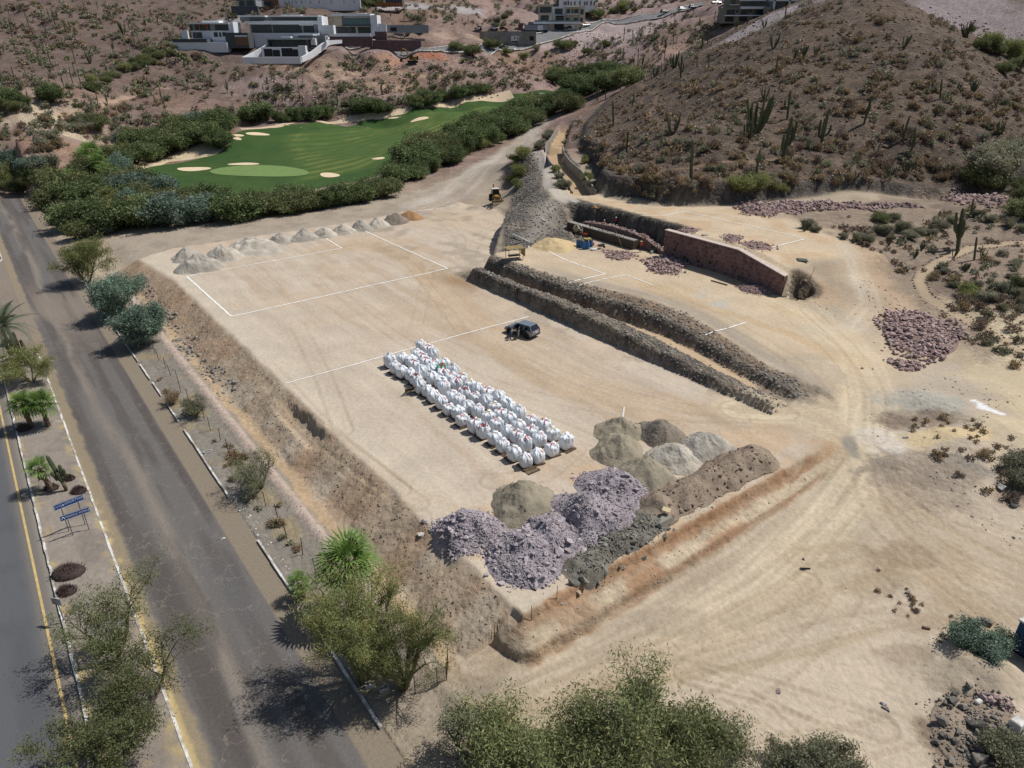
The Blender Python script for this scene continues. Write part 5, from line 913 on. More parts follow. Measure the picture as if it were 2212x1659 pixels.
for q, hh, w_ in (((222,392),4.0,'tallest of the fan palms in the tree belt'),((190,372),3.4,'left fan palm in the tree belt'),((168,412),2.6,'lowest fan palm in the tree belt near the road'),((206,360),3.6,'rear fan palm in the tree belt'),((236,404),3.0,'right fan palm in the tree belt near the fairway')): palm(G(*q), hh, 'fan', 'green '+w_, 'fan_palm', 2.4, 22, (0,0), 'fan palms among the trees by the road')
for q, hh, w_ in (((400,86),7.5,'tall palm in front of the white villa'),((444,83),3.0,'low grey palm on the pool terrace'),((635,74),3.4,'grey palm before the middle villa'),((708,75),5.6,'slender palm between the middle and right villas'),((495,48),3.0,'small palm on the rubble behind the white villa'),((687,68),1.6,'small palm at the end of the middle villa terrace')): palm(G(*q), hh, 'date', w_, 'villa_palm', 1.5, 18, (0,0), skirt=False)
# ---- tree belts: a few kinds grown once, then placed one by one
MID = {k: [tree_proto(k2, sd_, H, W, per, sz, wd, spd, stems=st, kids=ki, wl=2, lean=ln, hang=hg, tint=.32, bark=bk) for sd_ in sds] for k, (k2, sds, H, W, per, sz, wd, spd, st, ki, ln, hg, bk) in dict(
  mesq=('mesq', (101, 102, 103), 5, 7.0, 26, .42, .16, .42, 4, (5, 5, 3), .9, .4, BARK), dark=('dark', (111, 112, 113), 5, 6.4, 30, .42, .18, .42, 5, (5, 5, 3), .75, .3, BARK), pale=('pale', (121, 122), 5, 6.0, 20, .5, .12, .4, 4, (5, 5, 3), .7, 1.0, GBARK), tam=('tam', (131, 132), 5, 5.6, 34, .42, .16, .4, 6, (5, 5, 3), .45, .1, BARK), grey=('grey', (141, 142), 4, 5.0, 22, .4, .12, .36, 5, (5, 4, 3), .9, .3, DBARK)).items()}
SHR = {k: [tree_proto(k2, sd_, 1.2, 1.9, per, .30, .12, .20, stems=6, kids=(4, 3), wl=1, lean=1.1, hang=-.2, tint=.3, bark=DBARK) for sd_ in (151, 152, 153)] for k, (k2, per) in dict(dry=('dry', 7), sage=('sage', 8), green=('mesq', 9), rust=('rust', 6), grey=('grey', 7)).items()}
def shrub_one(kind):       # crown and twigs of a small shrub in one mesh, for plants a few pixels wide
    out = []
    for lm, wm in SHR[kind]: out.append(lm)
    return out
def scatter_px(poly, n, mind, seed, tries=40):
    r = random.Random(seed); p = np.array(poly, float); lo = p.min(0); hi = p.max(0); out = []
    for _ in range(n*tries):
        q = (r.uniform(lo[0], hi[0]), r.uniform(lo[1], hi[1]))
        if poly_sd(np.array([q[0]]), np.array([q[1]]), poly)[0] > 0: continue
        if any(abs(q[0]-a[0]) < mind[0] and abs(q[1]-a[1]) < mind[1] for a in out): continue
        out.append(q)
        if len(out) >= n: break
    return sorted(out, key=lambda q: q[1])
DESC = dict(mesq='olive green mesquite tree', dark='dark green mesquite tree', pale='yellow green palo verde tree', tam='blue grey tamarisk tree', grey='grey leafless thorn tree')
def belt(pxs, kinds, size, label, group, seed):
    r = random.Random(seed); cnt = {}
    for q in sorted(pxs, key=lambda q: -q[1]):
        k = r.choices(list(kinds), list(kinds.values()))[0]; pr = r.choice(MID[k]); s_ = (size[0]*.8+(size[1]*1.05-size[0]*.8)*r.random())/5.0
        n_ = cnt.get(k, 0); cnt[k] = n_+1; plant_at(pr, G(*q)-Vector((0, 0, .1)), DESC[k]+' '+label+(', '+ordinal(n_)+' nearest' if len(pxs) > 1 else ''), 'tree', {'mesq': 'mesquite_tree', 'dark': 'mesquite_tree', 'pale': 'palo_verde_tree', 'tam': 'tamarisk_tree', 'grey': 'thorn_tree'}[k], s_, r.uniform(0, 6.28), group, r.uniform(.85, 1.3))
belt(scatter_px([(-30,395),(30,412),(90,452),(140,492),(185,520),(250,508),(330,496),(430,484),(515,477),(520,455),(420,440),(340,425),(290,392),(255,372),(150,372),(40,362),(-30,360)], 75, (24,9), 1), dict(mesq=4, dark=3, tam=2, grey=1.2, pale=.6), (3.6,6.2), 'in the belt between road and fairway', 'trees in the belt between the road and the fairway', 1)
belt(scatter_px([(250,372),(330,352),(345,338),(400,322),(470,305),(492,288),(478,272),(420,276),(360,292),(300,312),(255,335)], 30, (22,7), 2), dict(mesq=3, dark=4, tam=.6), (4,6.5), 'beyond the sand waste left of the fairway', 'trees left of the fairway', 2)
belt([(455,310),(476,322),(468,316)], dict(dark=1), (6,7), 'standing on the pale sand waste', 'trees on the sand waste', 3)
belt([(560,462),(585,466),(612,462),(640,457),(668,454),(695,449),(722,446),(750,441),(778,436),(806,430),(832,424),(575,450),(630,446),(690,438),(745,428),(800,418),(845,410)], dict(mesq=3, dark=3, tam=.4), (3.6,5.0), 'in the row before the putting green', 'trees between the haul road and the green', 4)
belt(scatter_px([(850,405),(900,385),(985,350),(1060,318),(1110,292),(1165,268),(1225,248),(1250,226),(1230,212),(1180,225),(1110,250),(1030,285),(960,315),(880,350),(840,385)], 62, (20,8), 5), dict(mesq=3, dark=5, pale=.2), (4.4,6.6), 'in the long row right of the fairway', 'trees in the long row right of the fairway', 5)
belt(scatter_px([(1240,215),(1300,205),(1360,190),(1370,170),(1300,160),(1200,165),(1190,180),(1230,190)], 26, (14,6), 6), dict(mesq=3, dark=4, pale=.6), (4.5,7), 'where the fairway meets the hill', 'trees at the far end of the fairway', 6)
belt([(800,243),(818,246),(835,242),(782,244),(905,230),(935,222),(925,228),(960,216),(990,212),(1010,206),(1030,203),(1045,200),(900,233),(600,262),(620,264),(640,262),(670,260),(690,257),(560,262),(540,266),(700,255)], dict(dark=3, mesq=2), (3.4,6.0), 'along the far edge of the fairway', 'trees along the far edge of the fairway', 7)
belt([(112,222)], dict(dark=1), (7,7.2), 'standing alone beside the small far green', None, 8)
belt(scatter_px([(-20,215),(60,222),(80,235),(30,240),(-20,236)], 8, (10,5), 9), dict(mesq=2, dark=2), (3,4.5), 'behind the small far green on the left', 'trees behind the small far green', 9)
belt(scatter_px([(150,260),(215,262),(230,280),(170,285)], 9, (14,6), 10), dict(mesq=2, grey=2, dark=1), (3,4.5), 'on the slope below the small far green', 'trees below the small far green', 10)
belt(scatter_px([(280,160),(390,120),(385,100),(330,110),(250,150),(180,190),(200,200)], 22, (14,6), 11), dict(mesq=2, grey=1, pale=1), (2.4,4), 'in the gully below the white villa', 'trees in the gully below the white villa', 11)
belt([(1115,368),(1122,384),(1108,396),(1118,405),(1112,350),(1128,345)], dict(pale=3, mesq=1), (2.4,3.2), 'at the foot of the rocky ridge', 'shrubs at the foot of the ridge', 12)
belt([(1180,302),(1170,312),(1165,322),(1186,292),(1200,372),(1208,385),(1212,398),(1218,408)], dict(grey=2, pale=1), (1.8,2.6), 'between the ridge track and the channel', 'shrubs along the concrete channel', 13)
belt([(1265,352),(1268,392),(1278,405),(1225,298),(1222,312)], dict(grey=1, pale=2), (2.0,2.8), 'behind the wall of the concrete channel', 'shrubs behind the channel wall', 14)
belt([(1600,418),(1585,412),(1622,415)], dict(pale=1), (2.6,3.4), 'against the cut at the foot of the hill', 'green shrubs against the hill cut', 15)
belt([(1690,416),(1672,412)], dict(pale=1), (2.0,2.6), 'above the long pink stone windrow', 'green shrubs above the stone windrow', 16)
belt([(2150,360),(2178,372),(2130,382),(2165,345),(2195,330)], dict(mesq=1, grey=1), (4.5,6), 'below the right flank of the hill', 'trees at the right edge below the hill', 17)
belt([(2110,405),(2135,408),(2160,404),(2205,410),(2212,440),(2220,470)], dict(mesq=2, dark=1), (3,4.4), 'at the right edge behind the pink boulders', 'trees behind the pink boulder heap', 18)
belt([(2160,120),(2185,128),(2205,135),(2120,108),(2140,112),(2200,150),(2170,160),(2215,120),(2095,72)], dict(pale=1, mesq=2), (3.5,5), 'beyond the right flank of the hill', 'trees in the dip beyond the hill', 19)
belt([(1310,100),(1292,108),(1270,118),(1240,100),(1215,108),(1180,122),(1160,110),(1130,128),(1095,118),(1010,112),(985,110),(1065,108),(1020,122),(880,78),(910,74),(902,66),(790,12),(800,14),(815,12),(1070,60),(1090,40),(1075,52),(1170,30),(1165,20),(1350,28),(1370,26),(1290,40),(1345,20),(1325,30)], dict(mesq=3, grey=1, pale=1), (3.0,5.0), 'among the far houses', 'trees among the far houses', 20)
# garden scrub on the right
GS = dict(grey=3, mesq=.4)
belt([(1742,492),(1760,500),(1850,520),(1880,510),(1905,505),(1925,520),(1945,500),(1965,515),(1985,505),(1820,515),(1870,528),(2010,510),(2030,495),(2055,480),(2110,470),(2140,480),(2180,490),(2205,500),(1900,480),(1930,478)], GS, (1.4,2.5), 'in the scrub above the path', 'scrub between the terrace and the garden path', 21)
belt([(2040,590),(2070,600),(2110,620),(2140,610),(2165,630),(2190,640),(2205,620),(2130,650),(2090,640),(2060,620),(2180,600),(2210,660),(2195,575),(2150,570),(2205,1010),(2212,1055),(2195,1048)], dict(grey=4, mesq=.4, pale=.5), (1.0,2.0), 'right of the curving garden path', 'scrub right of the garden path', 22)
# ---- desert shrubs: the largest one by one, the rest as one mass
def shrub_field(poly, n_one, n_mass, kinds, size, label, group, seed, massname, masslabel):
    r = random.Random(seed); P_ = np.array(poly, float); lo = P_.min(0); hi = P_.max(0); q = np.stack([np.random.default_rng(seed).uniform(lo[0], hi[0], (n_one+n_mass)*5), np.random.default_rng(seed+1).uniform(lo[1], hi[1], (n_one+n_mass)*5)], 1); q = q[poly_sd(q[:, 0], q[:, 1], poly) < 0]; q = q[np.random.default_rng(seed+2).random(len(q)) < .12+1.2*sstep(.38, .66, fbm(q[:, 0]*.02, q[:, 1]*.05, seed, 4))]
    pts_ = [G(*a_) for a_ in q[:n_one+n_mass]]; pts_ = [p for p in pts_ if p.length < 640]; siz = [size[0]+(size[1]-size[0])*r.random()**1.6*(1.5 if r.random() < .1 else 1) for _ in pts_]; order = sorted(range(len(pts_)), key=lambda i: -siz[i]/px_scale(pts_[i])); mass_v = []; mass_f = []; mass_c = []; b = 0
    mk = {k: shrub_one(k) for k in kinds}; ar = {}
    for k in mk:
        for m_ in mk[k]:
            v_ = np.empty(len(m_.vertices)*3); m_.vertices.foreach_get('co', v_); c_ = np.empty(len(m_.vertices)*4); m_.color_attributes['Col'].data.foreach_get('color', c_); ar[m_.name] = (v_.reshape(-1, 3), c_.reshape(-1, 4))
    for j, i in enumerate(order):
        k = r.choices(list(kinds), list(kinds.values()))[0]; m_ = r.choice(mk[k]); s_ = siz[i]; p = pts_[i]; rz = r.uniform(0, 6.28)
        if j < n_one: tag(link('desert_shrub', m_, None, None, p, rz, (s_, s_, s_*r.uniform(.8, 1.2))), label[k], 'shrub', group)
        else:
            v_, c_ = ar[m_.name]; step = 11; nq = len(v_)//4; sel = np.arange(0, nq, step); vv_ = v_.reshape(-1, 4, 3)[sel].reshape(-1, 3); cc_ = c_.reshape(-1, 4, 4)[sel].reshape(-1, 4).copy(); ctr = vv_.reshape(-1, 4, 3).mean(1, keepdims=True); vv_ = ((vv_.reshape(-1, 4, 3)-ctr)*2.5+ctr).reshape(-1, 3); cs, sn = math.cos(rz), math.sin(rz); x = (vv_[:, 0]*cs-vv_[:, 1]*sn)*s_+p.x; y = (vv_[:, 0]*sn+vv_[:, 1]*cs)*s_+p.y; z = vv_[:, 2]*s_+p.z; mass_v.append(np.stack([x, y, z], 1)); base_ = np.array(LEAFC[k]); cc_[:, :3] *= base_*r.uniform(.8, 1.2); mass_c.append(cc_); mass_f.append(np.arange(len(x)).reshape(-1, 4)+b); b += len(x)
    if mass_v:
        me = mesh_np(massname, np.vstack(mass_v), np.vstack(mass_f)); vcol(me, np.vstack(mass_c)); tag(link(massname, me, mat('shrub_mass', None, .8, .1, .8, attr='Col', trans=.2)), masslabel, 'shrubs', kind='stuff')
LEAFC = dict(dry=S(158,138,112), sage=S(146,146,122), green=S(122,130,92), rust=S(138,120,108), grey=S(152,150,130))
HILLP = [(1235,300),(1250,260),(1300,235),(1400,185),(1500,125),(1600,80),(1700,25),(1760,0),(1950,0),(2050,55),(2130,105),(2212,170),(2212,330),(2130,390),(1900,395),(1700,405),(1520,415),(1400,430),(1320,395),(1275,345)]
shrub_field(HILLP, 140, 1050, dict(dry=6, rust=3, sage=1.2, grey=1.5), (.55,1.05), dict(dry='dry straw brown shrub among the dark stones of the hill', rust='leafless red brown thorn shrub among the dark stones of the hill', sage='grey green shrub among the dark stones of the hill', grey='pale grey shrub among the dark stones of the hill'), 'shrubs on the hill', 31, 'hill_shrubs', 'countless small dry shrubs covering the hill')
FARP = [(-20,-15),(480,-15),(470,60),(400,90),(380,110),(520,150),(560,140),(700,150),(760,115),(900,150),(1000,130),(1100,120),(1200,110),(1330,80),(1480,20),(1560,60),(1500,120),(1400,175),(1350,150),(1200,155),(1180,185),(1100,200),(1000,208),(880,232),(700,255),(540,270),(490,272),(400,275),(250,310),(90,330),(-20,330)]
shrub_field(FARP, 100, 2100, dict(sage=3, green=1.2, grey=3, dry=1.6, rust=3.4), (.6,1.5), dict(sage='grey green desert shrub on the far hillside', green='olive green desert shrub on the far hillside', grey='pale grey desert shrub on the far hillside', dry='straw coloured dry shrub on the far hillside', rust='brown leafless shrub on the far hillside'), 'shrubs on the far hillside', 41, 'hillside_shrubs', 'countless small shrubs dotting the far hillside')
shrub_field([(480,-15),(480,40),(620,40),(700,34),(830,34),(940,52),(1050,56),(1140,55),(1160,20),(1290,20),(1300,40),(1450,10),(1560,-10)], 20, 420, dict(sage=3, grey=3, rust=3, green=1), (.8,1.7), dict(sage='grey green shrub on the slope above the houses', green='olive shrub on the slope above the houses', grey='pale shrub on the slope above the houses', rust='brown shrub on the slope above the houses'), 'shrubs above the houses', 47, 'upper_shrubs', 'small shrubs dotting the slope above the houses')
shrub_field([(1750,470),(2212,440),(2212,800),(2120,780),(2000,640),(1900,560)], 26, 150, dict(dry=2, rust=3, grey=2, sage=1), (.35,.8), dict(dry='low straw coloured tuft in the scrub by the path', rust='low brown thorn bush in the scrub by the path', grey='low grey bush in the scrub by the path', sage='low grey green bush in the scrub by the path'), 'low scrub by the garden path', 51, 'path_scrub', 'small dry tufts around the garden path')
shrub_field([(1950,900),(2060,890),(2212,960),(2212,1090),(2100,1060),(1980,960)], 8, 40, dict(dry=3, rust=2), (.22,.45), dict(dry='dry yellow tuft beside the pale sand hollow', rust='dead black brush beside the pale sand hollow'), 'dry brush by the sand hollow', 53, 'hollow_tufts', 'small dry tufts around the sand hollow')
shrub_field([(1850,1200),(2050,1320),(2100,1420),(1980,1400),(1880,1260)], 4, 26, dict(dry=1, rust=1), (.12,.24), dict(dry='flat dry tuft on the rutted sand', rust='flat dead twigs on the rutted sand'), 'dry tufts on the rutted sand', 55, 'sand_tufts', 'tiny dry tufts on the sand')
shrub_field([(310,790),(560,1010),(700,1230),(660,1240),(500,1040),(330,820)], 14, 70, dict(dry=3, grey=2, sage=1), (.25,.55), dict(dry='dry yellow grass tuft on the verge by the fence', grey='grey weed on the verge by the fence', sage='grey green weed on the verge by the fence'), 'weeds on the verge', 57, 'verge_weeds', 'small dry weeds along the verge')
# ---- dark round bushes on the median
CUSH = mat('purple_brown_succulent', S(104,86,82), .85, .2, 5.0, attr='Col')
def cushion(px_, py_, w_, h_, label):
    p = G(px_, py_); s_ = px_scale(p); R_ = w_*s_/2; g = np.random.default_rng(int(px_)); n = 900; t = g.uniform(0, 6.283, n); cz = np.sqrt(g.uniform(0, 1, n)); r = R_*np.sqrt(1-cz*cz*.9)*g.uniform(.3, 1, n); P_ = np.stack([r*np.cos(t)*1.0, r*np.sin(t)*.8, h_*cz*g.uniform(.5, 1, n)], 1); d = P_/np.linalg.norm(P_, axis=1)[:, None]; d[:, 2] += .8; d /= np.linalg.norm(d, axis=1)[:, None]; e = np.cross(d, g.normal(0, 1, (n, 3))); e /= np.linalg.norm(e, axis=1)[:, None]; L = .22; V_ = np.stack([P_-e*.022, P_+e*.022, P_+d*L], 1).reshape(-1, 3); V_[:, 2] = np.maximum(V_[:, 2], 0.02); me = mesh_np('spikes', V_, np.arange(n*3).reshape(-1, 3)); cc = np.repeat(g.uniform(.7, 1.35, n), 3)[:, None]*np.ones((1, 4)); vcol(me, cc)
    core = MB().lathe([(R_*.85, -.05), (R_*.9, h_*.25), (R_*.7, h_*.6), (R_*.3, h_*.8)], 14, sy=.8).mesh('mound', True); vcol(core, np.full((len(core.vertices), 4), .45)); o = thing('succulent_bush', label, 'bush', p); link('spikes', me, CUSH, o); link('mound', core, CUSH, o)
for a_ in ((54,930,38,.6,'dark purple cushion bush under the two fan palms'),(112,1060,36,.6,'dark cushion bush at the foot of the ragged fan palm'),(150,1040,28,.6,'dark cushion bush behind the ribbed cactus'),(171,1066,36,.65,'round dark cushion bush right of the ribbed cactus'),(149,1242,80,.75,'largest dark cushion bush on the median below the blue signs'),(146,1283,48,.65,'round dark cushion bush beside the small road sign'),(22,745,40,.8,'dark bush at the kerb nose under the date palm')): cushion(*a_)
# ---- cacti
CACT = mat('cactus_skin', S(92,98,72), .75, .14, 3.0, rnd=.2); CWOOD = mat('cactus_wood', S(112,96,78), .95, .2, 4.0)
def rib_tube(b, pts, rs, ribs=9):
    pts = [Vector(p) for p in pts]; n = ribs*2; vs_ = []; m_ = len(pts)
    for k, p in enumerate(pts):
        d = pts[min(k+1, m_-1)]-pts[max(k-1, 0)]; q = d.to_track_quat('Z', 'Y')
        for i in range(n): a = 2*math.pi*i/n; r_ = rs[k]*(1.0 if i % 2 == 0 else .78); vs_.append(p+q@Vector((r_*math.cos(a), r_*math.sin(a), 0)))
    b.add(vs_, [(k*n+i, k*n+(i+1) % n, (k+1)*n+(i+1) % n, (k+1)*n+i) for k in range(m_-1) for i in range(n)]+[tuple(range((m_-1)*n, m_*n))])
def column(b, base, top, r_, ribs=9, bend=None):
    base = Vector(base); top = Vector(top); pts = []; rs = []
    for t in (0, .25, .5, .75, .92, .98, 1.0):
        p = base.lerp(top, t)
        if bend is not None: p = p + Vector(bend)*4*t*(1-t)
        pts.append(p); rs.append(r_*(.82 if t == 0 else 1.0 if t < .9 else .85 if t < .95 else .55 if t < .99 else .15))
    rib_tube(b, pts, rs, ribs)
def cardon_proto(seed, arms, H=6.0, r_=.26, ribs=7):
    r = random.Random(seed); out = []; b = MB(); column(b, (0, 0, -.2), (r.uniform(-.2, .2), r.uniform(-.2, .2), H), r_, ribs); out.append(('trunk', b.mesh('trunk'))); 
    for k in range(arms):
        a = 6.283*k/max(arms, 1)+r.uniform(-.6, .6); z0 = H*r.uniform(.22, .42); o_ = r.uniform(.5, .9); z1 = z0+H*r.uniform(.3, .52); d = Vector((math.cos(a), math.sin(a), 0)); b = MB(); pts = [Vector((0, 0, z0)), d*o_*.6+Vector((0, 0, z0+.15)), d*o_+Vector((0, 0, z0+.7)), d*o_*1.08+Vector((0, 0, (z0+z1)/2+.3)), d*o_*1.1+Vector((0, 0, z1)), d*o_*1.1+Vector((0, 0, z1+.12))]; rib_tube(b, pts, [r_*.6, r_*.75, r_*.8, r_*.8, r_*.6, r_*.15], ribs); out.append(('arm', b.mesh('arm')))
    for n_, m_ in out: m_.materials.append(CACT)
    return out
def clump_proto(seed, n=11, H=3.0):
    r = random.Random(seed); out = []
    for k in range(n): a = r.uniform(0, 6.28); o_ = r.uniform(.1, .5); L = H*r.uniform(.55, 1); b = MB(); column(b, (math.cos(a)*o_*.4, math.sin(a)*o_*.4, -.1), (math.cos(a)*(o_+L*.28), math.sin(a)*(o_+L*.28), L), .09, 6, (math.cos(a)*.12, math.sin(a)*.12, -.1)); m_ = b.mesh('stem'); m_.materials.append(CACT); out.append(('stem', m_))
    return out
PR = {'pole': [cardon_proto(1, 0), cardon_proto(2, 0)], 'one': [cardon_proto(3, 1), cardon_proto(4, 2)], 'arms': [cardon_proto(5, 3), cardon_proto(6, 4), cardon_proto(7, 5)], 'clump': [clump_proto(8), clump_proto(9, 14)]}
ONE = {}
for k, L_ in PR.items():
    ONE[k] = []
    for pr in L_:
        bm = bmesh.new()
        for n_, m_ in pr: bm.from_mesh(m_)
        me = bpy.data.meshes.new('cactus'); bm.to_mesh(me); bm.free(); me.materials.append(CACT); ONE[k].append(me)
CD = {'pole': 'single pole cardon cactus', 'one': 'cardon cactus with an arm or two', 'arms': 'many armed cardon cactus', 'clump': 'clump of slender cactus stems'}
CN = {'pole': 'cardon_cactus', 'one': 'cardon_cactus', 'arms': 'cardon_cactus', 'clump': 'organ_pipe_cactus'}
def cactus(px_, py_, hpx, kind, label, parts=False, group=None, tilt=0.0, k=1.0):
    p = G(px_, py_); dep = math.atan2(CAMZ-p.z, p.xy.length); H = hpx*px_scale(p)/max(math.cos(dep), .5); i = random.randrange(len(PR[kind])); s_ = H/(3.0 if kind == 'clump' else 6.0)
    if parts:
        t = thing(CN[kind], label, 'cactus', p, random.uniform(0, 6.28), group, (s_*k,)*2+(s_,))
        for n_, m_ in PR[kind][i]: link(n_, m_, None, t)
    else: t = tag(link(CN[kind], ONE[kind][i], None, None, p, random.uniform(0, 6.28), (s_*k, s_*k, s_)), label, 'cactus', group)
    t.rotation_euler = (random.gauss(0, .04), tilt+random.gauss(0, .04), t.rotation_euler[2]); return t
HC = [(1492,385,78,'pole'),(1493,398,30,'one'),(1630,392,66,'pole'),(1690,350,92,'arms'),(1772,318,76,'arms'),(1633,290,86,'clump'),(1700,258,60,'one'),(1620,300,50,'clump'),(1452,290,45,'clump'),(1325,272,50,'pole'),(1353,330,46,'pole'),(1440,380,20,'pole'),(1575,385,12,'pole'),(1505,325,14,'pole'),(1949,303,50,'one'),(1968,332,54,'one'),(1895,332,28,'pole'),(1866,268,58,'one'),(1880,310,16,'pole'),(2030,215,42,'pole'),(2200,160,50,'one'),(2212,270,30,'one'),(1953,103,28,'clump'),(2085,82,36,'clump'),(1735,122,26,'clump'),(1716,125,22,'clump'),(1670,105,32,'clump'),(1675,162,40,'pole'),(1840,240,14,'clump'),(1650,215,30,'clump'),(1762,120,24,'clump'),(1530,150,32,'pole'),(1516,108,30,'pole'),(1528,95,26,'pole'),(1590,112,12,'pole'),(1597,110,10,'pole'),(1455,148,36,'clump'),(1470,168,45,'one'),(1505,145,24,'pole'),(1436,165,20,'pole'),(1415,165,24,'clump'),(1428,155,20,'pole'),(1390,178,14,'pole'),(1340,195,22,'pole'),(1335,193,16,'pole'),(1290,218,32,'one'),(1308,215,22,'pole'),(1365,232,24,'one'),(1560,42,28,'pole'),(1543,45,20,'pole'),(1695,45,30,'pole'),(1650,60,20,'clump'),(1590,60,18,'clump'),(2070,195,18,'clump'),(2020,250,22,'clump'),(1795,245,16,'clump'),(1850,385,18,'clump'),(1920,388,34,'clump'),(1960,378,36,'clump'),(2100,200,30,'clump'),(2150,240,28,'one'),(2160,290,34,'clump')]
for i, (a_, b_, h_, k) in enumerate(HC): cactus(a_, b_, h_, k, {0: 'tall pole cardon with small arms low on the hill'}.get(i) or (CD[k]+' on the slope of the dark hill'), h_ >= 44, 'cacti on the dark hill')
cactus(2068,540,88,'arms','great many armed cardon standing above the garden path',True,tilt=.12,k=1.1); cactus(2104,562,52,'pole','leaning pole cardon beside the bend of the garden path',True,tilt=.22); cactus(2178,640,42,'pole','dark pole cardon in the scrub at the right edge',True); cactus(2095,470,40,'one','cardon behind the great one at the boulder heap',True)
for a_, b_, h_ in ((1738,500,20),(1845,525,16),(1920,530,18),(1975,556,22),(1990,540,20),(2060,556,22),(2120,560,22),(2085,585,20)): cactus(a_, b_, h_, 'clump', 'low clump of green cactus stems in the scrub', False, 'cactus clumps in the scrub')
FC = []
rr_ = random.Random(77)
for poly, n, hr in (([(0,10),(250,10),(300,90),(200,200),(60,230),(0,220)], 60, (14,34)),([(250,10),(470,40),(380,110),(300,170)], 22, (10,24)),([(120,240),(500,190),(520,250),(330,300)], 16, (14,34)),([(540,160),(900,200),(980,170),(1000,205),(850,235),(560,255)], 22, (12,28)),([(1230,100),(1450,70),(1480,130),(1360,170),(1220,140)], 20, (12,28)),([(600,45),(950,25),(1050,50),(900,70),(620,65)], 16, (9,18)),([(1100,20),(1500,5),(1550,60),(1350,60)], 14, (9,18))):
    for q in scatter_px(poly, n, (8,4), len(FC)+5): FC.append((q, rr_.uniform(*hr)))
for q, h_ in FC: k = rr_.choices(['pole', 'one', 'arms', 'clump'], [5, 3, 1.6, .5])[0]; cactus(q[0], q[1], h_, k, CD[k]+' on the far hillside', False, 'cacti on the far hillside', k=.75)
# the ribbed cactus on the median, large and near
def big_cardon(p, label, cols, s_=1.0):
    t = thing('cardon_cactus', label, 'cactus', p); b = MB(); b.path([(0, 0, -.1), (0, 0, .5), (-.05, 0, 1.0)], [.13, .15, .17], 9); b.build('woody_base', CWOOD, t, True)
    for i, (x0, y0, z0, x1, y1, z1, r_) in enumerate(cols): b = MB(); column(b, (x0, y0, z0), (x1, y1, z1), r_, 11, (0, 0, 0)); b.build('trunk' if i == 0 else 'arm', CACT, t)
big_cardon(G(145,1064), 'thick ribbed cardon cactus with stubby arms on the median', [(-.05,0,.9,-.75,.1,3.6,.17),(.1,.05,1.6,.0,.1,2.7,.15),(-.35,-.1,1.3,-.6,-.2,2.2,.15),(-.1,-.12,1.2,-.15,-.2,2.1,.14),(.2,.1,1.5,.22,.1,2.3,.13)])
for q, lb in (((28,770),'ribbed cardon columns left of the date palm trunk'),((50,778),'ribbed cardon columns right under the date palm')): big_cardon(G(*q), lb, [(0,0,.3,-.15,0,3.6,.2),(.45,.1,.2,.4,.1,2.6,.18),(-.4,.1,.2,-.5,.1,2.2,.17)])
# ================================================================ BULK BAGS
BAGM = mat('woven_bag', S(226,230,234,.92), .6, .07, 2.2, .5, 5, rnd=.06, spec=.4); TEAL = mat('teal_liner', S(120,196,178), .6, .1, 3.0); REDS = mat('red_strap', S(176,52,60), .7, .1, 5.0); YELS = mat('yellow_strap', S(206,180,70), .7, .1, 5.0); BLUS = mat('blue_seam', S(60,70,90), .7, .1, 5.0); PALLET = mat('pallet_wood', S(110,92,72), .9, .22, 3.0, .3, 10, rnd=.25); DEBRIS = mat('bag_debris', S(118,98,84), .95, .3, 6.0, 1.0, 8)
def bag_body(seed, style):
    """filled woven sack: square bulging sides with creases, top gathered, folded flat or left open"""
    r = np.random.default_rng(seed); nt = 56; H = .98+r.uniform(-.10, .16); prof = [(0.0, .45), (.03, .50), (.14, .53), (.34, .55), (.55, .555), (.74, .55), (.88, .53), (.97, .47)]; rows = []
    if style == 'tied': prof += [(1.06, .38), (1.11, .26), (1.16, .15), (1.21, .16), (1.23, .05)]
    elif style == 'flat': prof += [(1.00, .38), (.99, .26), (1.02, .15), (.98, .01)]
    elif style == 'ear': prof += [(1.07, .38), (1.16, .26), (1.26, .15), (1.30, .05)]
    else: prof += [(1.10, .47), (1.13, .44), (1.06, .38), (.94, .35), (.88, .2), (.87, .02)]
    ph = r.uniform(0, 6.28, 6); V_ = []
    for k, (z, R_) in enumerate(prof):
        for i in range(nt):
            t = 2*math.pi*i/nt; sq = 1/ (abs(math.cos(t))**4.5+abs(math.sin(t))**4.5)**(1/4.5); sq = sq if z < 1.0 else 1+(sq-1)*max(0, 1-(z-1)*6); top = max(0, min(1, (z-.55)/.5)); cre = .10*top*math.sin(7*t+ph[0]+3*z)+.07*top*math.sin(12*t+ph[1]-5*z)+.06*top*math.sin(17*t+ph[2]+9*z)+.04*top*math.sin(23*t+ph[4]-14*z)+.012*math.sin(5*t+z*14+ph[2])+.014*math.sin(z*26+2*t+ph[3]); q = R_*sq*(1+cre*(1 if R_ > .2 else 2.2)); zz = z*H + (.07*math.sin(2*t+ph[4])+.07*math.sin(5*t+ph[5])+.05*math.sin(9*t+ph[3]+z*20)+.03*math.sin(15*t+ph[1]))*top*min(1, R_*3); V_.append((q*math.cos(t)+.12*top*(z-.55)*math.cos(ph[0]), q*math.sin(t)+.12*top*(z-.55)*math.sin(ph[0]), zz))
    m = len(prof); F_ = [(k*nt+i, k*nt+(i+1) % nt, (k+1)*nt+(i+1) % nt, (k+1)*nt+i) for k in range(m-1) for i in range(nt)] + [tuple(range(nt-1, -1, -1)), tuple(range((m-1)*nt, m*nt))]; me = bpy.data.meshes.new('sack'); me.from_pydata(V_, [], F_); me.polygons.foreach_set('use_smooth', [True]*len(F_)); me.materials.append(BAGM); me.update(); return me, H
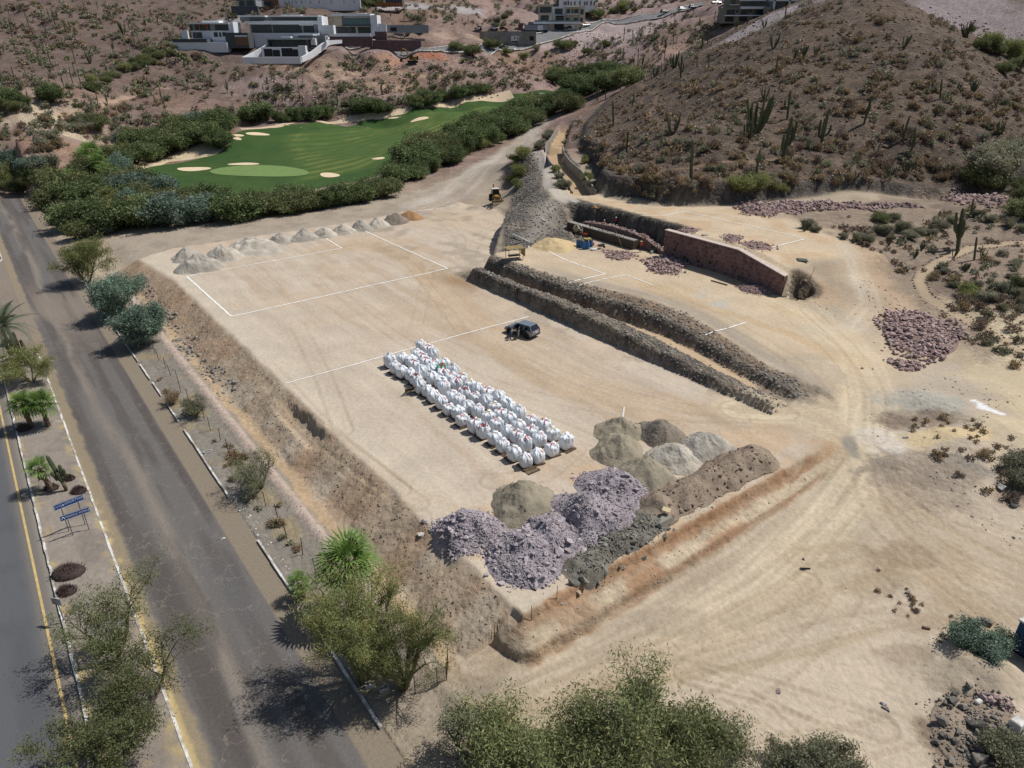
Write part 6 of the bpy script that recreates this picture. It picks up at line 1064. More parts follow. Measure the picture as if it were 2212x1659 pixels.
def strap_mesh(seed, H, m):
    r = random.Random(seed); b = MB()
    for k in range(r.choice((2, 2, 3, 3))):
        a = r.uniform(0, 6.28); p = [Vector((math.cos(a)*.575, math.sin(a)*.575, H*.8)), Vector((math.cos(a)*.52, math.sin(a)*.52, H*1.0)), Vector((math.cos(a)*.30, math.sin(a)*.30, H*1.13)), Vector((math.cos(a+.8)*.12, math.sin(a+.8)*.12, H*1.18)), Vector((math.cos(a+1.6)*.28, math.sin(a+1.6)*.28, H*1.12))]
        for i in range(4): e = (p[i+1]-p[i]).cross(Vector((math.cos(a), math.sin(a), .6))).normalized()*.042; b.add([p[i]+e, p[i]-e, p[i+1]-e, p[i+1]+e], [(0, 1, 2, 3)])
    me = b.mesh('strap'); me.materials.append(m); return me
STY = ['tied', 'flat', 'ear', 'flat', 'tied', 'open', 'flat', 'tied', 'ear', 'flat']; BAGS = [bag_body(i+1, s_) for i, s_ in enumerate(STY)]; STRAPS = [strap_mesh(i+1, BAGS[i][1], YELS if i in (3,) else REDS) for i in range(len(STY))]
cont = MB().lathe([(.38, 0), (.37, .05), (.22, .12), (.02, .14)], 14).mesh('contents', True); cont.materials.append(DEBRIS)
PL_SLAT = MB().box((0, 0, 0), (1.16, .11, .022)).mesh('slat'); PL_RUN = MB().box((0, 0, 0), (.09, 1.16, .09)).mesh('runner'); PL_SLAT.materials.append(PALLET); PL_RUN.materials.append(PALLET)
def pallet(p, rz, label, tilt=0.0):
    t = thing('wooden_pallet', label, 'pallet', p, rz, 'wooden pallets under the bulk bags')
    for x in (-.52, 0, .52): link('runner', PL_RUN, None, t, loc=(x, 0, .058))
    for k in range(7): link('slat', PL_SLAT, None, t, loc=(0, -.52+k*.1733, .115))
    return t
zA = lambda x, y: (799.3+x*.1074, 723.6+y*.1074); zB = lambda x, y: (972+x*.12696, 842.4+y*.12696)
BP = [zA(*q) for q in ((410,690),(520,820),(655,900),(695,640),(815,670),(1035,360),(1175,450),(965,560),(1290,585),(1065,640),(895,770),(1120,690),(1310,760),(1500,725),(1060,935),(850,970),(920,1040),(1230,890),(1430,870),(1690,915),(1840,1050),(1490,965),(1265,1045),(1430,1115),(1640,1025),(1740,1175),(1010,1213),(1180,1288),(2020,1190),(1500,1235),(1290,1398),(1445,1528),(1680,1418),(1905,1358),(1785,1498),(1590,1655))]
BP += [zB(*q) for q in ((145,535),(310,435),(640,188),(490,135),(830,298),(430,288),(620,358),(960,378),(480,518),(220,652),(760,458),(1050,458),(420,768),(650,638),(880,578),(1180,558),(565,863),(795,738),(1010,635),(765,973),(985,875),(1175,765),(1380,678),(900,1103),(1130,948),(1375,875),(1600,758),(1095,1248),(1275,1088),(1520,1008),(1740,908),(1285,1358),(1485,1288),(1725,1168),(1970,1053))]
bl = []
for q in BP:
    f = G(q[0], q[1]-1.0); d = f.xy.normalized(); c = f.xy+d*.5; bl.append((c.x, c.y)+UVof(c.x, c.y))
for it in range(30):   # settle: no two sacks inside each other
    for i in range(len(bl)):
        for j in range(i):
            dx, dy = bl[i][0]-bl[j][0], bl[i][1]-bl[j][1]; L = math.hypot(dx, dy)
            if 1e-6 < L < 1.10: k = (1.10-L)/2/L; bl[i] = (bl[i][0]+dx*k, bl[i][1]+dy*k)+bl[i][2:]; bl[j] = (bl[j][0]-dx*k, bl[j][1]-dy*k)+bl[j][2:]
bl = [(x, y)+UVof(x, y) for x, y, _, _ in bl]
files = {}; vs0 = min(b_[3] for b_ in bl)
for i, b_ in enumerate(bl): files.setdefault(min(4, int((b_[3]-vs0)/1.28)), []).append(i)
FN = ['in the road side file', 'in the second file', 'in the middle file', 'in the fourth file', 'in the trench side file']
rank = {}
for k, L_ in files.items():
    for n_, i in enumerate(sorted(L_, key=lambda i: bl[i][2])): rank[i] = (k, n_)
rb = random.Random(5)
for i, (x, y, u, v) in enumerate(bl):
    k, n_ = rank[i]; p = on(x, y); op = i in (33, 52, 16); vi = 5 if op else rb.choice([0, 1, 2, 3, 4, 6, 7, 8, 9]); me, H = BAGS[vi]; lab = ('open white bulk bag showing rubble, ' if op else 'teal lined bulk bag, ' if i == 18 else 'white bulk bag, ')+(ORD[n_] if n_ < 20 else 'last')+' from the near end '+FN[k]
    t = thing('bulk_bag', lab, 'bulk bag', p+Vector((0, 0, .13)), SITE_ROT+rb.gauss(0, .12), 'white bulk bags standing in rows on the pad', (rb.uniform(.92, 1.06), rb.uniform(.92, 1.06), rb.uniform(.86, 1.1)))
    o = link('sack', me, None, t)
    if i == 18: lm = BAGS[5][0].copy(); lm.materials.clear(); lm.materials.append(TEAL); o.data = lm
    if rb.random() < .8: link('strap', STRAPS[vi], None, t)
    if op or i == 18: link('contents', cont, None, t, loc=(0, 0, H*.86))
    if k in (0, 4) or n_ < 2 or rb.random() < .15: pallet(p+Vector((rb.uniform(-.12, .12), rb.uniform(-.12, .12), 0)), SITE_ROT+rb.gauss(0, .1), 'worn wooden pallet under the bag '+(ORD[n_] if n_ < 20 else 'last')+' from the near end '+FN[k])
t = pallet(G(888,850), .6, 'empty wooden pallet leaning against the road side of the bags'); t.rotation_euler = (.75, .1, SITE_ROT+1.2); t.location.z += .35
t = pallet(G(1146,1015), SITE_ROT, 'empty wooden pallet lying at the near end of the bags')
# ================================================================ SUV AND OTHER VEHICLES
GLASS = mat('dark_glass', (.012,.016,.02), .08, .05, 1.0, spec=.6); TYRE = mat('tyre', (.012,.012,.012), .85, .1, 4.0); RIM = mat('rim', S(170,172,176), .35, .05, 2.0, metal=.7); DARKP = mat('dark_plastic', (.02,.02,.022), .6, .1, 4.0); TAIL = mat('tail_lamp', (.35,.02,.02), .3, .05, 2.0, spec=.6); HEADL = mat('head_lamp', S(220,225,230), .2, .02, 2.0); SEATM = mat('seat_cloth', (.03,.03,.035), .9, .1, 4.0)
def paint_mat(n_, c): return mat('car_paint_'+n_, c, .32, .02, 2.0, metal=.25, spec=.5, coat=.6)
TY = MB().lathe([(.22, -.11), (.33, -.11), (.345, -.06), (.345, .06), (.33, .11), (.22, .11)], 18).mesh('tyre', True); TY.materials.append(TYRE)
rm = MB(); rm.lathe([(.23, -.10), (.23, .09), (.19, .10), (.05, .085)], 14)
RI = rm.mesh('rim', True); RI.materials.append(RIM)
def wheel(par, x, y, z=.345, s_=1.0):
    o = link('wheel', TY, None, par, loc=(x, y, z), rot=(math.pi/2 if y < 0 else -math.pi/2, 0, 0), scale=s_); link('rim', RI, None, o); return o
def quad(b, a, c, d, e): b.add([a, c, d, e], [(0, 1, 2, 3)])
def suv(p, rz, col, label, cat='car', name='parked_car', open_doors=False, group=None, kind='suv'):
    t = thing(name, label, cat, p, rz, group); pm = paint_mat(col[0], col[1]); b = MB()
    if kind == 'pickup': prof = [(-2.55,.45),(-2.6,.95),(-.75,1.0),(.9,1.02),(1.95,.98),(2.35,.85),(2.42,.45)]
    else: prof = [(-2.02,.36),(-2.1,.62),(-2.02,.98),(-1.6,1.04),(.75,1.02),(1.55,.95),(1.98,.78),(2.06,.5),(2.02,.36)]
    b.side(prof, -.87, .87); b.build('body', pm, t, bevel=.07)
    if kind == 'pickup': c0, c1, r0, r1 = -.75, 1.15, -.55, .55
    else: c0, c1, r0, r1 = -1.98, .95, -1.6, .2
    zt = 1.56; cb = MB(); yb, yt_ = .82, .64; P8 = [(c0,-yb,1.0),(c1,-yb,1.0),(c1,yb,1.0),(c0,yb,1.0),(r0,-yt_,zt),(r1,-yt_,zt),(r1,yt_,zt),(r0,yt_,zt)]; cb.add(P8, [(4,5,6,7),(0,1,5,4),(1,2,6,5),(2,3,7,6),(3,0,4,7)]); cb.build('cabin_glass', GLASS, t)
    rf = MB(); rf.box(((r0+r1)/2, 0, zt+.015), (r1-r0+.10, yt_*2+.05, .06)); rf.build('roof', pm, t, bevel=.025)
    for sy in (-1, 1):
        for xa, xb in ((c0, r0), (c1, r1), ((c0+c1)/2-.25, (r0+r1)/2-.25)): q = MB(); q.tube((xa, sy*(yb+.005), 1.0), (xb, sy*(yt_+.005), zt), .05, .045, 5); q.build('pillar', pm, t)
    xr = prof[0][0]; xf = prof[-1][0]
    for sy in (-1, 1):
        for xw in ((-1.28, 1.28) if kind != 'pickup' else (-1.6, 1.5)): wheel(t, xw, sy*.80); a_ = MB().lathe([(.30, -.02), (.43, -.02), (.43, .02), (.30, .02)], 14).build('wheel_arch', DARKP, t, loc=(xw, sy*.885, .42), rot=(math.pi/2, 0, 0))
        MB().box((prof[1][0]+.10, sy*.70, .92), (.14, .26, .16)).build('tail_lamp', TAIL, t, bevel=.03); MB().box((prof[-3][0]-.08 if kind != 'pickup' else 2.33, sy*.66, .78), (.14, .3, .13)).build('headlight', HEADL, t, bevel=.03)
        MB().box((.62, sy*.98, 1.06), (.12, .18, .12)).build('mirror', pm, t, bevel=.02)
    MB().box((xr+.02, 0, .46), (.22, 1.7, .24)).build('rear_bumper', DARKP, t, bevel=.05); MB().box((xf-.02, 0, .46), (.2, 1.68, .24)).build('front_bumper', DARKP, t, bevel=.05); MB().box((prof[1][0]-.012, 0, .80), (.03, .46, .13)).build('number_plate', HEADL, t)
    if kind == 'pickup': MB().box((-1.68, 0, .86), (1.6, 1.5, .32)).build('cargo_bed', DARKP, t, loc=(0, 0, .02))
    if open_doors:
        for x0, L, a in ((.72, 1.02, 62), (-.34, .9, 66)):
            MB().box((x0-L/2, .862, .70), (L*.92, .04, .60)).build('door_shade_panel', DARKP, t); d = MB(); d.box((-L/2, 0, .70), (L, .07, .62)); do = d.build('door', pm, t, bevel=.02, loc=(x0, .90, 0), rot=(0, 0, -math.radians(a))); f = MB(); f.tube((-L+.05, 0, 1.0), (-L+.12, -.1, 1.5), .03, .03, 4); f.tube((-L+.12, -.1, 1.5), (-.35, -.1, 1.52), .03, .03, 4); f.tube((-.35, -.1, 1.52), (0, 0, 1.02), .03, .03, 4); f.build('window_frame', pm, do); g_ = MB(); quad(g_, (-L+.06, 0, 1.02), (-.03, 0, 1.02), (-.36, -.1, 1.5), (-L+.12, -.1, 1.49)); g_.build('window_pane', GLASS, do)  # dark panel on the body side stands in for the shaded interior
        for x in (.15, -.75): MB().box((x, .35, .95), (.5, .5, .5)).build('seat', SEATM, t)
    return t
cp = G(1128,722); suv(cp, math.atan2(.62, -.78), ('silver', S(132,140,148)), 'silver grey compact car with both near side doors open on the pad', open_doors=True)
# ================================================================ PEOPLE
SKINC = S(150,108,84)
def person(p, rz, label, shirt, trousers, lean=0.0, hat=None, crouch=0.0, arms=((.35, .5), (.35, .5)), step=.1, s_=1.0, hair=True):
    """one continuous skinned figure; lean in radians, arms as (forward angle, elbow bend)"""
    V3 = Vector; hipz = .92-.42*crouch; pel = V3((0, 0, hipz)); cl, sl = math.cos(lean), math.sin(lean); tor = lambda d, y=0: pel+V3((sl*d, y, cl*d)); ch = tor(.42); nk = tor(.56); hd = tor(.60)+V3((math.sin(lean*.6), 0, math.cos(lean*.6)))*.10; ht = hd+V3((math.sin(lean*.6), 0, math.cos(lean*.6)))*.12
    vs_ = [pel, tor(.2), ch, nk, hd, ht]; rs = [(.15,.12), (.14,.11), (.17,.12), (.06,.06), (.095,.10), (.075,.08)]; ed = [(0,1),(1,2),(2,3),(3,4),(4,5)]; cols = [trousers, shirt, shirt, SKINC, SKINC, SKINC]
    for k, sy in enumerate((-1, 1)):
        fa, eb = arms[k]; sh = tor(.47, sy*.19); a0 = lean*.3+fa; el = sh+V3((math.sin(a0), sy*.12, -math.cos(a0)))*.28; a1 = a0+eb; wr = el+V3((math.sin(a1), -sy*.08, -math.cos(a1)))*.25; hn = wr+V3((math.sin(a1), 0, -math.cos(a1)))*.1; n = len(vs_); vs_ += [sh, el, wr, hn]; rs += [(.07,.07), (.05,.05), (.036,.036), (.042,.03)]; ed += [(2,n),(n,n+1),(n+1,n+2),(n+2,n+3)]; cols += [shirt, shirt, SKINC, SKINC]
        hp = V3((0, sy*.10, hipz-.06)); kn = V3((.10+.32*crouch+sy*step*.5, sy*.12, hipz*.52)); an = V3((sy*step, sy*.12, .08)); to = an+V3((.16, sy*.02, -.04)); n = len(vs_); vs_ += [hp, kn, an, to]; rs += [(.095,.095), (.07,.07), (.05,.05), (.05,.035)]; ed += [(0,n),(n,n+1),(n+1,n+2),(n+2,n+3)]; cols += [trousers, trousers, trousers, (.03,.025,.02)]
    me = bpy.data.meshes.new('body'); me.from_pydata([tuple(v) for v in vs_], ed, []); o = bpy.data.objects.new('tmp', me); TMP.collection.objects.link(o); o.modifiers.new('s', 'SKIN'); sv = me.skin_vertices[0].data
    for i, r_ in enumerate(rs): sv[i].radius = r_; sv[i].use_root = (i == 0)
    sb = o.modifiers.new('u', 'SUBSURF'); sb.levels = 1; sb.render_levels = 1; TMP.view_layers[0].update(); dg = TMP.view_layers[0].depsgraph; m2 = bpy.data.meshes.new_from_object(o.evaluated_get(dg)); m2.name = 'body'; bpy.data.objects.remove(o); co = np.empty(len(m2.vertices)*3); m2.vertices.foreach_get('co', co); co = co.reshape(-1, 3)
    samp = []; sc_ = []
    for a_, b_ in ed:
        for f in (.15, .5, .85): samp.append(tuple(vs_[a_].lerp(vs_[b_], f))); sc_.append(cols[a_] if f < .6 else cols[b_])
    dist = ((co[:, None]-np.array(samp)[None])**2).sum(-1); c = np.array(sc_)[dist.argmin(1)]; vcol(m2, np.hstack([c, np.ones((len(c), 1))])); m2.polygons.foreach_set('use_smooth', [True]*len(m2.polygons)); t = thing('person', label, 'person', p, rz, None, s_); link('body', m2, mat('clothes_and_skin', None, .85, .06, 6.0, attr='Col'), t); up = V3((math.sin(lean*.6), 0, math.cos(lean*.6)))
    if hat: hb = MB(); (hb.lathe([(.15,0),(.12,.02),(.115,.07),(.08,.12),(.02,.14)], 14) if hat[0] == 'helmet' else hb.lathe([(.24,0),(.23,.02),(.11,.03),(.10,.11),(.02,.13)], 14)); q = hb.build('hat', mat('hat_'+hat[0]+str(hat[1]), hat[2], .5, .05, 3.0), t, True); q.location = hd+up*.045; q.rotation_euler = (0, lean*.6, 0)
    elif hair: q = MB().lathe([(.102,0),(.106,.05),(.08,.12),(.02,.145)], 12).build('hair', mat('dark_hair', (.015,.012,.01), .8, .1, 9), t, True); q.location = hd-up*.01+V3((-.015, 0, 0)); q.rotation_euler = (0, lean*.6, 0)
    return t
ORG = S(214,92,52); WH_ = ('helmet', 1, S(230,230,226)); DKT = (.03,.035,.05); JEAN = S(62,76,108)
pc = G(1105,735); person(pc+Vector((-.15, .1, 0)), .55, 'person in a patterned shirt and jeans bending into the open car', S(150,140,128), JEAN, 1.05, arms=((.9,.4),(.9,.5)))
PPL = [(1291,461,2.6,'stooping worker in a yellow vest and white helmet at the far wall end',S(222,164,62),(.05,.04,.035),1.2,('helmet',1,WH_[2]),.2),(1310,493,2.6,'crouching worker in an orange vest and white helmet on the half built wall',ORG,JEAN,.7,WH_,.6),(1328,492,0.4,'standing worker in a red vest and white helmet on the half built wall',S(196,70,54),JEAN,.15,WH_,0),(1383,545,1.2,'worker in an orange vest and straw hat standing before the half built wall',ORG,DKT,.1,('straw',2,S(206,184,128)),0),(1444,555,.6,'worker in a lime yellow shirt at the corner of the finished wall',S(190,214,60),JEAN,.25,None,0),(1252,508,-1.0,'worker in a pale shirt and cap beside the cement mixer',S(170,176,190),DKT,.4,('helmet',1,S(200,204,214)),0),(1258,519,-.6,'worker in a bright orange shirt bending over the blue drums',S(222,80,40),DKT,.9,None,0)]
for (a_, b_, rz, lb, sh_, tr_, ln_, ht_, cr_) in PPL: person(G(a_, b_), rz, lb, sh_, tr_, ln_, ht_, cr_, arms=((.5+ln_*.3, .5), (.6+ln_*.3, .6)))
for (a_, b_, lb) in ((894,132,'left one of two small figures beside the excavator'),(897,132,'right one of two small figures beside the excavator'),(1116,99,'small figure at the bend of the hill road, the left one'),(1119,98,'small figure at the bend of the hill road, the right one')): person(G(a_, b_), 1.0, lb, (.05,.05,.06), DKT)
# ================================================================ STONE WALLS
MORT = mat('mortar', S(142,118,112), .95, .1, 2.0, .3, 6); WSTONE = mat('wall_stone', S(124,98,96), .9, .14, 2.0, .35, 6, rnd=.38); COPE = mat('coping', S(206,190,180), .9, .08, 2.0); CONC = mat('concrete', S(160,156,148), .9, .1, 1.2, .2, 5, var2=S(140,136,128)); PLYW = mat('dark_formwork', S(84,76,68), .85, .15, 2.0); WOOD = mat('sawn_wood', S(178,146,100), .85, .15, 3.0); OLDW = mat('old_wood', S(120,104,86), .9, .2, 3.0); STEEL = mat('rusty_rebar', S(96,70,56), .8, .2, 5.0); PWHITE = mat('white_pipe', S(226,226,220), .5, .05, 2.0)  # formwork is dark plywood in one even tone
def clip(poly, nx, ny, c):
    out = []
    for i in range(len(poly)):
        a, b = poly[i], poly[(i+1) % len(poly)]; da = a[0]*nx+a[1]*ny-c; db = b[0]*nx+b[1]*ny-c
        if da <= 0: out.append(a)
        if (da < 0 < db) or (db < 0 < da): t = da/(da-db); out.append((a[0]+(b[0]-a[0])*t, a[1]+(b[1]-a[1])*t))
    return out
def stone_face(outline, cell, seed):
    """irregular stones that fill a wall face: cells round jittered points, shrunk to leave joints"""
    r = random.Random(seed); xs = [p[0] for p in outline]; zs = [p[1] for p in outline]; P_ = []
    nx = int((max(xs)-min(xs))/cell[0])+1; nz = int((max(zs)-min(zs))/cell[1])+1
    for i in range(nx+1):
        for j in range(nz+1): P_.append((min(xs)+(i+(.5 if j % 2 else 0)+r.uniform(-.36, .36))*cell[0], min(zs)+(j+r.uniform(-.36, .36))*cell[1]))
    out = []
    for p in P_:
        poly = list(outline)
        for q in P_:
            if q is p or abs(q[0]-p[0]) > cell[0]*2.4 or abs(q[1]-p[1]) > cell[1]*2.4: continue
            ax, az = q[0]-p[0], q[1]-p[1]; poly = clip(poly, ax, az, (q[0]**2-p[0]**2+q[1]**2-p[1]**2)/2)
            if len(poly) < 3: break
        if len(poly) < 3: continue
        cx_ = sum(a[0] for a in poly)/len(poly); cz_ = sum(a[1] for a in poly)/len(poly); a2 = abs(sum(poly[i][0]*poly[(i+1) % len(poly)][1]-poly[(i+1) % len(poly)][0]*poly[i][1] for i in range(len(poly))))/2
        if a2 < .02: continue
        k = 1-.05/math.sqrt(a2/math.pi); out.append((cx_, cz_, [((a[0]-cx_)*k, (a[1]-cz_)*k) for a in poly]))
    return out
def wall_stones(root, cells, y, proud=.05):
    for cx_, cz_, poly in cells:
        n = len(poly); vs_ = [(x, .0, z) for x, z in poly]+[(x*.86, proud*random.uniform(.7, 1.3), z*.86) for x, z in poly]; b = MB(); b.add(vs_, [(i, (i+1) % n, n+(i+1) % n, n+i) for i in range(n)]+[tuple(range(n, 2*n))]); o = b.build('stone', WSTONE, root, loc=(cx_, y, cz_)); 
# local frame of a wall: x along u from its near end, +y faces the lower pad; profiles are measured from the far end and mirrored
def wall_root(name, label, u0, v, z): x, y = XY(u0, v); return thing(name, label, 'wall', (x, y, z), SITE_ROT)
W1 = wall_root('stone_wall', 'finished pinkish stone retaining wall with a pale coping', 48.8, 79.75, 2.0); prof1 = [(20.4,-.4),(20.4,4.45),(7.4,4.35),(0,2.55),(0,-.9)]
b = MB(); b.side([(x, z) for x, z in prof1], -.75, 0); b.build('mortar_core', MORT, W1); wall_stones(W1, stone_face([(20.38,-.4),(20.38,4.4),(7.4,4.3),(0.02,2.5),(0.02,-.9)], (.58,.56), 3), .0)
for (xa, za), (xb, zb) in (((0,2.55),(7.4,4.35)),((7.4,4.35),(20.4,4.45))):
    n_ = int(math.hypot(xb-xa, zb-za)/1.0)
    for i in range(n_): t0, t1 = (i+.02)/n_, (i+.98)/n_; MB().box(((xa+(xb-xa)*(t0+t1)/2), -.36, za+(zb-za)*(t0+t1)/2+.05), (math.hypot(xb-xa, zb-za)/n_*.985, .92, .10), ry=-math.atan2(zb-za, xb-xa)).build('coping_stone', COPE, W1)
for x, z in ((16.3,1.3),(15.7,1.1),(13.8,1.35),(11.7,1.6),(18.2,2.0)): MB().box((x, .06, z), (.3, .06, .42)).build('weep_hole', DARKP, W1)
for z in (.2, .7, 1.2): MB().tube((0, -.4, z), (-1.5, -.5, z-.1), .03, .03, 5).build('rebar', STEEL, W1)
for i in range(14): s_ = random.uniform(.16, .3); link('end_stone', random.choice(RM['pink']), None, W1, loc=(-.1, -.1-.6*random.random(), -.6+i*.2), rot=(random.random(), random.random(), 0), scale=s_)
W2 = wall_root('half_built_wall', 'half built pink stone wall with a stepped unfinished top', 69.9, 80.9, 2.3); prof2 = [(18.6,-.3),(18.6,1.5),(15.6,1.9),(11.6,2.2),(7.6,2.1),(4.0,1.7),(2.0,1.0),(.2,.5),(0,-.3)]
b = MB(); b.side(prof2, -.9, 0); b.build('mortar_core', MORT, W2); cells = [c for c in stone_face([(10.4,-.3),(10.4,2.1),(7.6,2.05),(4.1,1.65),(2.1,.95),(.3,.45),(.1,-.3)], (.55,.5), 5)]; wall_stones(W2, cells, 0.0)
for i in range(150): x = random.uniform(0, 18.2); z = np.interp(x, [p[0] for p in prof2[::-1][1:-1]], [p[1] for p in prof2[::-1][1:-1]]); s_ = random.uniform(.12, .3); link('loose_stone', random.choice(RM['pink']), None, W2, loc=(x, random.uniform(-1.0, .05), z+s_*.3), rot=(random.random(), random.random(), random.uniform(0, 6)), scale=s_)
FW = wall_root('concrete_footing', 'long dark formwork box with wet grey concrete on top before the half built wall', 74.7, 79.4, 2.3); MB().box((7.9, -.45, .55), (15.6, 1.3, 1.7)).build('formwork', PLYW, FW, bevel=.02); MB().box((7.9, -.45, 1.43), (15.3, 1.0, .06)).build('wet_concrete', CONC, FW)
for i in range(40): s_ = random.uniform(.08, .22); link('stone', random.choice(RM['pink']), None, FW, loc=(random.uniform(2.3, 11.8), random.uniform(-.9, 0), 1.46+s_*.3), rot=(0, 0, random.random()*6), scale=s_)
for x in (12.8, 9.8, 6.8, 4): MB().tube((x, .28, -.2), (x, .28, 1.9), .03, .03, 5).build('stake', STEEL, FW)
for a_, b_, L, lb, m_, r_ in (((1322,506),(1345,536),0,'wooden prop leaning on the formwork',WOOD,.06),((1389,500),(1408,543),1,'left plank leaning against the half built wall',WOOD,.07),((1394,498),(1411,541),2,'right plank leaning against the half built wall',WOOD,.07)):
    pb = G(*b_); q = MB(); q.tube((0, 0, 0), (-1.0-.2*L, 1.6, 2.3), r_, r_, 4); tag(q.build('plank', m_, None, loc=pb), lb, 'plank')
q = MB().box((0, 0, 0), (.55, 3.6, .14)); pl = q.build('concrete_plank', CONC, None, loc=G(1672,617)+Vector((.5, 1.3, 1.1)), rot=(.75, 0, -.55)); tag(pl, 'pale plank leaning against the end of the finished wall', 'plank')
# ================================================================ SITE GEAR
DRUM = mat('blue_drum', S(58,110,164), .5, .12, 3.0, rnd=.12)
DRM = MB().lathe([(.27,0),(.29,.02),(.29,.28),(.305,.30),(.29,.32),(.29,.60),(.305,.62),(.29,.64),(.29,.88),(.26,.9),(.24,.86),(.02,.86)], 18).mesh('drum_body', True); DRM.materials.append(DRUM); RING = MB().lathe([(.292,-.015),(.302,0),(.292,.015),(.25,.02)], 18).mesh('rim_ring', True); RING.materials.append(DARKP)
for a_, b_, lb in ((1249,533,'leftmost of the blue drums by the sand heap'),(1256,535,'second blue drum from the sand heap'),(1262,538,'front blue drum, darker grey blue'),(1269,538,'front blue drum beside the white sacks'),(1276,533,'rightmost blue drum next to the orange bucket'),(1266,531,'rear blue drum with yellow bags on top')): t = thing('water_drum', lb, 'drum', G(a_, b_), 0, 'blue drums on the upper pad', 1.12); link('drum_body', DRM, None, t); link('rim_ring', RING, None, t, loc=(0, 0, .9))
for a_, b_, c_, lb in ((1281,530,S(200,84,50),'orange bucket beside the blue drums'),(1408,548,S(196,214,216),'pale blue bucket in front of the stone wall'),(1446,568,S(40,70,150),'blue bucket beside the lime shirted worker'),(1459,557,S(150,170,180),'grey bucket in the shade of the finished wall'),(1265,487,S(40,90,64),'green bucket up on the grey slope')): t = thing('bucket', lb, 'bucket', G(a_, b_), 0, None, 1.3); MB().lathe([(.13,0),(.16,.3),(.17,.31),(.15,.3),(.12,.05),(.01,.05)], 14).build('pail', mat('bucket_'+lb[:6], c_, .5, .05, 2.0), t, True); MB().path([(.16, 0, .3), (.13, 0, .42), (0, 0, .47), (-.13, 0, .42), (-.16, 0, .3)], [.008]*5, 4).build('bail', STEEL, t)
YB = mat('yellow_sack', S(190,176,96), .8, .15, 4.0, .4, 6); WSK = mat('white_sack', S(222,224,226), .8, .1, 4.0, .4, 6)
def sack(p, label, m_, s_=1.0, rz=0.0):
    b = MB(); b.lathe([(.02,0),(.3,.02),(.36,.10),(.33,.19),(.2,.24),(.02,.25)], 12, sy=.62); o = b.build('cement_sack', m_, None, True, loc=p, rot=rz, scale=s_); tag(o, label, 'sack'); MB().box((.34, 0, .1), (.08, .3, .05)).build('sack_end', m_, o)
dz = Vector((0, 0, 1.0)); sack(G(1264,532)+dz, 'olive yellow sack lying on the blue drums, left one', YB, 1.1); sack(G(1271,531)+dz, 'olive yellow sack lying on the blue drums, right one', YB, 1.1, .5); sack(G(1281,541), 'white crumpled sack on the ground beside the drums', WSK, 1.3, .3); sack(G(1288,539), 'smaller white sack on the ground beside the drums', WSK, .9, 1.2)
def barrow(p, rz, label):
    t = thing('wheelbarrow', label, 'wheelbarrow', p, rz); b = MB(); b.add([(-.4,-.2,.35),(.35,-.18,.35),(.35,.18,.35),(-.4,.2,.35),(-.5,-.34,.65),(.55,-.32,.68),(.55,.32,.68),(-.5,.34,.65)], [(3,2,1,0),(0,1,5,4),(1,2,6,5),(2,3,7,6),(3,0,4,7)]); b.build('tray', mat('barrow_steel', S(92,96,92), .6, .2, 3.0), t)
    for sy in (-1, 1): MB().path([(.55, sy*.06, .22), (-.2, sy*.22, .36), (-1.1, sy*.28, .6)], [.02]*3, 5).build('handle', STEEL, t); MB().tube((-.3, sy*.22, .36), (-.38, sy*.24, 0), .02, .02, 5).build('leg', STEEL, t)
    link('wheel', TY, None, t, loc=(.62, 0, .19), rot=(math.pi/2, 0, 0), scale=.55)
barrow(G(1298,537), .5, 'wheelbarrow beside the orange bucket and drums'); barrow(G(1410,545), -.6, 'wheelbarrow in front of the half built wall')
t = thing('cement_mixer', 'rusty cement mixer with a pale drum at the end of the formwork', 'cement mixer', G(1244,511), -.4, None, 1.15); b = MB(); b.lathe([(.1,-.55),(.42,-.35),(.5,0),(.42,.25),(.26,.55),(.24,.56),(.2,.4),(.02,.1)], 16); b.build('mixing_drum', mat('mixer_drum', S(186,174,146), .7, .15, 3.0), t, True, loc=(0, 0, 1.2), rot=(.9, 0, .3))
for x, y in ((-.5,-.4),(.5,-.4),(-.5,.5),(.5,.5)): MB().tube((x*.7, y*.6, 1.1), (x, y, .05), .035, .035, 5).build('leg', STEEL, t)
MB().box((.75, 0, .8), (.4, .4, .5)).build('engine_box', mat('mixer_engine', S(150,140,120), .7, .2, 3.0), t, bevel=.03)
for sy in (-.45, .45): link('wheel', TY, None, t, loc=(-.5, sy, .3), rot=(math.pi/2, 0, 0), scale=.8)
t = thing('tarp_shelter', 'khaki tarp shelter on four posts at the rim of the upper pad', 'shelter', G(1111,560), .35); TARP = mat('khaki_tarp', S(158,140,98), .85, .12, 3.0, .3, 4, trans=.15)
for x, y in ((-1.1,-.7),(1.1,-.7),(-1.1,.7),(1.1,.7)): MB().tube((x, y, 0), (x, y, 1.75), .04, .04, 5).build('post', OLDW, t)
nx_, ny_ = 12, 8; vs_ = [(-1.35+2.7*i/nx_, -.95+1.9*j/ny_, 1.78-.12*math.sin(math.pi*i/nx_)*math.sin(math.pi*j/ny_)+.05*math.sin(i*1.7+j)) for i in range(nx_+1) for j in range(ny_+1)]; b = MB(); b.add(vs_, [(i*(ny_+1)+j, (i+1)*(ny_+1)+j, (i+1)*(ny_+1)+j+1, i*(ny_+1)+j+1) for i in range(nx_) for j in range(ny_)]); b.build('canopy', TARP, t, True)
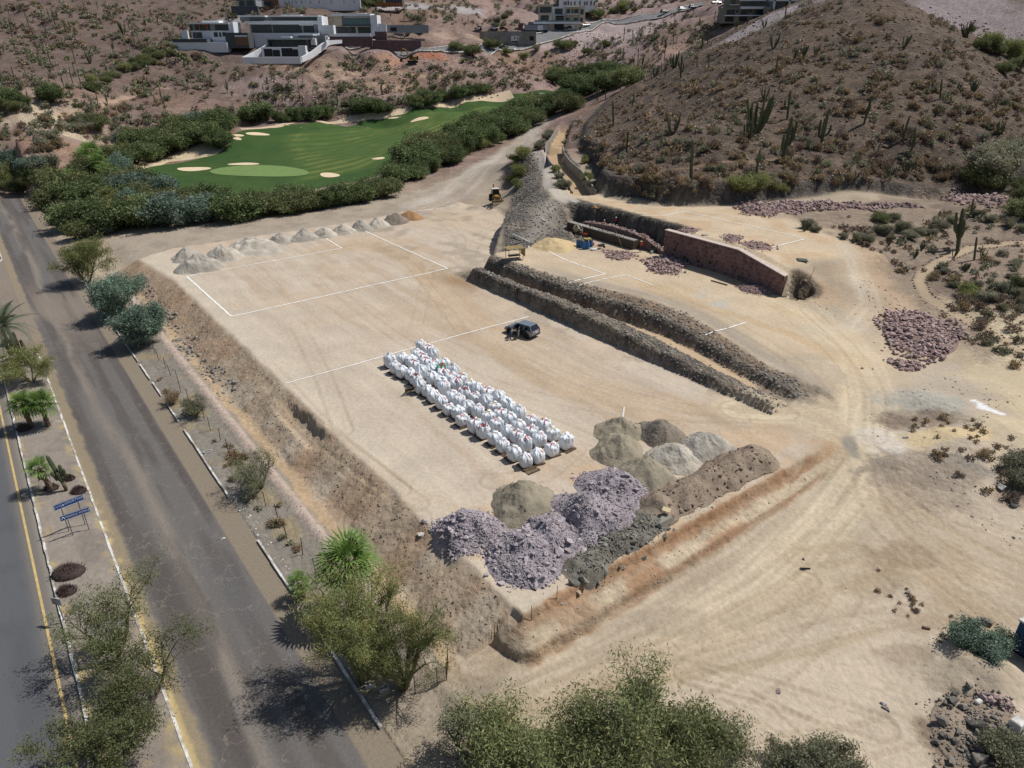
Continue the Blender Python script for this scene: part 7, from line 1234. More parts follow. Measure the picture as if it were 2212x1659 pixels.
b = MB(); vs_ = [(1.35+.08*math.sin(j*2.0), -.95+1.9*j/ny_, 1.78-k*.32) for k in range(5) for j in range(ny_+1)]; b.add(vs_, [(k*(ny_+1)+j, k*(ny_+1)+j+1, (k+1)*(ny_+1)+j+1, (k+1)*(ny_+1)+j) for k in range(4) for j in range(ny_)]); b.build('side_flap', TARP, t, True); MB().box((0, .1, .55), (1.8, .8, .06)).build('bench', OLDW, t); MB().box((0, -.7, 1.0), (2.2, .05, .05)).build('rail', OLDW, t)
def rod(a_, b_, label, m_, r_=.06, name='pipe', z0=.08, z1=.08, cat='pipe', n=6): A_ = G(*a_)+Vector((0, 0, z0)); B_ = G(*b_)+Vector((0, 0, z1)); tag(MB().tube((0, 0, 0), B_-A_, r_, r_, n).build(name, m_, None, loc=A_), label, cat)
rod((1108,512),(1143,525),'long white plastic pipe lying at the rim of the grey slope',PWHITE,.10,z0=.5,z1=.15); rod((1156,522),(1174,505),'grey pole lying on the grey slope',OLDW,.07,'pole',cat='pole'); rod((1112,528),(1130,523),'grey pipe end beside the tarp shelter',CONC,.09,z0=.2); rod((1536,607),(1571,617),'dark timber lying alone on the upper pad',OLDW,.09,'timber',cat='timber'); rod((1605,610),(1614,610),'short timber behind the rubble at the wall end',OLDW,.08,'timber',cat='timber'); rod((1340,939),(1346,904),'white post stuck in the grey sand heap',PWHITE,.09,'post',z0=.5,z1=1.2,cat='post'); rod((1327,685),(1331,672),'grey pipe sticking out of the upper bank',CONC,.22,z0=.1,z1=.2,n=10); rod((1750,604),(1757,592),'thin rod standing by the wall end',STEEL,.03,'rod',0,.9,'rod'); rod((1148,1340),(1148,1338),'thin survey stake at the near rim of the pad',STEEL,.02,'stake',0,1.1,'stake'); rod((1203,1294),(1203,1292),'thin survey stake beside the pale rim boulder',STEEL,.02,'stake',0,1.0,'stake'); rod((1728,1229),(1750,1230),'dark stick lying on the rutted sand',DARKP,.05,'stick',cat='stick'); rod((1375,690),(1393,680),'grey board on the upper bank',OLDW,.06,'board',cat='board'); rod((1270,1018),(1285,1022),'x',OLDW) if False else None
for a_, lb, c_, d_ in (((1733,563),'dark framed board lying on the track above the wall end',S(70,84,80),(1.4,.9,.08)),((1437,1125),'tan board lying on the great boulder',S(206,190,150),(.6,.45,.05)),((1440,482),'x',S(1,1,1),(1,1,1)),((2185,1078),'torn white board among rubbish at the right edge',S(220,216,208),(.7,.4,.05)),((1292,497),'grey sheet of plywood on the slope above the drums',S(126,124,120),(2.2,1.2,.05)),((1480,507),'x',S(1,1,1),(1,1,1)),((1523,508),'grey board behind the coping of the finished wall',S(160,158,152),(1.0,.6,.05))):
    if lb == 'x': continue
    p = G(*a_); tag(MB().box((0, 0, 0), d_).build('board', mat('board_'+lb[:14], c_, .8, .1, 2.0), None, loc=p+Vector((0, 0, .1 if 'boulder' not in lb else 1.0)), rot=(.12, .08, random.uniform(-.6, .6)), bevel=.01), lb, 'board')
t = thing('planter_trough', 'empty white plastic trough lying on the verge', 'trough', G(449,978), .5); 
for x, y, dx, dy in ((0,-.15,.62,.04),(0,.15,.62,.04),(-.31,0,.04,.34),(.31,0,.04,.34)): MB().box((x, y, .1), (dx, dy, .2)).build('side', PWHITE, t)
MB().box((0, 0, .02), (.6, .3, .03)).build('bottom', DARKP, t)
def cblock(p, rz, label):
    t = thing('concrete_block', label, 'concrete block', p, rz)
    for x, y, dx, dy in ((0,-.08,.4,.035),(0,.08,.4,.035),(-.185,0,.035,.13),(0,0,.035,.13),(.185,0,.035,.13)): MB().box((x, y, .1), (dx, dy, .2)).build('web', mat('block_concrete', S(196,192,184), .9, .1, 3.0), t)
    t.scale = (1.4,)*3; return t
cblock(G(800,1484), .1, 'pale hollow concrete block in the shade under the palo verdes'); cblock(G(830,1492), .5, 'grey concrete block lying right of the pale one')
t = thing('hubcap', 'white car hubcap leaning by the thin palo verde', 'hubcap', G(864,1470)+Vector((0, 0, .3)), 0, None, 1.3); t.rotation_euler = (1.1, 0, .2); MB().lathe([(.2,-.02),(.22,0),(.2,.03),(.16,.035)], 18).build('ring', PWHITE, t, True); MB().lathe([(.06,0),(.06,.03),(.02,.045)], 10).build('hub', PWHITE, t, True)
for k in range(6): MB().box((.12, 0, .02), (.15, .05, .02)).build('spoke', PWHITE, t, rot=(0, 0, k*1.047))
# blue cabin and white blocks at the right edge
t = thing('portable_cabin', 'blue portable cabin with a white roof at the right edge', 'cabin', G(2206,1425)+Vector((1.0, .6, 0)), .5); BLUEP = mat('blue_panel', S(52,84,116), .5, .08, 2.0); MB().box((0, 0, 1.1), (1.7, 1.7, 2.1)).build('shell', BLUEP, t, bevel=.04); MB().box((0, 0, 2.22), (1.85, 1.85, .14)).build('roof', WHITEP, t, bevel=.03); MB().box((-.862, 0, 1.0), (.03, .8, 1.8)).build('door', mat('blue_door', S(44,72,104), .5, .08, 2.0), t); MB().box((0, 0, .04), (1.8, 1.8, .1)).build('skid', DARKP, t)
for a_, b_, d_, lb in ((2195,1572,(.9,.7,.6),'white concrete lump at the right end of the lower boulder heap'),(2113,1518,(.5,.3,.2),'small white slab on top of the lower boulder heap')): tag(MB().box((0, 0, d_[2]/2), d_, taper=.8).build('concrete_lump', WHITEP, None, loc=G(a_, b_), rot=.5, bevel=.05), lb, 'concrete lump')
t = thing('old_sink', 'old sink lying in the burnt patch at the right edge', 'sink', G(2192,1092), .6); MB().lathe([(.34,0),(.38,.22),(.36,.24),(.3,.08),(.02,.06)], 14, sy=.7).build('basin', CONC, t, True); MB().box((0, .2, .1), (.5, .08, .1)).build('back_ledge', CONC, t)
# ================================================================ FENCE, SIGNS
FEN = mat('rusty_fence', S(82,66,56), .85, .2, 5.0); t = thing('wire_fence', 'rusty wire fence with thin posts along the verge', 'fence', tuple(UV(58, 12.45)), 0); base = Vector(t.location); pp = []
for k, u in enumerate(np.arange(27, 91, 2.55)):
    p = UV(u, 12.45+random.gauss(0, .12)); H_ = random.uniform(1.35, 1.7); top = p+Vector((random.gauss(0, .10), random.gauss(0, .08), H_)); pp.append((p, top)); MB().tube(p-base-Vector((0, 0, .2)), top-base, .032, .03, 5).build('post', FEN, t)
for f in (.22, .42, .62, .8, .95):
    b = MB()
    for (a0, a1), (b0, b1) in zip(pp[:-1], pp[1:]): A_ = a0.lerp(a1, f); B_ = b0.lerp(b1, f); b.tube(A_-base, (A_+B_)/2-base-Vector((0, 0, .03)), .006, .006, 3, False); b.tube((A_+B_)/2-base-Vector((0, 0, .03)), B_-base, .006, .006, 3, False)
    b.build('wire', FEN, t)
t = thing('mesh_fence', 'sagging wire mesh fence piece beside the thin palo verde', 'fence', G(897,1500), 0); base = Vector(t.location); P2 = [G(897,1498), G(945,1482), G(965,1470), G(968,1440)]; ms = MB()
for a_, b_ in zip(P2[:-1], P2[1:]):
    for f in np.linspace(0, 1, 14): q = a_.lerp(b_, f)-base; ms.tube(q, q+Vector((0, 0, 1.2)), .006, .006, 3, False)
    for z in np.linspace(.05, 1.2, 9): ms.tube(a_-base+Vector((0, 0, z)), b_-base+Vector((0, 0, z)), .006, .006, 3, False)
ms.build('mesh', FEN, t)
for q in P2: MB().tube(q-base, q-base+Vector((0, 0, 1.4)), .03, .03, 5).build('post', FEN, t)
# kerb rubble and litter
strew('kerb_rubble', 'white broken kerb pieces on the verge edge', 'white', 160, [(38,9.9),(38,11.3),(53,11.0),(53,10.1)], (.04,.15), lambda u, v: .2+.8*(vnoise(u*.9, v*.2, 3) > .5)); strew('kerb_rubble', 'white broken kerb crumbs by the dirt entrance', 'white', 60, [(24.5,12.0),(24.5,13.6),(18.5,15.5),(18.5,13.5)], (.03,.12))
SIGNB = mat('sign_blue', S(36,82,146), .45, .06, 2.0); SIGNT = mat('sign_lettering', S(226,230,236), .5, .02, 2.0); SPOST = mat('sign_post', S(120,122,124), .5, .1, 4.0, metal=.4)
def text_mesh(txt, size, name):
    cu = bpy.data.curves.new(name, 'FONT'); cu.body = txt; cu.size = size; cu.align_x = 'LEFT'; cu.align_y = 'CENTER'; cu.extrude = .004; o = bpy.data.objects.new('tmp', cu); TMP.collection.objects.link(o); TMP.view_layers[0].update(); dg = TMP.view_layers[0].depsgraph; me = bpy.data.meshes.new_from_object(o.evaluated_get(dg)); bpy.data.objects.remove(o); me.name = name; return me
def sign(fl, fr, z0, z1, label, items, over=.45):
    A_, B_ = G(*fl), G(*fr); d = (B_-A_); L = d.xy.length; rz = math.atan2(d.y, d.x); t = thing('road_sign', label, 'sign', A_, rz, 'blue direction signs on the median')
    for x in (0, L): MB().box((x, .04, z1/2), (.06, .05, z1)).build('post', SPOST, t)
    W_ = L+over*2; MB().box((L/2, 0, (z0+z1)/2), (W_, .03, z1-z0)).build('panel', SIGNB, t); zc = (z0+z1)/2
    fr_ = MB()
    for zz in (z0+.02, z1-.02): fr_.box((L/2, -.018, zz), (W_-.02, .006, .018))
    for xx in (-over+.02, L+over-.02): fr_.box((xx, -.018, zc), (.018, .006, z1-z0-.02))
    fr_.build('border', SIGNT, t)
    for kind, x, dz_, sz, txt in items:
        X = -over+x*W_
        if kind == 'text': link('lettering', text_mesh(txt, sz, 'lettering'), SIGNT, t, loc=(X, -.02, zc+dz_), rot=(math.pi/2, 0, 0))
        elif kind == 'diamond': b = MB(); [b.box((X+sx*sz*.3, -.022, zc+sz_*sz*.3), (sz*.34, .008, sz*.34), ry=math.pi/4) for sx, sz_ in ((0,1),(0,-1),(-1,0),(1,0))]; b.build('emblem', SIGNT, t)
        elif kind == 'arch': b = MB(); P_ = [Vector((X+sz*.4*math.cos(a), -.022, zc-.02+sz*.42*math.sin(a))) for a in np.linspace(0, math.pi, 9)]; P_ = [P_[0]-Vector((0, 0, sz*.35))]+P_+[P_[-1]-Vector((0, 0, sz*.35))]; b.path(P_, [.028]*len(P_), 5); b.build('emblem', SIGNT, t)
        elif kind == 'bar': MB().box((X, -.02, zc), (.012, .008, z1-z0-.06)).build('divider', SIGNT, t)
    return t
sign((151,1152.5),(186,1138),2.35,2.83,'blue hotel direction sign, the rear and higher one',[('text',.03,0,.15,'HOTEL'),('bar',.235,0,0,''),('diamond',.30,0,.19,''),('text',.36,.04,.235,'COURTYARD')]); sign((159.5,1161.5),(194,1149),1.72,2.16,'blue market direction sign, the front and lower one',[('arch',.095,0,.2,''),('text',.17,0,.225,'MARINA MARKET')])
t = thing('small_road_sign', 'small grey road sign with a red ring at the median kerb', 'sign', G(140,1345), -.25); MB().tube((0, 0, 0), (0, 0, 2.0), .035, .035, 6).build('post', SPOST, t); MB().box((0, -.05, 1.85), (.75, .03, .55)).build('panel', mat('sign_grey', S(176,178,180), .5, .05, 2.0), t); b = MB(); b.path([(.2*math.cos(a), -.072, 1.85+.2*math.sin(a)) for a in np.linspace(.9, 5.6, 12)], [.02]*12, 5); b.build('ring', TAIL, t)
# ================================================================ HILL ROADS, HOUSES, MACHINES
HROAD = S(128,128,128)
def hill_road(name, pxs, w_, label, kerbs=True):
    o = band(name, pxs, [w_]*len(pxs), HROAD, .45, label, 'road')
    if kerbs:
        P2 = np.array([G(*q)[:2] for q in pxs]); d = np.concatenate([[0], np.cumsum(np.hypot(*np.diff(P2, axis=0).T))]); n = int(d[-1]/1.5)+2; t = np.linspace(0, d[-1], n); x = np.interp(t, d, P2[:, 0]); y = np.interp(t, d, P2[:, 1])
        for _ in range(4): x[1:-1] = (x[:-2]+2*x[1:-1]+x[2:])/4; y[1:-1] = (y[:-2]+2*y[1:-1]+y[2:])/4
        tx = np.gradient(x); ty = np.gradient(y); L = np.hypot(tx, ty)
        for sg in (-1, 1):
            b = MB()
            for i in range(n-1):
                p = [(x[k]-sg*ty[k]/L[k]*w_*.52, y[k]+sg*tx[k]/L[k]*w_*.52) for k in (i, i+1)]; z = [float(Hs(*q))+.55 for q in p]; b.tube((*p[0], z[0]), (*p[1], z[1]), .3, .3, 4)
            q = b.build('hill_kerb', WHITEP); tag(q, 'pale kerb of the '+label, 'kerb', kind='structure')
    return o
hill_road('hill_road', [(1100,103),(1130,95),(1160,86),(1195,76),(1240,65),(1300,52),(1370,44),(1430,32),(1480,20),(1520,12)], 8.5, 'grey hillside road climbing past the beige house'); hill_road('lower_hill_road', [(690,101),(760,100),(850,104),(920,110),(1000,109),(1060,107),(1100,103)], 6.5, 'grey lane below the stone walls of the villas')
WHW = mat('white_render', S(222,224,226,.95), .8, .05, .4); GRW = mat('grey_render', S(150,156,160), .8, .06, .4); BGW = mat('beige_render', S(206,194,172), .85, .06, .4); DGW = mat('dark_render', S(84,88,92), .8, .06, .4); BRW = mat('brown_render', S(128,102,80), .85, .08, .4); TAUP = mat('taupe_render', S(140,136,124), .85, .06, .4); GLZ = mat('villa_glass', S(44,58,66), .12, .1, .3, spec=.6); TEALG = mat('teal_glass', S(96,128,132), .12, .1, .3, spec=.6); ORNG = mat('orange_timber', S(190,104,44), .7, .1, .5); PURW = mat('purple_stone_wall', S(112,90,92), .9, .2, .5, .4, 1.2); MET = mat('window_metal', S(60,64,66), .5, .05, 1.0)
HM = dict(w=WHW, g=GRW, b=BGW, d=DGW, br=BRW, t=TAUP, p=PURW, c=CONC, o=ORNG, gl=GLZ, tg=TEALG, m=DARKP)
class House:
    """built facing the camera from measured elevations: frame pixels at the house's own distance become metres"""
    def __init__(s, name, label, ax, ay, cat='house', D=None):
        p = Vector(at_d(ax, ay, D)) if D else G(ax, ay); s.s = px_scale(p); s.ax, s.ay = ax, ay; s.t = thing(name, label, cat, p)
    def X(s, x): return (x-s.ax)*s.s
    def Z(s, y): return (s.ay-y)*s.s
    def box(s, part, x0, x1, y0, y1, m, y=0.0, d=8.0, par=None):
        o = MB().box(((s.X(x0)+s.X(x1))/2, y+d/2, (s.Z(y0)+s.Z(y1))/2), (abs(s.X(x1)-s.X(x0)), d, abs(s.Z(y1)-s.Z(y0)))).build(part, HM[m], par or s.t); return o
    def win(s, x0, x1, y0, y1, n=1, y=0.0, m='gl', rec=.0):
        """window: frame with n panes set in front of the wall plane y"""
        f = MB(); w_ = (s.X(x1)-s.X(x0)); h_ = s.Z(y0)-s.Z(y1); cx_, cz_ = (s.X(x0)+s.X(x1))/2, (s.Z(y0)+s.Z(y1))/2
        for xx in np.linspace(-w_/2, w_/2, n+1): f.box((cx_+xx, y-.06, cz_), (.12, .14, h_))
        for zz in (-h_/2, h_/2): f.box((cx_, y-.06, cz_+zz), (w_+.12, .14, .12))
        fo = f.build('window', MET, s.t)
        for i in range(n): MB().box((cx_-w_/2+w_*(i+.5)/n, y-.03, cz_), (w_/n-.14, .05, h_-.1)).build('pane', HM[m], fo)
H = House('white_villa', 'white two storey villa with a long pool terrace at the left', 450, 104); 
H.box('terrace_wall',383,497,92.5,112,'w',-3,13); H.box('pool_edge',382.6,456,86,92.4,'d',-3.15,6); H.box('lower_storey',413,497,70,92.4,'w',3.2,9); H.box('upper_storey',409,497,57,69.9,'g',3.6,9); H.box('roof_slab',408.5,498,55,57.2,'w',2.2,11); H.box('roof_box',434,470,50.5,55,'w',6,5); H.box('side_block',495,505.5,53.5,76,'w',3,9); H.box('gate_frame',400,414,70.5,86,'w',-1.5,1.2)
for q in ((416,434.5,73.5,84),(461,469,73.5,82),(472.5,476,73.5,82),(479.5,487,73.5,80.5)): H.win(*q, 2 if q[1]-q[0] > 6 else 1, 3.2)
for q in ((411.5,416.5,59,69.5,1),(421.5,431.5,59,69,2),(450.5,454,59,69,1),(465,495,59.5,70.6,5)): H.win(*q, 3.6)
H.box('timber_frame',431.5,433.2,57.5,70,'o',2.9,1); H.box('timber_frame',448.6,450.3,57.5,70,'o',2.9,1); H.box('timber_beam',433.2,448.6,57.5,58.8,'o',2.9,1); H.win(434,448,59.5,69.5,3,3.6); H.box('garage_block',493.5,542,74,104,'d',-1.5,9); H.box('garage_door_bay',514.5,542,82.5,98.5,'br',-1.7,.4); H.box('door_head',514,540,79,82,'w',-1.75,.4)
H = House('glass_villa', 'long white villa with two glazed storeys behind a tall white wall', 620, 98); H.box('garden_wall',541,693.5,74,104,'w',-2.5,10); H.box('lower_storey',541,695,57.5,73.9,'g',2.5,9); H.box('parapet',575,695,50.5,57.4,'w',1.2,9); H.box('balcony',541,584.5,51.5,57.4,'w',1.0,9); H.box('upper_storey',520,697,43,50.4,'g',4,7); H.box('roof_slab',584,693,40.5,43.2,'w',1.6,10); H.box('roof_slab',519,578,40.2,43.4,'w',1.6,10); H.box('end_wall',690.5,700,42,76,'w',.6,11); H.box('roof_box',607,650,38.8,40.5,'w',5,4)
for q in ((545,588,58.5,73.5,7),(591,652,59,73.3,9),(657,679,59.5,72.5,4)): H.win(*q, 2.5)
for q in ((541.5,575.5,43.8,50.2,6),(590,650,46.5,49.8,8),(659,690,44,50.2,5)): H.win(*q, 4.0, 'tg')
H.box('awning',651,680,57.6,59.4,'w',.4,3); H.box('stair_wall',698,724,59,76,'w',0,4)
H = House('terraced_villa', 'low grey and white villa with walled court in front of the others', 620, 133); H.box('court_wall',536,659.5,123.5,136,'w',-6.5,1.0); H.box('lower_level',570,650,105,130,'w',-1,8); H.box('upper_level',579.5,681,90,105,'d',4.5,8); H.box('roof_slab',578.5,678,87.2,90.4,'g',1.8,11); H.box('rear_block',637,696,82,104,'g',9,6); H.box('rear_roof',630,672,80.2,82.2,'w',7.5,8); H.box('roof_box',602,622,84,87.3,'w',8,3); H.box('frame_side',579.5,582,90,105,'d',2.2,3); H.box('frame_side',663,668,90,108,'d',2.2,3); H.box('white_panel',671,681.5,88.5,101,'w',3.5,2); H.box('white_screen',649.5,665,102,124,'w',-1.4,4); H.box('cabin',701.5,706,85.5,90,'w',6,3)
for q in ((584,607,93.5,104.6,4),(615.5,660,93.5,104.6,7)): H.win(*q, 4.5)
for q in ((575.5,592.5,108.5,122.6,2),(594,608.5,110.5,122.6,2),(613,636,107,122.6,3),(636.8,647.5,109.5,122.6,2)): H.win(*q, -1.0, 'm')
b = MB(); pl_ = [(659.5,133,-6),(659.5,122.5,-6),(686,106,4),(693,94.5,10),(721,91,16),(721,97,16),(700,99,10),(690,112,4),(676,124,-2)]; vs_ = [(H.X(x), y, H.Z(py)) for x, py, y in ((659.5,134,-6.4),(675,125,0),(690,113,5),(700,101,10),(722,98,16))]+[(H.X(x), y, H.Z(py)) for x, py, y in ((659.5,123.5,-6.4),(675,112.5,0),(690,99,5),(700,92,10),(722,91,16))]; b.add(vs_+[(x+.4, y+.5, z) for x, y, z in vs_], [(i, i+1, 6+i, 5+i) for i in range(4)]+[(10+i+1, 10+i, 15+i, 16+i) for i in range(4)]+[(5+i, 6+i, 16+i, 15+i) for i in range(4)]); b.build('climbing_wall', WHW, H.t)
b = MB(); vs_ = [(H.X(x), y, H.Z(py)) for x, py, y in ((536,134,-6.4),(550,126,0),(571,122,6),(536,123.4,-6.4),(550,114,0),(571,99.5,6))]; b.add(vs_+[(x+.4, y, z) for x, y, z in vs_], [(0,1,4,3),(1,2,5,4),(7,6,9,10),(8,7,10,11),(3,4,10,9),(4,5,11,10)]); b.build('climbing_wall', WHW, H.t)
H = House('corner_villa', 'white and beige villa with a glazed upper floor at the right of the row', 770, 97); H.box('terrace_parapet',694.5,806,74.5,82,'w',-4,1); H.box('lower_storey',724,806,60,81,'w',2.5,8); H.box('beige_wall',723,743.5,38,60,'b',.3,10); H.box('upper_storey',743,804,40,59.6,'w',1.6,9); H.box('roof_slab',722,805,37.2,41.5,'w',-.2,11); H.box('side_wall',803.5,818,39.5,80,'w',.6,10); H.box('roof_box',774,792,35.8,37.4,'w',4,3); H.win(744,803.5,46.2,58.4,10,.9,'tg'); H.win(727,770,62.5,75,6,2.5); H.win(774,801,62.5,75,4,2.5); H.box('balcony_edge',741,805,58.7,60.4,'d',.3,3); H.box('garden_wall',818,836,56,73,'w',1,1); H.box('column',771,773,61,78,'b',.5,.6)
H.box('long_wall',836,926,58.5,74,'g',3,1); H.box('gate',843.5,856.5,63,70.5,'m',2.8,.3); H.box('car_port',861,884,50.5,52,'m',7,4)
for lb, (x0, x1, y0, y1), y in (('dark purple stone retaining wall below the glass corner villa',(694,806,81.5,101),-1.0),('dark purple stone retaining wall along the lane, the lower one',(802,912,88.5,110),-3.5),('short purple stone wall beside the rockery',(811,836,72,89),1.0)):
    W_ = House('retaining_wall', lb, (x0+x1)/2, 100, 'wall', D=343); W_.box('wall_face', x0, x1, y0, y1, 'p', y, 1.2); W_.box('wall_cap', x0-.3, x1+.3, y0-.6, y0, 'c', y-.05, 1.4)
strew_xy('rockery', 'brown stones of the rockery above the purple wall', 'brown', 500, [tuple(Vector(at_d(a_, b_, d_))[:2]) for a_, b_, d_ in ((838,72,356),(900,74,356),(908,88,346),(836,88,346))], (.2,.6), 2)
H = House('beige_house', 'three storey beige house with garages on the hill road', 1205, 66); H.box('base_storey',1153.5,1251,53,75,'b',0,12); H.box('terrace_slab',1152,1253,49,53.2,'w',-1.5,13.5); H.box('left_block',1164,1192.5,17.5,49.4,'b',1,9); H.box('middle_block',1192,1221,20,49.4,'w',2,9); H.box('right_block',1220.5,1251,19.3,49.4,'b',1.6,9); H.box('end_block',1251,1263,19,51,'b',.6,10); H.box('left_roof',1163,1194,15.8,18,'b',.4,10); H.box('balcony',1221,1249,33.5,35,'w',-.2,2); H.box('canopy',1221,1249,20,21.2,'w',-.2,2); H.box('garage_door_bay',1197,1217,53.4,66.8,'m',-.2,.4); H.box('portal',1199,1218,37.6,38.8,'m',-.6,2.8); H.box('garage_door_bay',1219,1240,54.5,66,'w',-.12,.3); H.box('glass_rail',1154,1250,46.2,49,'tg',-1.4,.08)  # the dark garage panel stands in for the dark inside of an open garage
for q in ((1166,1190,21,31.6,2,1.0),(1168.5,1185,37,48.7,2,1.0),(1198,1214.5,24,34.5,2,2.0),(1200,1217,39,49,3,2.0),(1223.5,1230,25,33.4,1,1.6),(1234.5,1237,25,33.4,1,1.6),(1240,1247,25,33.4,1,1.6),(1222.5,1229,41.5,48.8,1,1.6),(1239.5,1247,41.5,48.8,1,1.6),(1253,1259,25.5,35,1,.6),(1253,1258,41.5,49,1,.6)): H.win(*q)
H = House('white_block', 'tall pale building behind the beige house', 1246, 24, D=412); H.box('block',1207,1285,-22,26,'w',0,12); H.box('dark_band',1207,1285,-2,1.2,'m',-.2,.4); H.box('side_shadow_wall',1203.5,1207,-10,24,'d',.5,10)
for k, x in enumerate((1217,1221,1226,1232,1240,1251,1261,1266,1275,1282)): H.box('planted_slot',x,x+2.2,6.5-(k % 3),12.8,'m',-.2,.4)
H = House('taupe_house', 'three storey grey taupe house at the left foot of the hill crest', 1608, 46); H.box('lower_storey',1563,1653,34.5,50,'t',0,11); H.box('middle_storey',1564,1652,19.5,34.4,'t',.8,10); H.box('upper_storey',1573,1650,0,19.4,'t',1.4,9); H.box('top_storey',1580,1650,-14,-.2,'t',2.4,8); H.box('balcony',1596,1651,17.8,22.5,'w',-1,3); H.box('balcony',1563,1652,34,36,'w',-1,3); H.box('canopy',1594,1648,5,7.4,'w',-.6,3); H.box('canopy',1573,1592,3.9,5,'w',.2,2); H.box('sill_slab',1573,1593,13.8,15.2,'w',.4,2); H.box('side_tower',1650.5,1659,-10,36,'g',2,7)
for q in ((1600,1616,9.5,17.8,3,1.4),(1618,1627,8.5,17.6,2,1.4),(1629,1645,8.5,17.6,3,1.4),(1578.5,1585,6,13.6,1,1.4),(1569,1586,24,33.6,3,.8),(1599,1614,24,33.6,3,.8),(1627,1646,24,33.6,3,.8),(1589,1593,24,29,2,.8),(1617,1622,24,29,2,.8)): H.win(*q)
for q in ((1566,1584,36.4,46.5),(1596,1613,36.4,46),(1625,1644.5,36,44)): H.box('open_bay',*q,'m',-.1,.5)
H = House('white_frame_house', 'white framed glass house beside the crest of the hill', 1704, 24, D=335); H.box('body',1668,1752,-16,24,'g',1,10); H.box('floor_slab',1666,1752,1.8,5.2,'w',-.8,11)
for x in (1668,1700.5,1720,): H.box('column',x,x+3,-16,22,'w',-.8,1)
for q in ((1671.5,1700,5.6,20.5,4,1.0),(1723.5,1750,6,18,4,1.0),(1704,1719.6,6,18,2,1.0),(1671.5,1700,-8,1.6,4,1.0)): H.win(*q)
H.box('brown_wall',1661,1700,27,52,'br',-3,1); H.box('hedge_wall',1660,1700,21,26.8,'br',-1.5,1); H.box('stair_wall',1654,1664,16,46,'t',-1,4)
H = House('grey_house', 'dark grey house at the top edge above the white villas', 530, 31, D=405); H.box('retaining_wall',506,563,15.5,33,'d',-3,2); H.box('body',519,556,-14,15.4,'g',0,9); H.box('roof_slab',517,557,-1,2.2,'w',-1,10); H.box('terrace',512,520,7,14,'b',-1,3); H.win(537,552,5,13.5,4,0.0); H.win(522,531,5,13.5,2,0.0)
H = House('brown_house', 'brown house and long white garden wall at the top edge', 690, 24, D=412); H.box('body',553,604,-10,26,'br',0,9); H.box('white_frame',553,572,4,15.5,'w',-.6,2); H.win(554,564,7,15,2,-.7); H.win(575,590,6.5,15,4,0.0); H.box('long_wall',604,779,2,23,'w',1,1.2)
for k, x in enumerate((616,625,632,640,652,671,690,715,743,765)): H.box('wall_slot',x,x+1.5,4,9.5,'t',.9,.3)
H.box('roof_line',600,780,-2,1.6,'d',3,8)
H = House('unfinished_house', 'unfinished house on brown formwork posts at the top edge', 842, 14, D=405); H.box('slab',812,870,6.5,13.5,'br',0,8); H.box('shell',832,868,-10,6.2,'d',2,7)
for x in range(814, 868, 6): H.box('prop',x,x+1.2,7,15,'o',-.4,.4)
H = House('block_wall_site', 'raw concrete retaining wall with piers beside the parked trailer', 1098, 90, 'wall', D=372); H.box('wall_face',1036,1158,70,95,'c',0,1.2)
for x in (1039,1058,1078,1098,1118,1136,1156): H.box('pier',x-1.2,x+1.2,69,95,'c',-.35,.3)
H.box('opening',1144,1153,79.5,88,'m',-.1,.3); H.box('platform',1037,1075,91.5,93.5,'br',-3,3)
t = House('white_trailer', 'small white site trailer in front of the concrete wall', 1113, 91, 'trailer', D=362); t.box('body',1104,1121.5,79,88.5,'w',0,5); t.win(1111,1113,81.5,84.5,1,0.0); t.box('axle',1106,1118,88.5,90.6,'m',.5,3); t.box('door',1117,1120,81,88,'g',-.05,.1)
t = House('lorry', 'blue cab lorry with a long grey box trailer beside the beige house', 1145, 68, 'lorry'); t.box('box_trailer',1133,1183,55,65.8,'g',0,3); t.box('cab',1119,1129.5,54.5,66,'t',.2,2.6); t.t.children[-1].data.materials[0] = paint_mat('lorry_blue', S(36,66,130)); t.box('bonnet',1112.5,1119,60.5,66.5,'t',.4,2.2); t.t.children[-1].data.materials[0] = paint_mat('lorry_red', S(96,44,48)); t.box('roof_fairing',1121,1131,51.8,55,'t',.4,2.2); t.t.children[-1].data.materials[0] = paint_mat('lorry_blue', S(36,66,130))
for x in (1116,1134,1138,1172,1177,1181): link('wheel', TY, None, t.t, loc=(t.X(x), .15, t.Z(67.2)), rot=(math.pi/2, 0, 0), scale=1.5)
t.box('trailer_panel',1161.5,1173,56,65.5,'w',-.05,.06); t.box('chassis',1131,1184,65.6,66.6,'m',.4,2)
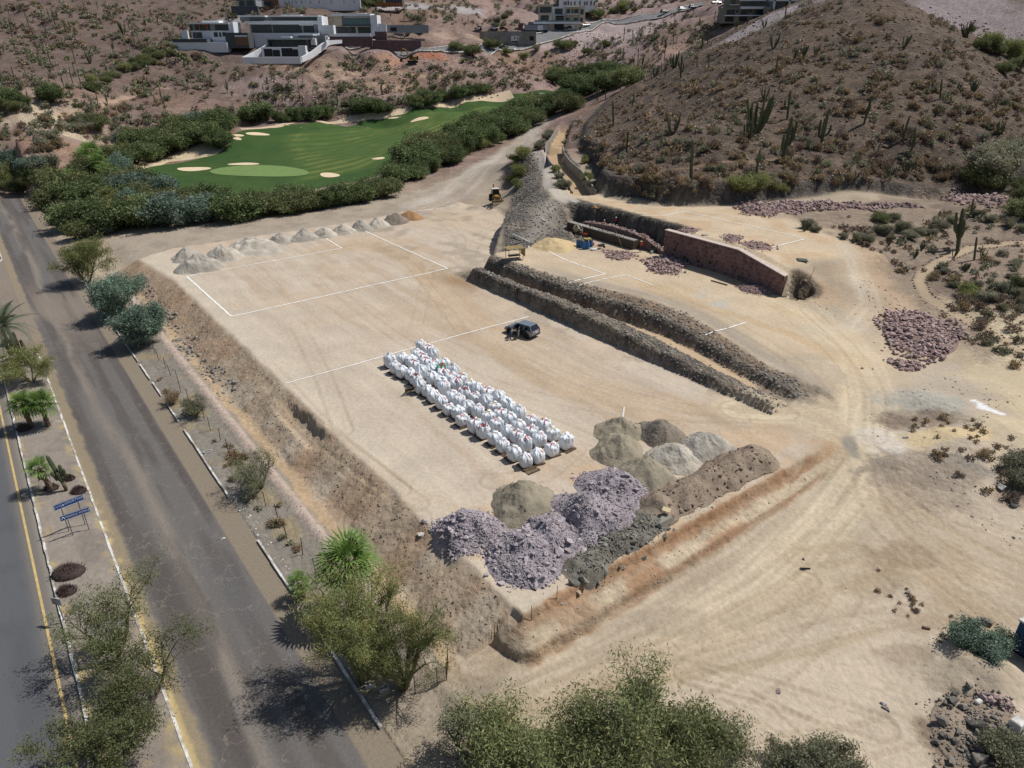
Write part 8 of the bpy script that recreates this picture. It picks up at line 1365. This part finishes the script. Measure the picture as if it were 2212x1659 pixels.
for a_, b_, rz, c_, lb, kd in ((771,97.5,3.1,('black',S(28,34,34)),'black pickup on the lane below the purple wall','pickup'),(826,99.5,3.1,('grey',S(120,128,136)),'grey car on the lane below the purple wall','suv'),(1017,108,3.1,('red',S(84,30,36)),'dark car with red lights on the lane, left of the small white booth','suv'),(1104-16,107.5,0,('blue',S(80,90,110)),'dark blue car on the lane by the green shrub','suv'),(1033,66,3.1,('white',S(220,222,224)),'white blue police style car above the concrete wall','suv'),(1068,67,0,('white',S(226,228,230)),'white car above the concrete wall','suv'),(1088,68,0,('darkred',S(110,30,32)),'red car above the concrete wall','suv'),(1229,66,.5,('black',S(24,24,26)),'black pickup parked at the garages','pickup'),(1249,63,.5,('white',S(226,228,230)),'white pickup parked at the garages','pickup'),(1265,60,.5,('whitegrey',S(206,210,214)),'pale grey pickup parked uphill of the garages','pickup'),(1435,31,.4,('black',S(26,28,32)),'black car on the upper hill road','suv'),(1473,25,.4,('white',S(226,228,230)),'white car on the upper hill road','suv'),(1496,21,.4,('grey',S(120,128,136)),'grey car on the upper hill road','suv'),(1547,12,.3,('white',S(226,228,230)),'white pickup beside the taupe house','pickup'),(1569,9,.2,('white',S(226,228,230)),'white van by the taupe house','suv')):
    p = G(a_, b_); suv(p+Vector((0, 0, .5)), rz, c_, lb, kind=kd, group='cars on the far hill roads')
H = House('portable_toilet', 'small white portable toilet by the lane', 1028, 111, 'portable toilet', D=336); H.box('cabin',1025,1031,101,110.5,'g',0,1.3); H.box('roof',1024.6,1031.4,100.2,101,'w',-.1,1.5)
for a_, b_, lb in ((1147,73,'lamp post at the road fork'),(1336,49,'lamp post on the upper road'),(1181,67,'lamp post beside the lorry')): p = G(a_, b_); t = thing('street_lamp', lb, 'street lamp', p); MB().tube((0, 0, 0), (0, 0, 4.6), .09, .07, 6).build('pole', SPOST, t); MB().box((.3, 0, 4.6), (.7, .2, .12)).build('lamp_head', WHITEP, t)
# ---- machines
CATY = mat('digger_yellow', S(158,124,62), .5, .12, 2.0); DGRN = mat('digger_weathered', S(122,110,80), .6, .2, 2.0)
def backhoe(p, rz, label, s_=1.0):
    t = thing('backhoe_loader', label, 'backhoe', p, rz, None, s_); MB().box((.9, 0, 1.15), (1.7, .9, .7)).build('bonnet', CATY, t, bevel=.06); MB().box((-.1, 0, .75), (3.6, 1.0, .4)).build('chassis', DARKP, t); c = MB(); c.add([(-1.2,-.75,1.0),(.2,-.75,1.0),(.2,.75,1.0),(-1.2,.75,1.0),(-1.05,-.65,2.55),(.0,-.65,2.55),(.0,.65,2.55),(-1.05,.65,2.55)], [(3,2,1,0),(0,1,5,4),(1,2,6,5),(2,3,7,6),(3,0,4,7)]); c.build('cab', GLASS, t); MB().box((-.5, 0, 2.62), (1.35, 1.6, .14)).build('cab_roof', WHITEP, t, bevel=.03)
    for x, y in ((-1.2,-.75),(.2,-.75),(-1.2,.75),(.2,.75)): MB().tube((x, y, 1.0), (x*.85, y*.87, 2.6), .05, .05, 4).build('pillar', CATY, t)
    for sy in (-1, 1):
        link('rear_wheel', TY, None, t, loc=(-.9, sy*.95, .75), rot=(math.pi/2, 0, 0), scale=(2.2, 2.2, 1.8)); link('front_wheel', TY, None, t, loc=(1.3, sy*.85, .5), rot=(math.pi/2, 0, 0), scale=(1.45, 1.45, 1.4)); MB().path([(.1, sy*.6, 1.25), (1.6, sy*.6, 1.1), (2.3, sy*.6, .55)], [.09]*3, 5).build('loader_arm', CATY, t)
    b = MB(); b.side([(2.25,.1),(2.95,.05),(2.85,.2),(2.45,.35),(2.4,.8),(2.25,.85)], -1.15, 1.15); b.build('front_bucket', DGRN, t); MB().path([(-1.6, 0, .9), (-2.5, 0, 2.3), (-2.0, .0, 3.3)], [.16, .14, .1], 6).build('rear_boom', CATY, t); MB().path([(-2.0, 0, 3.3), (-2.9, 0, 2.2), (-2.7, 0, 1.5)], [.11, .1, .08], 6).build('dipper', CATY, t); MB().box((-2.7, 0, 1.3), (.5, .6, .5)).build('rear_bucket', DARKP, t)
    for sy in (-1, 1): MB().tube((-1.7, sy*.7, .9), (-1.9, sy*1.2, .1), .08, .08, 5).build('stabiliser', CATY, t)
backhoe(G(1071,436), -1.35, 'yellow backhoe loader with lowered front bucket at the foot of the ridge')
def excavator(p, rz, label, s_=1.0):
    t = thing('excavator', label, 'excavator', p, rz, None, s_)
    for sy in (-1, 1): b = MB(); b.side([(-1.9,.35),(-1.7,.05),(1.7,.05),(1.9,.35),(1.7,.75),(-1.7,.75)], sy*1.0-.25, sy*1.0+.25); b.build('track', DARKP, t)
    MB().box((-.5, 0, 1.5), (3.0, 2.3, 1.1)).build('house', CATY, t, bevel=.1); MB().box((.55, .7, 1.95), (1.3, .9, 1.6)).build('cab', GLASS, t, bevel=.06); MB().box((-1.7, 0, 1.6), (.6, 2.4, 1.2)).build('counterweight', DARKP, t, bevel=.1); MB().path([(.9, -.2, 1.6), (2.3, -.2, 4.2), (3.4, -.2, 4.6)], [.25, .22, .16], 6).build('boom', CATY, t); MB().path([(3.4, -.2, 4.6), (4.0, -.2, 2.6), (4.1, -.2, 1.4)], [.17, .15, .1], 6).build('stick', CATY, t); MB().box((4.0, -.2, .8), (1.0, 1.1, .9)).build('bucket', DARKP, t, bevel=.1)
excavator(G(892,137)+Vector((0, 0, .2)), 3.3, 'yellow excavator digging in the reddish cut below the lane', 1.15); excavator(G(505,42)+Vector((0, 0, .4)), 2.6, 'dark excavator behind the white villa', .9)
p = G(1169,216); t = thing('golf_cart', 'white roofed golf cart on the far fairway', 'golf cart', p+Vector((0, 0, .05)), 2.0, None, 1.2); MB().box((0, 0, .55), (2.2, 1.15, .5)).build('body', DARKP, t, bevel=.08); MB().box((-.2, 0, 1.9), (1.7, 1.2, .08)).build('roof', WHITEP, t, bevel=.02); MB().box((-.25, 0, .95), (.6, 1.1, .4)).build('seat', WHITEP, t, bevel=.05)
for x, y in ((-.9,-.5),(.6,-.5),(-.9,.5),(.6,.5)): MB().tube((x, y, .7), (x, y, 1.9), .03, .03, 4).build('roof_post', SPOST, t)
for x, y in ((-.75,-.5),(.75,-.5),(-.75,.5),(.75,.5)): link('wheel', TY, None, t, loc=(x, y, .25), rot=(math.pi/2, 0, 0), scale=.7)
# ---- concrete channel walls
def cwall(name, pts_, h_, label, th=.22, z0=None):
    b = MB(); P_ = [Vector((x, y, (z0 if z0 is not None else float(Hs(x, y))-.4))) for x, y in pts_]; t = thing(name, label, 'wall', P_[0]); base = P_[0]
    for i, (a_, c_) in enumerate(zip(P_[:-1], P_[1:])):
        d = (c_-a_).xy.normalized(); n = Vector((-d.y, d.x, 0))*th/2; q = MB(); up = Vector((0, 0, h_)); q.add([a_-n-base, c_-n-base, c_+n-base, a_+n-base, a_-n+up-base, c_-n+up-base, c_+n+up-base, a_+n+up-base], [(3,2,1,0),(4,5,6,7),(0,1,5,4),(1,2,6,5),(2,3,7,6),(3,0,4,7)]); q.build('wall_panel', CONC, t)
def off(pts_, o_):
    P_ = np.array(pts_, float); tx = np.gradient(P_[:, 0]); ty = np.gradient(P_[:, 1]); L = np.hypot(tx, ty); return list(zip(P_[:, 0]-ty/L*o_, P_[:, 1]+tx/L*o_))
cwall('channel_wall', off(CHANNEL, 2.2), 2.3, 'pale concrete wall on the track side of the drainage channel', z0=4.25); cwall('channel_wall', off(CHANNEL[:6], -2.2), 2.5, 'dark concrete wall on the hill side of the drainage channel', z0=4.25)
bpy.data.scenes.remove(TMP)
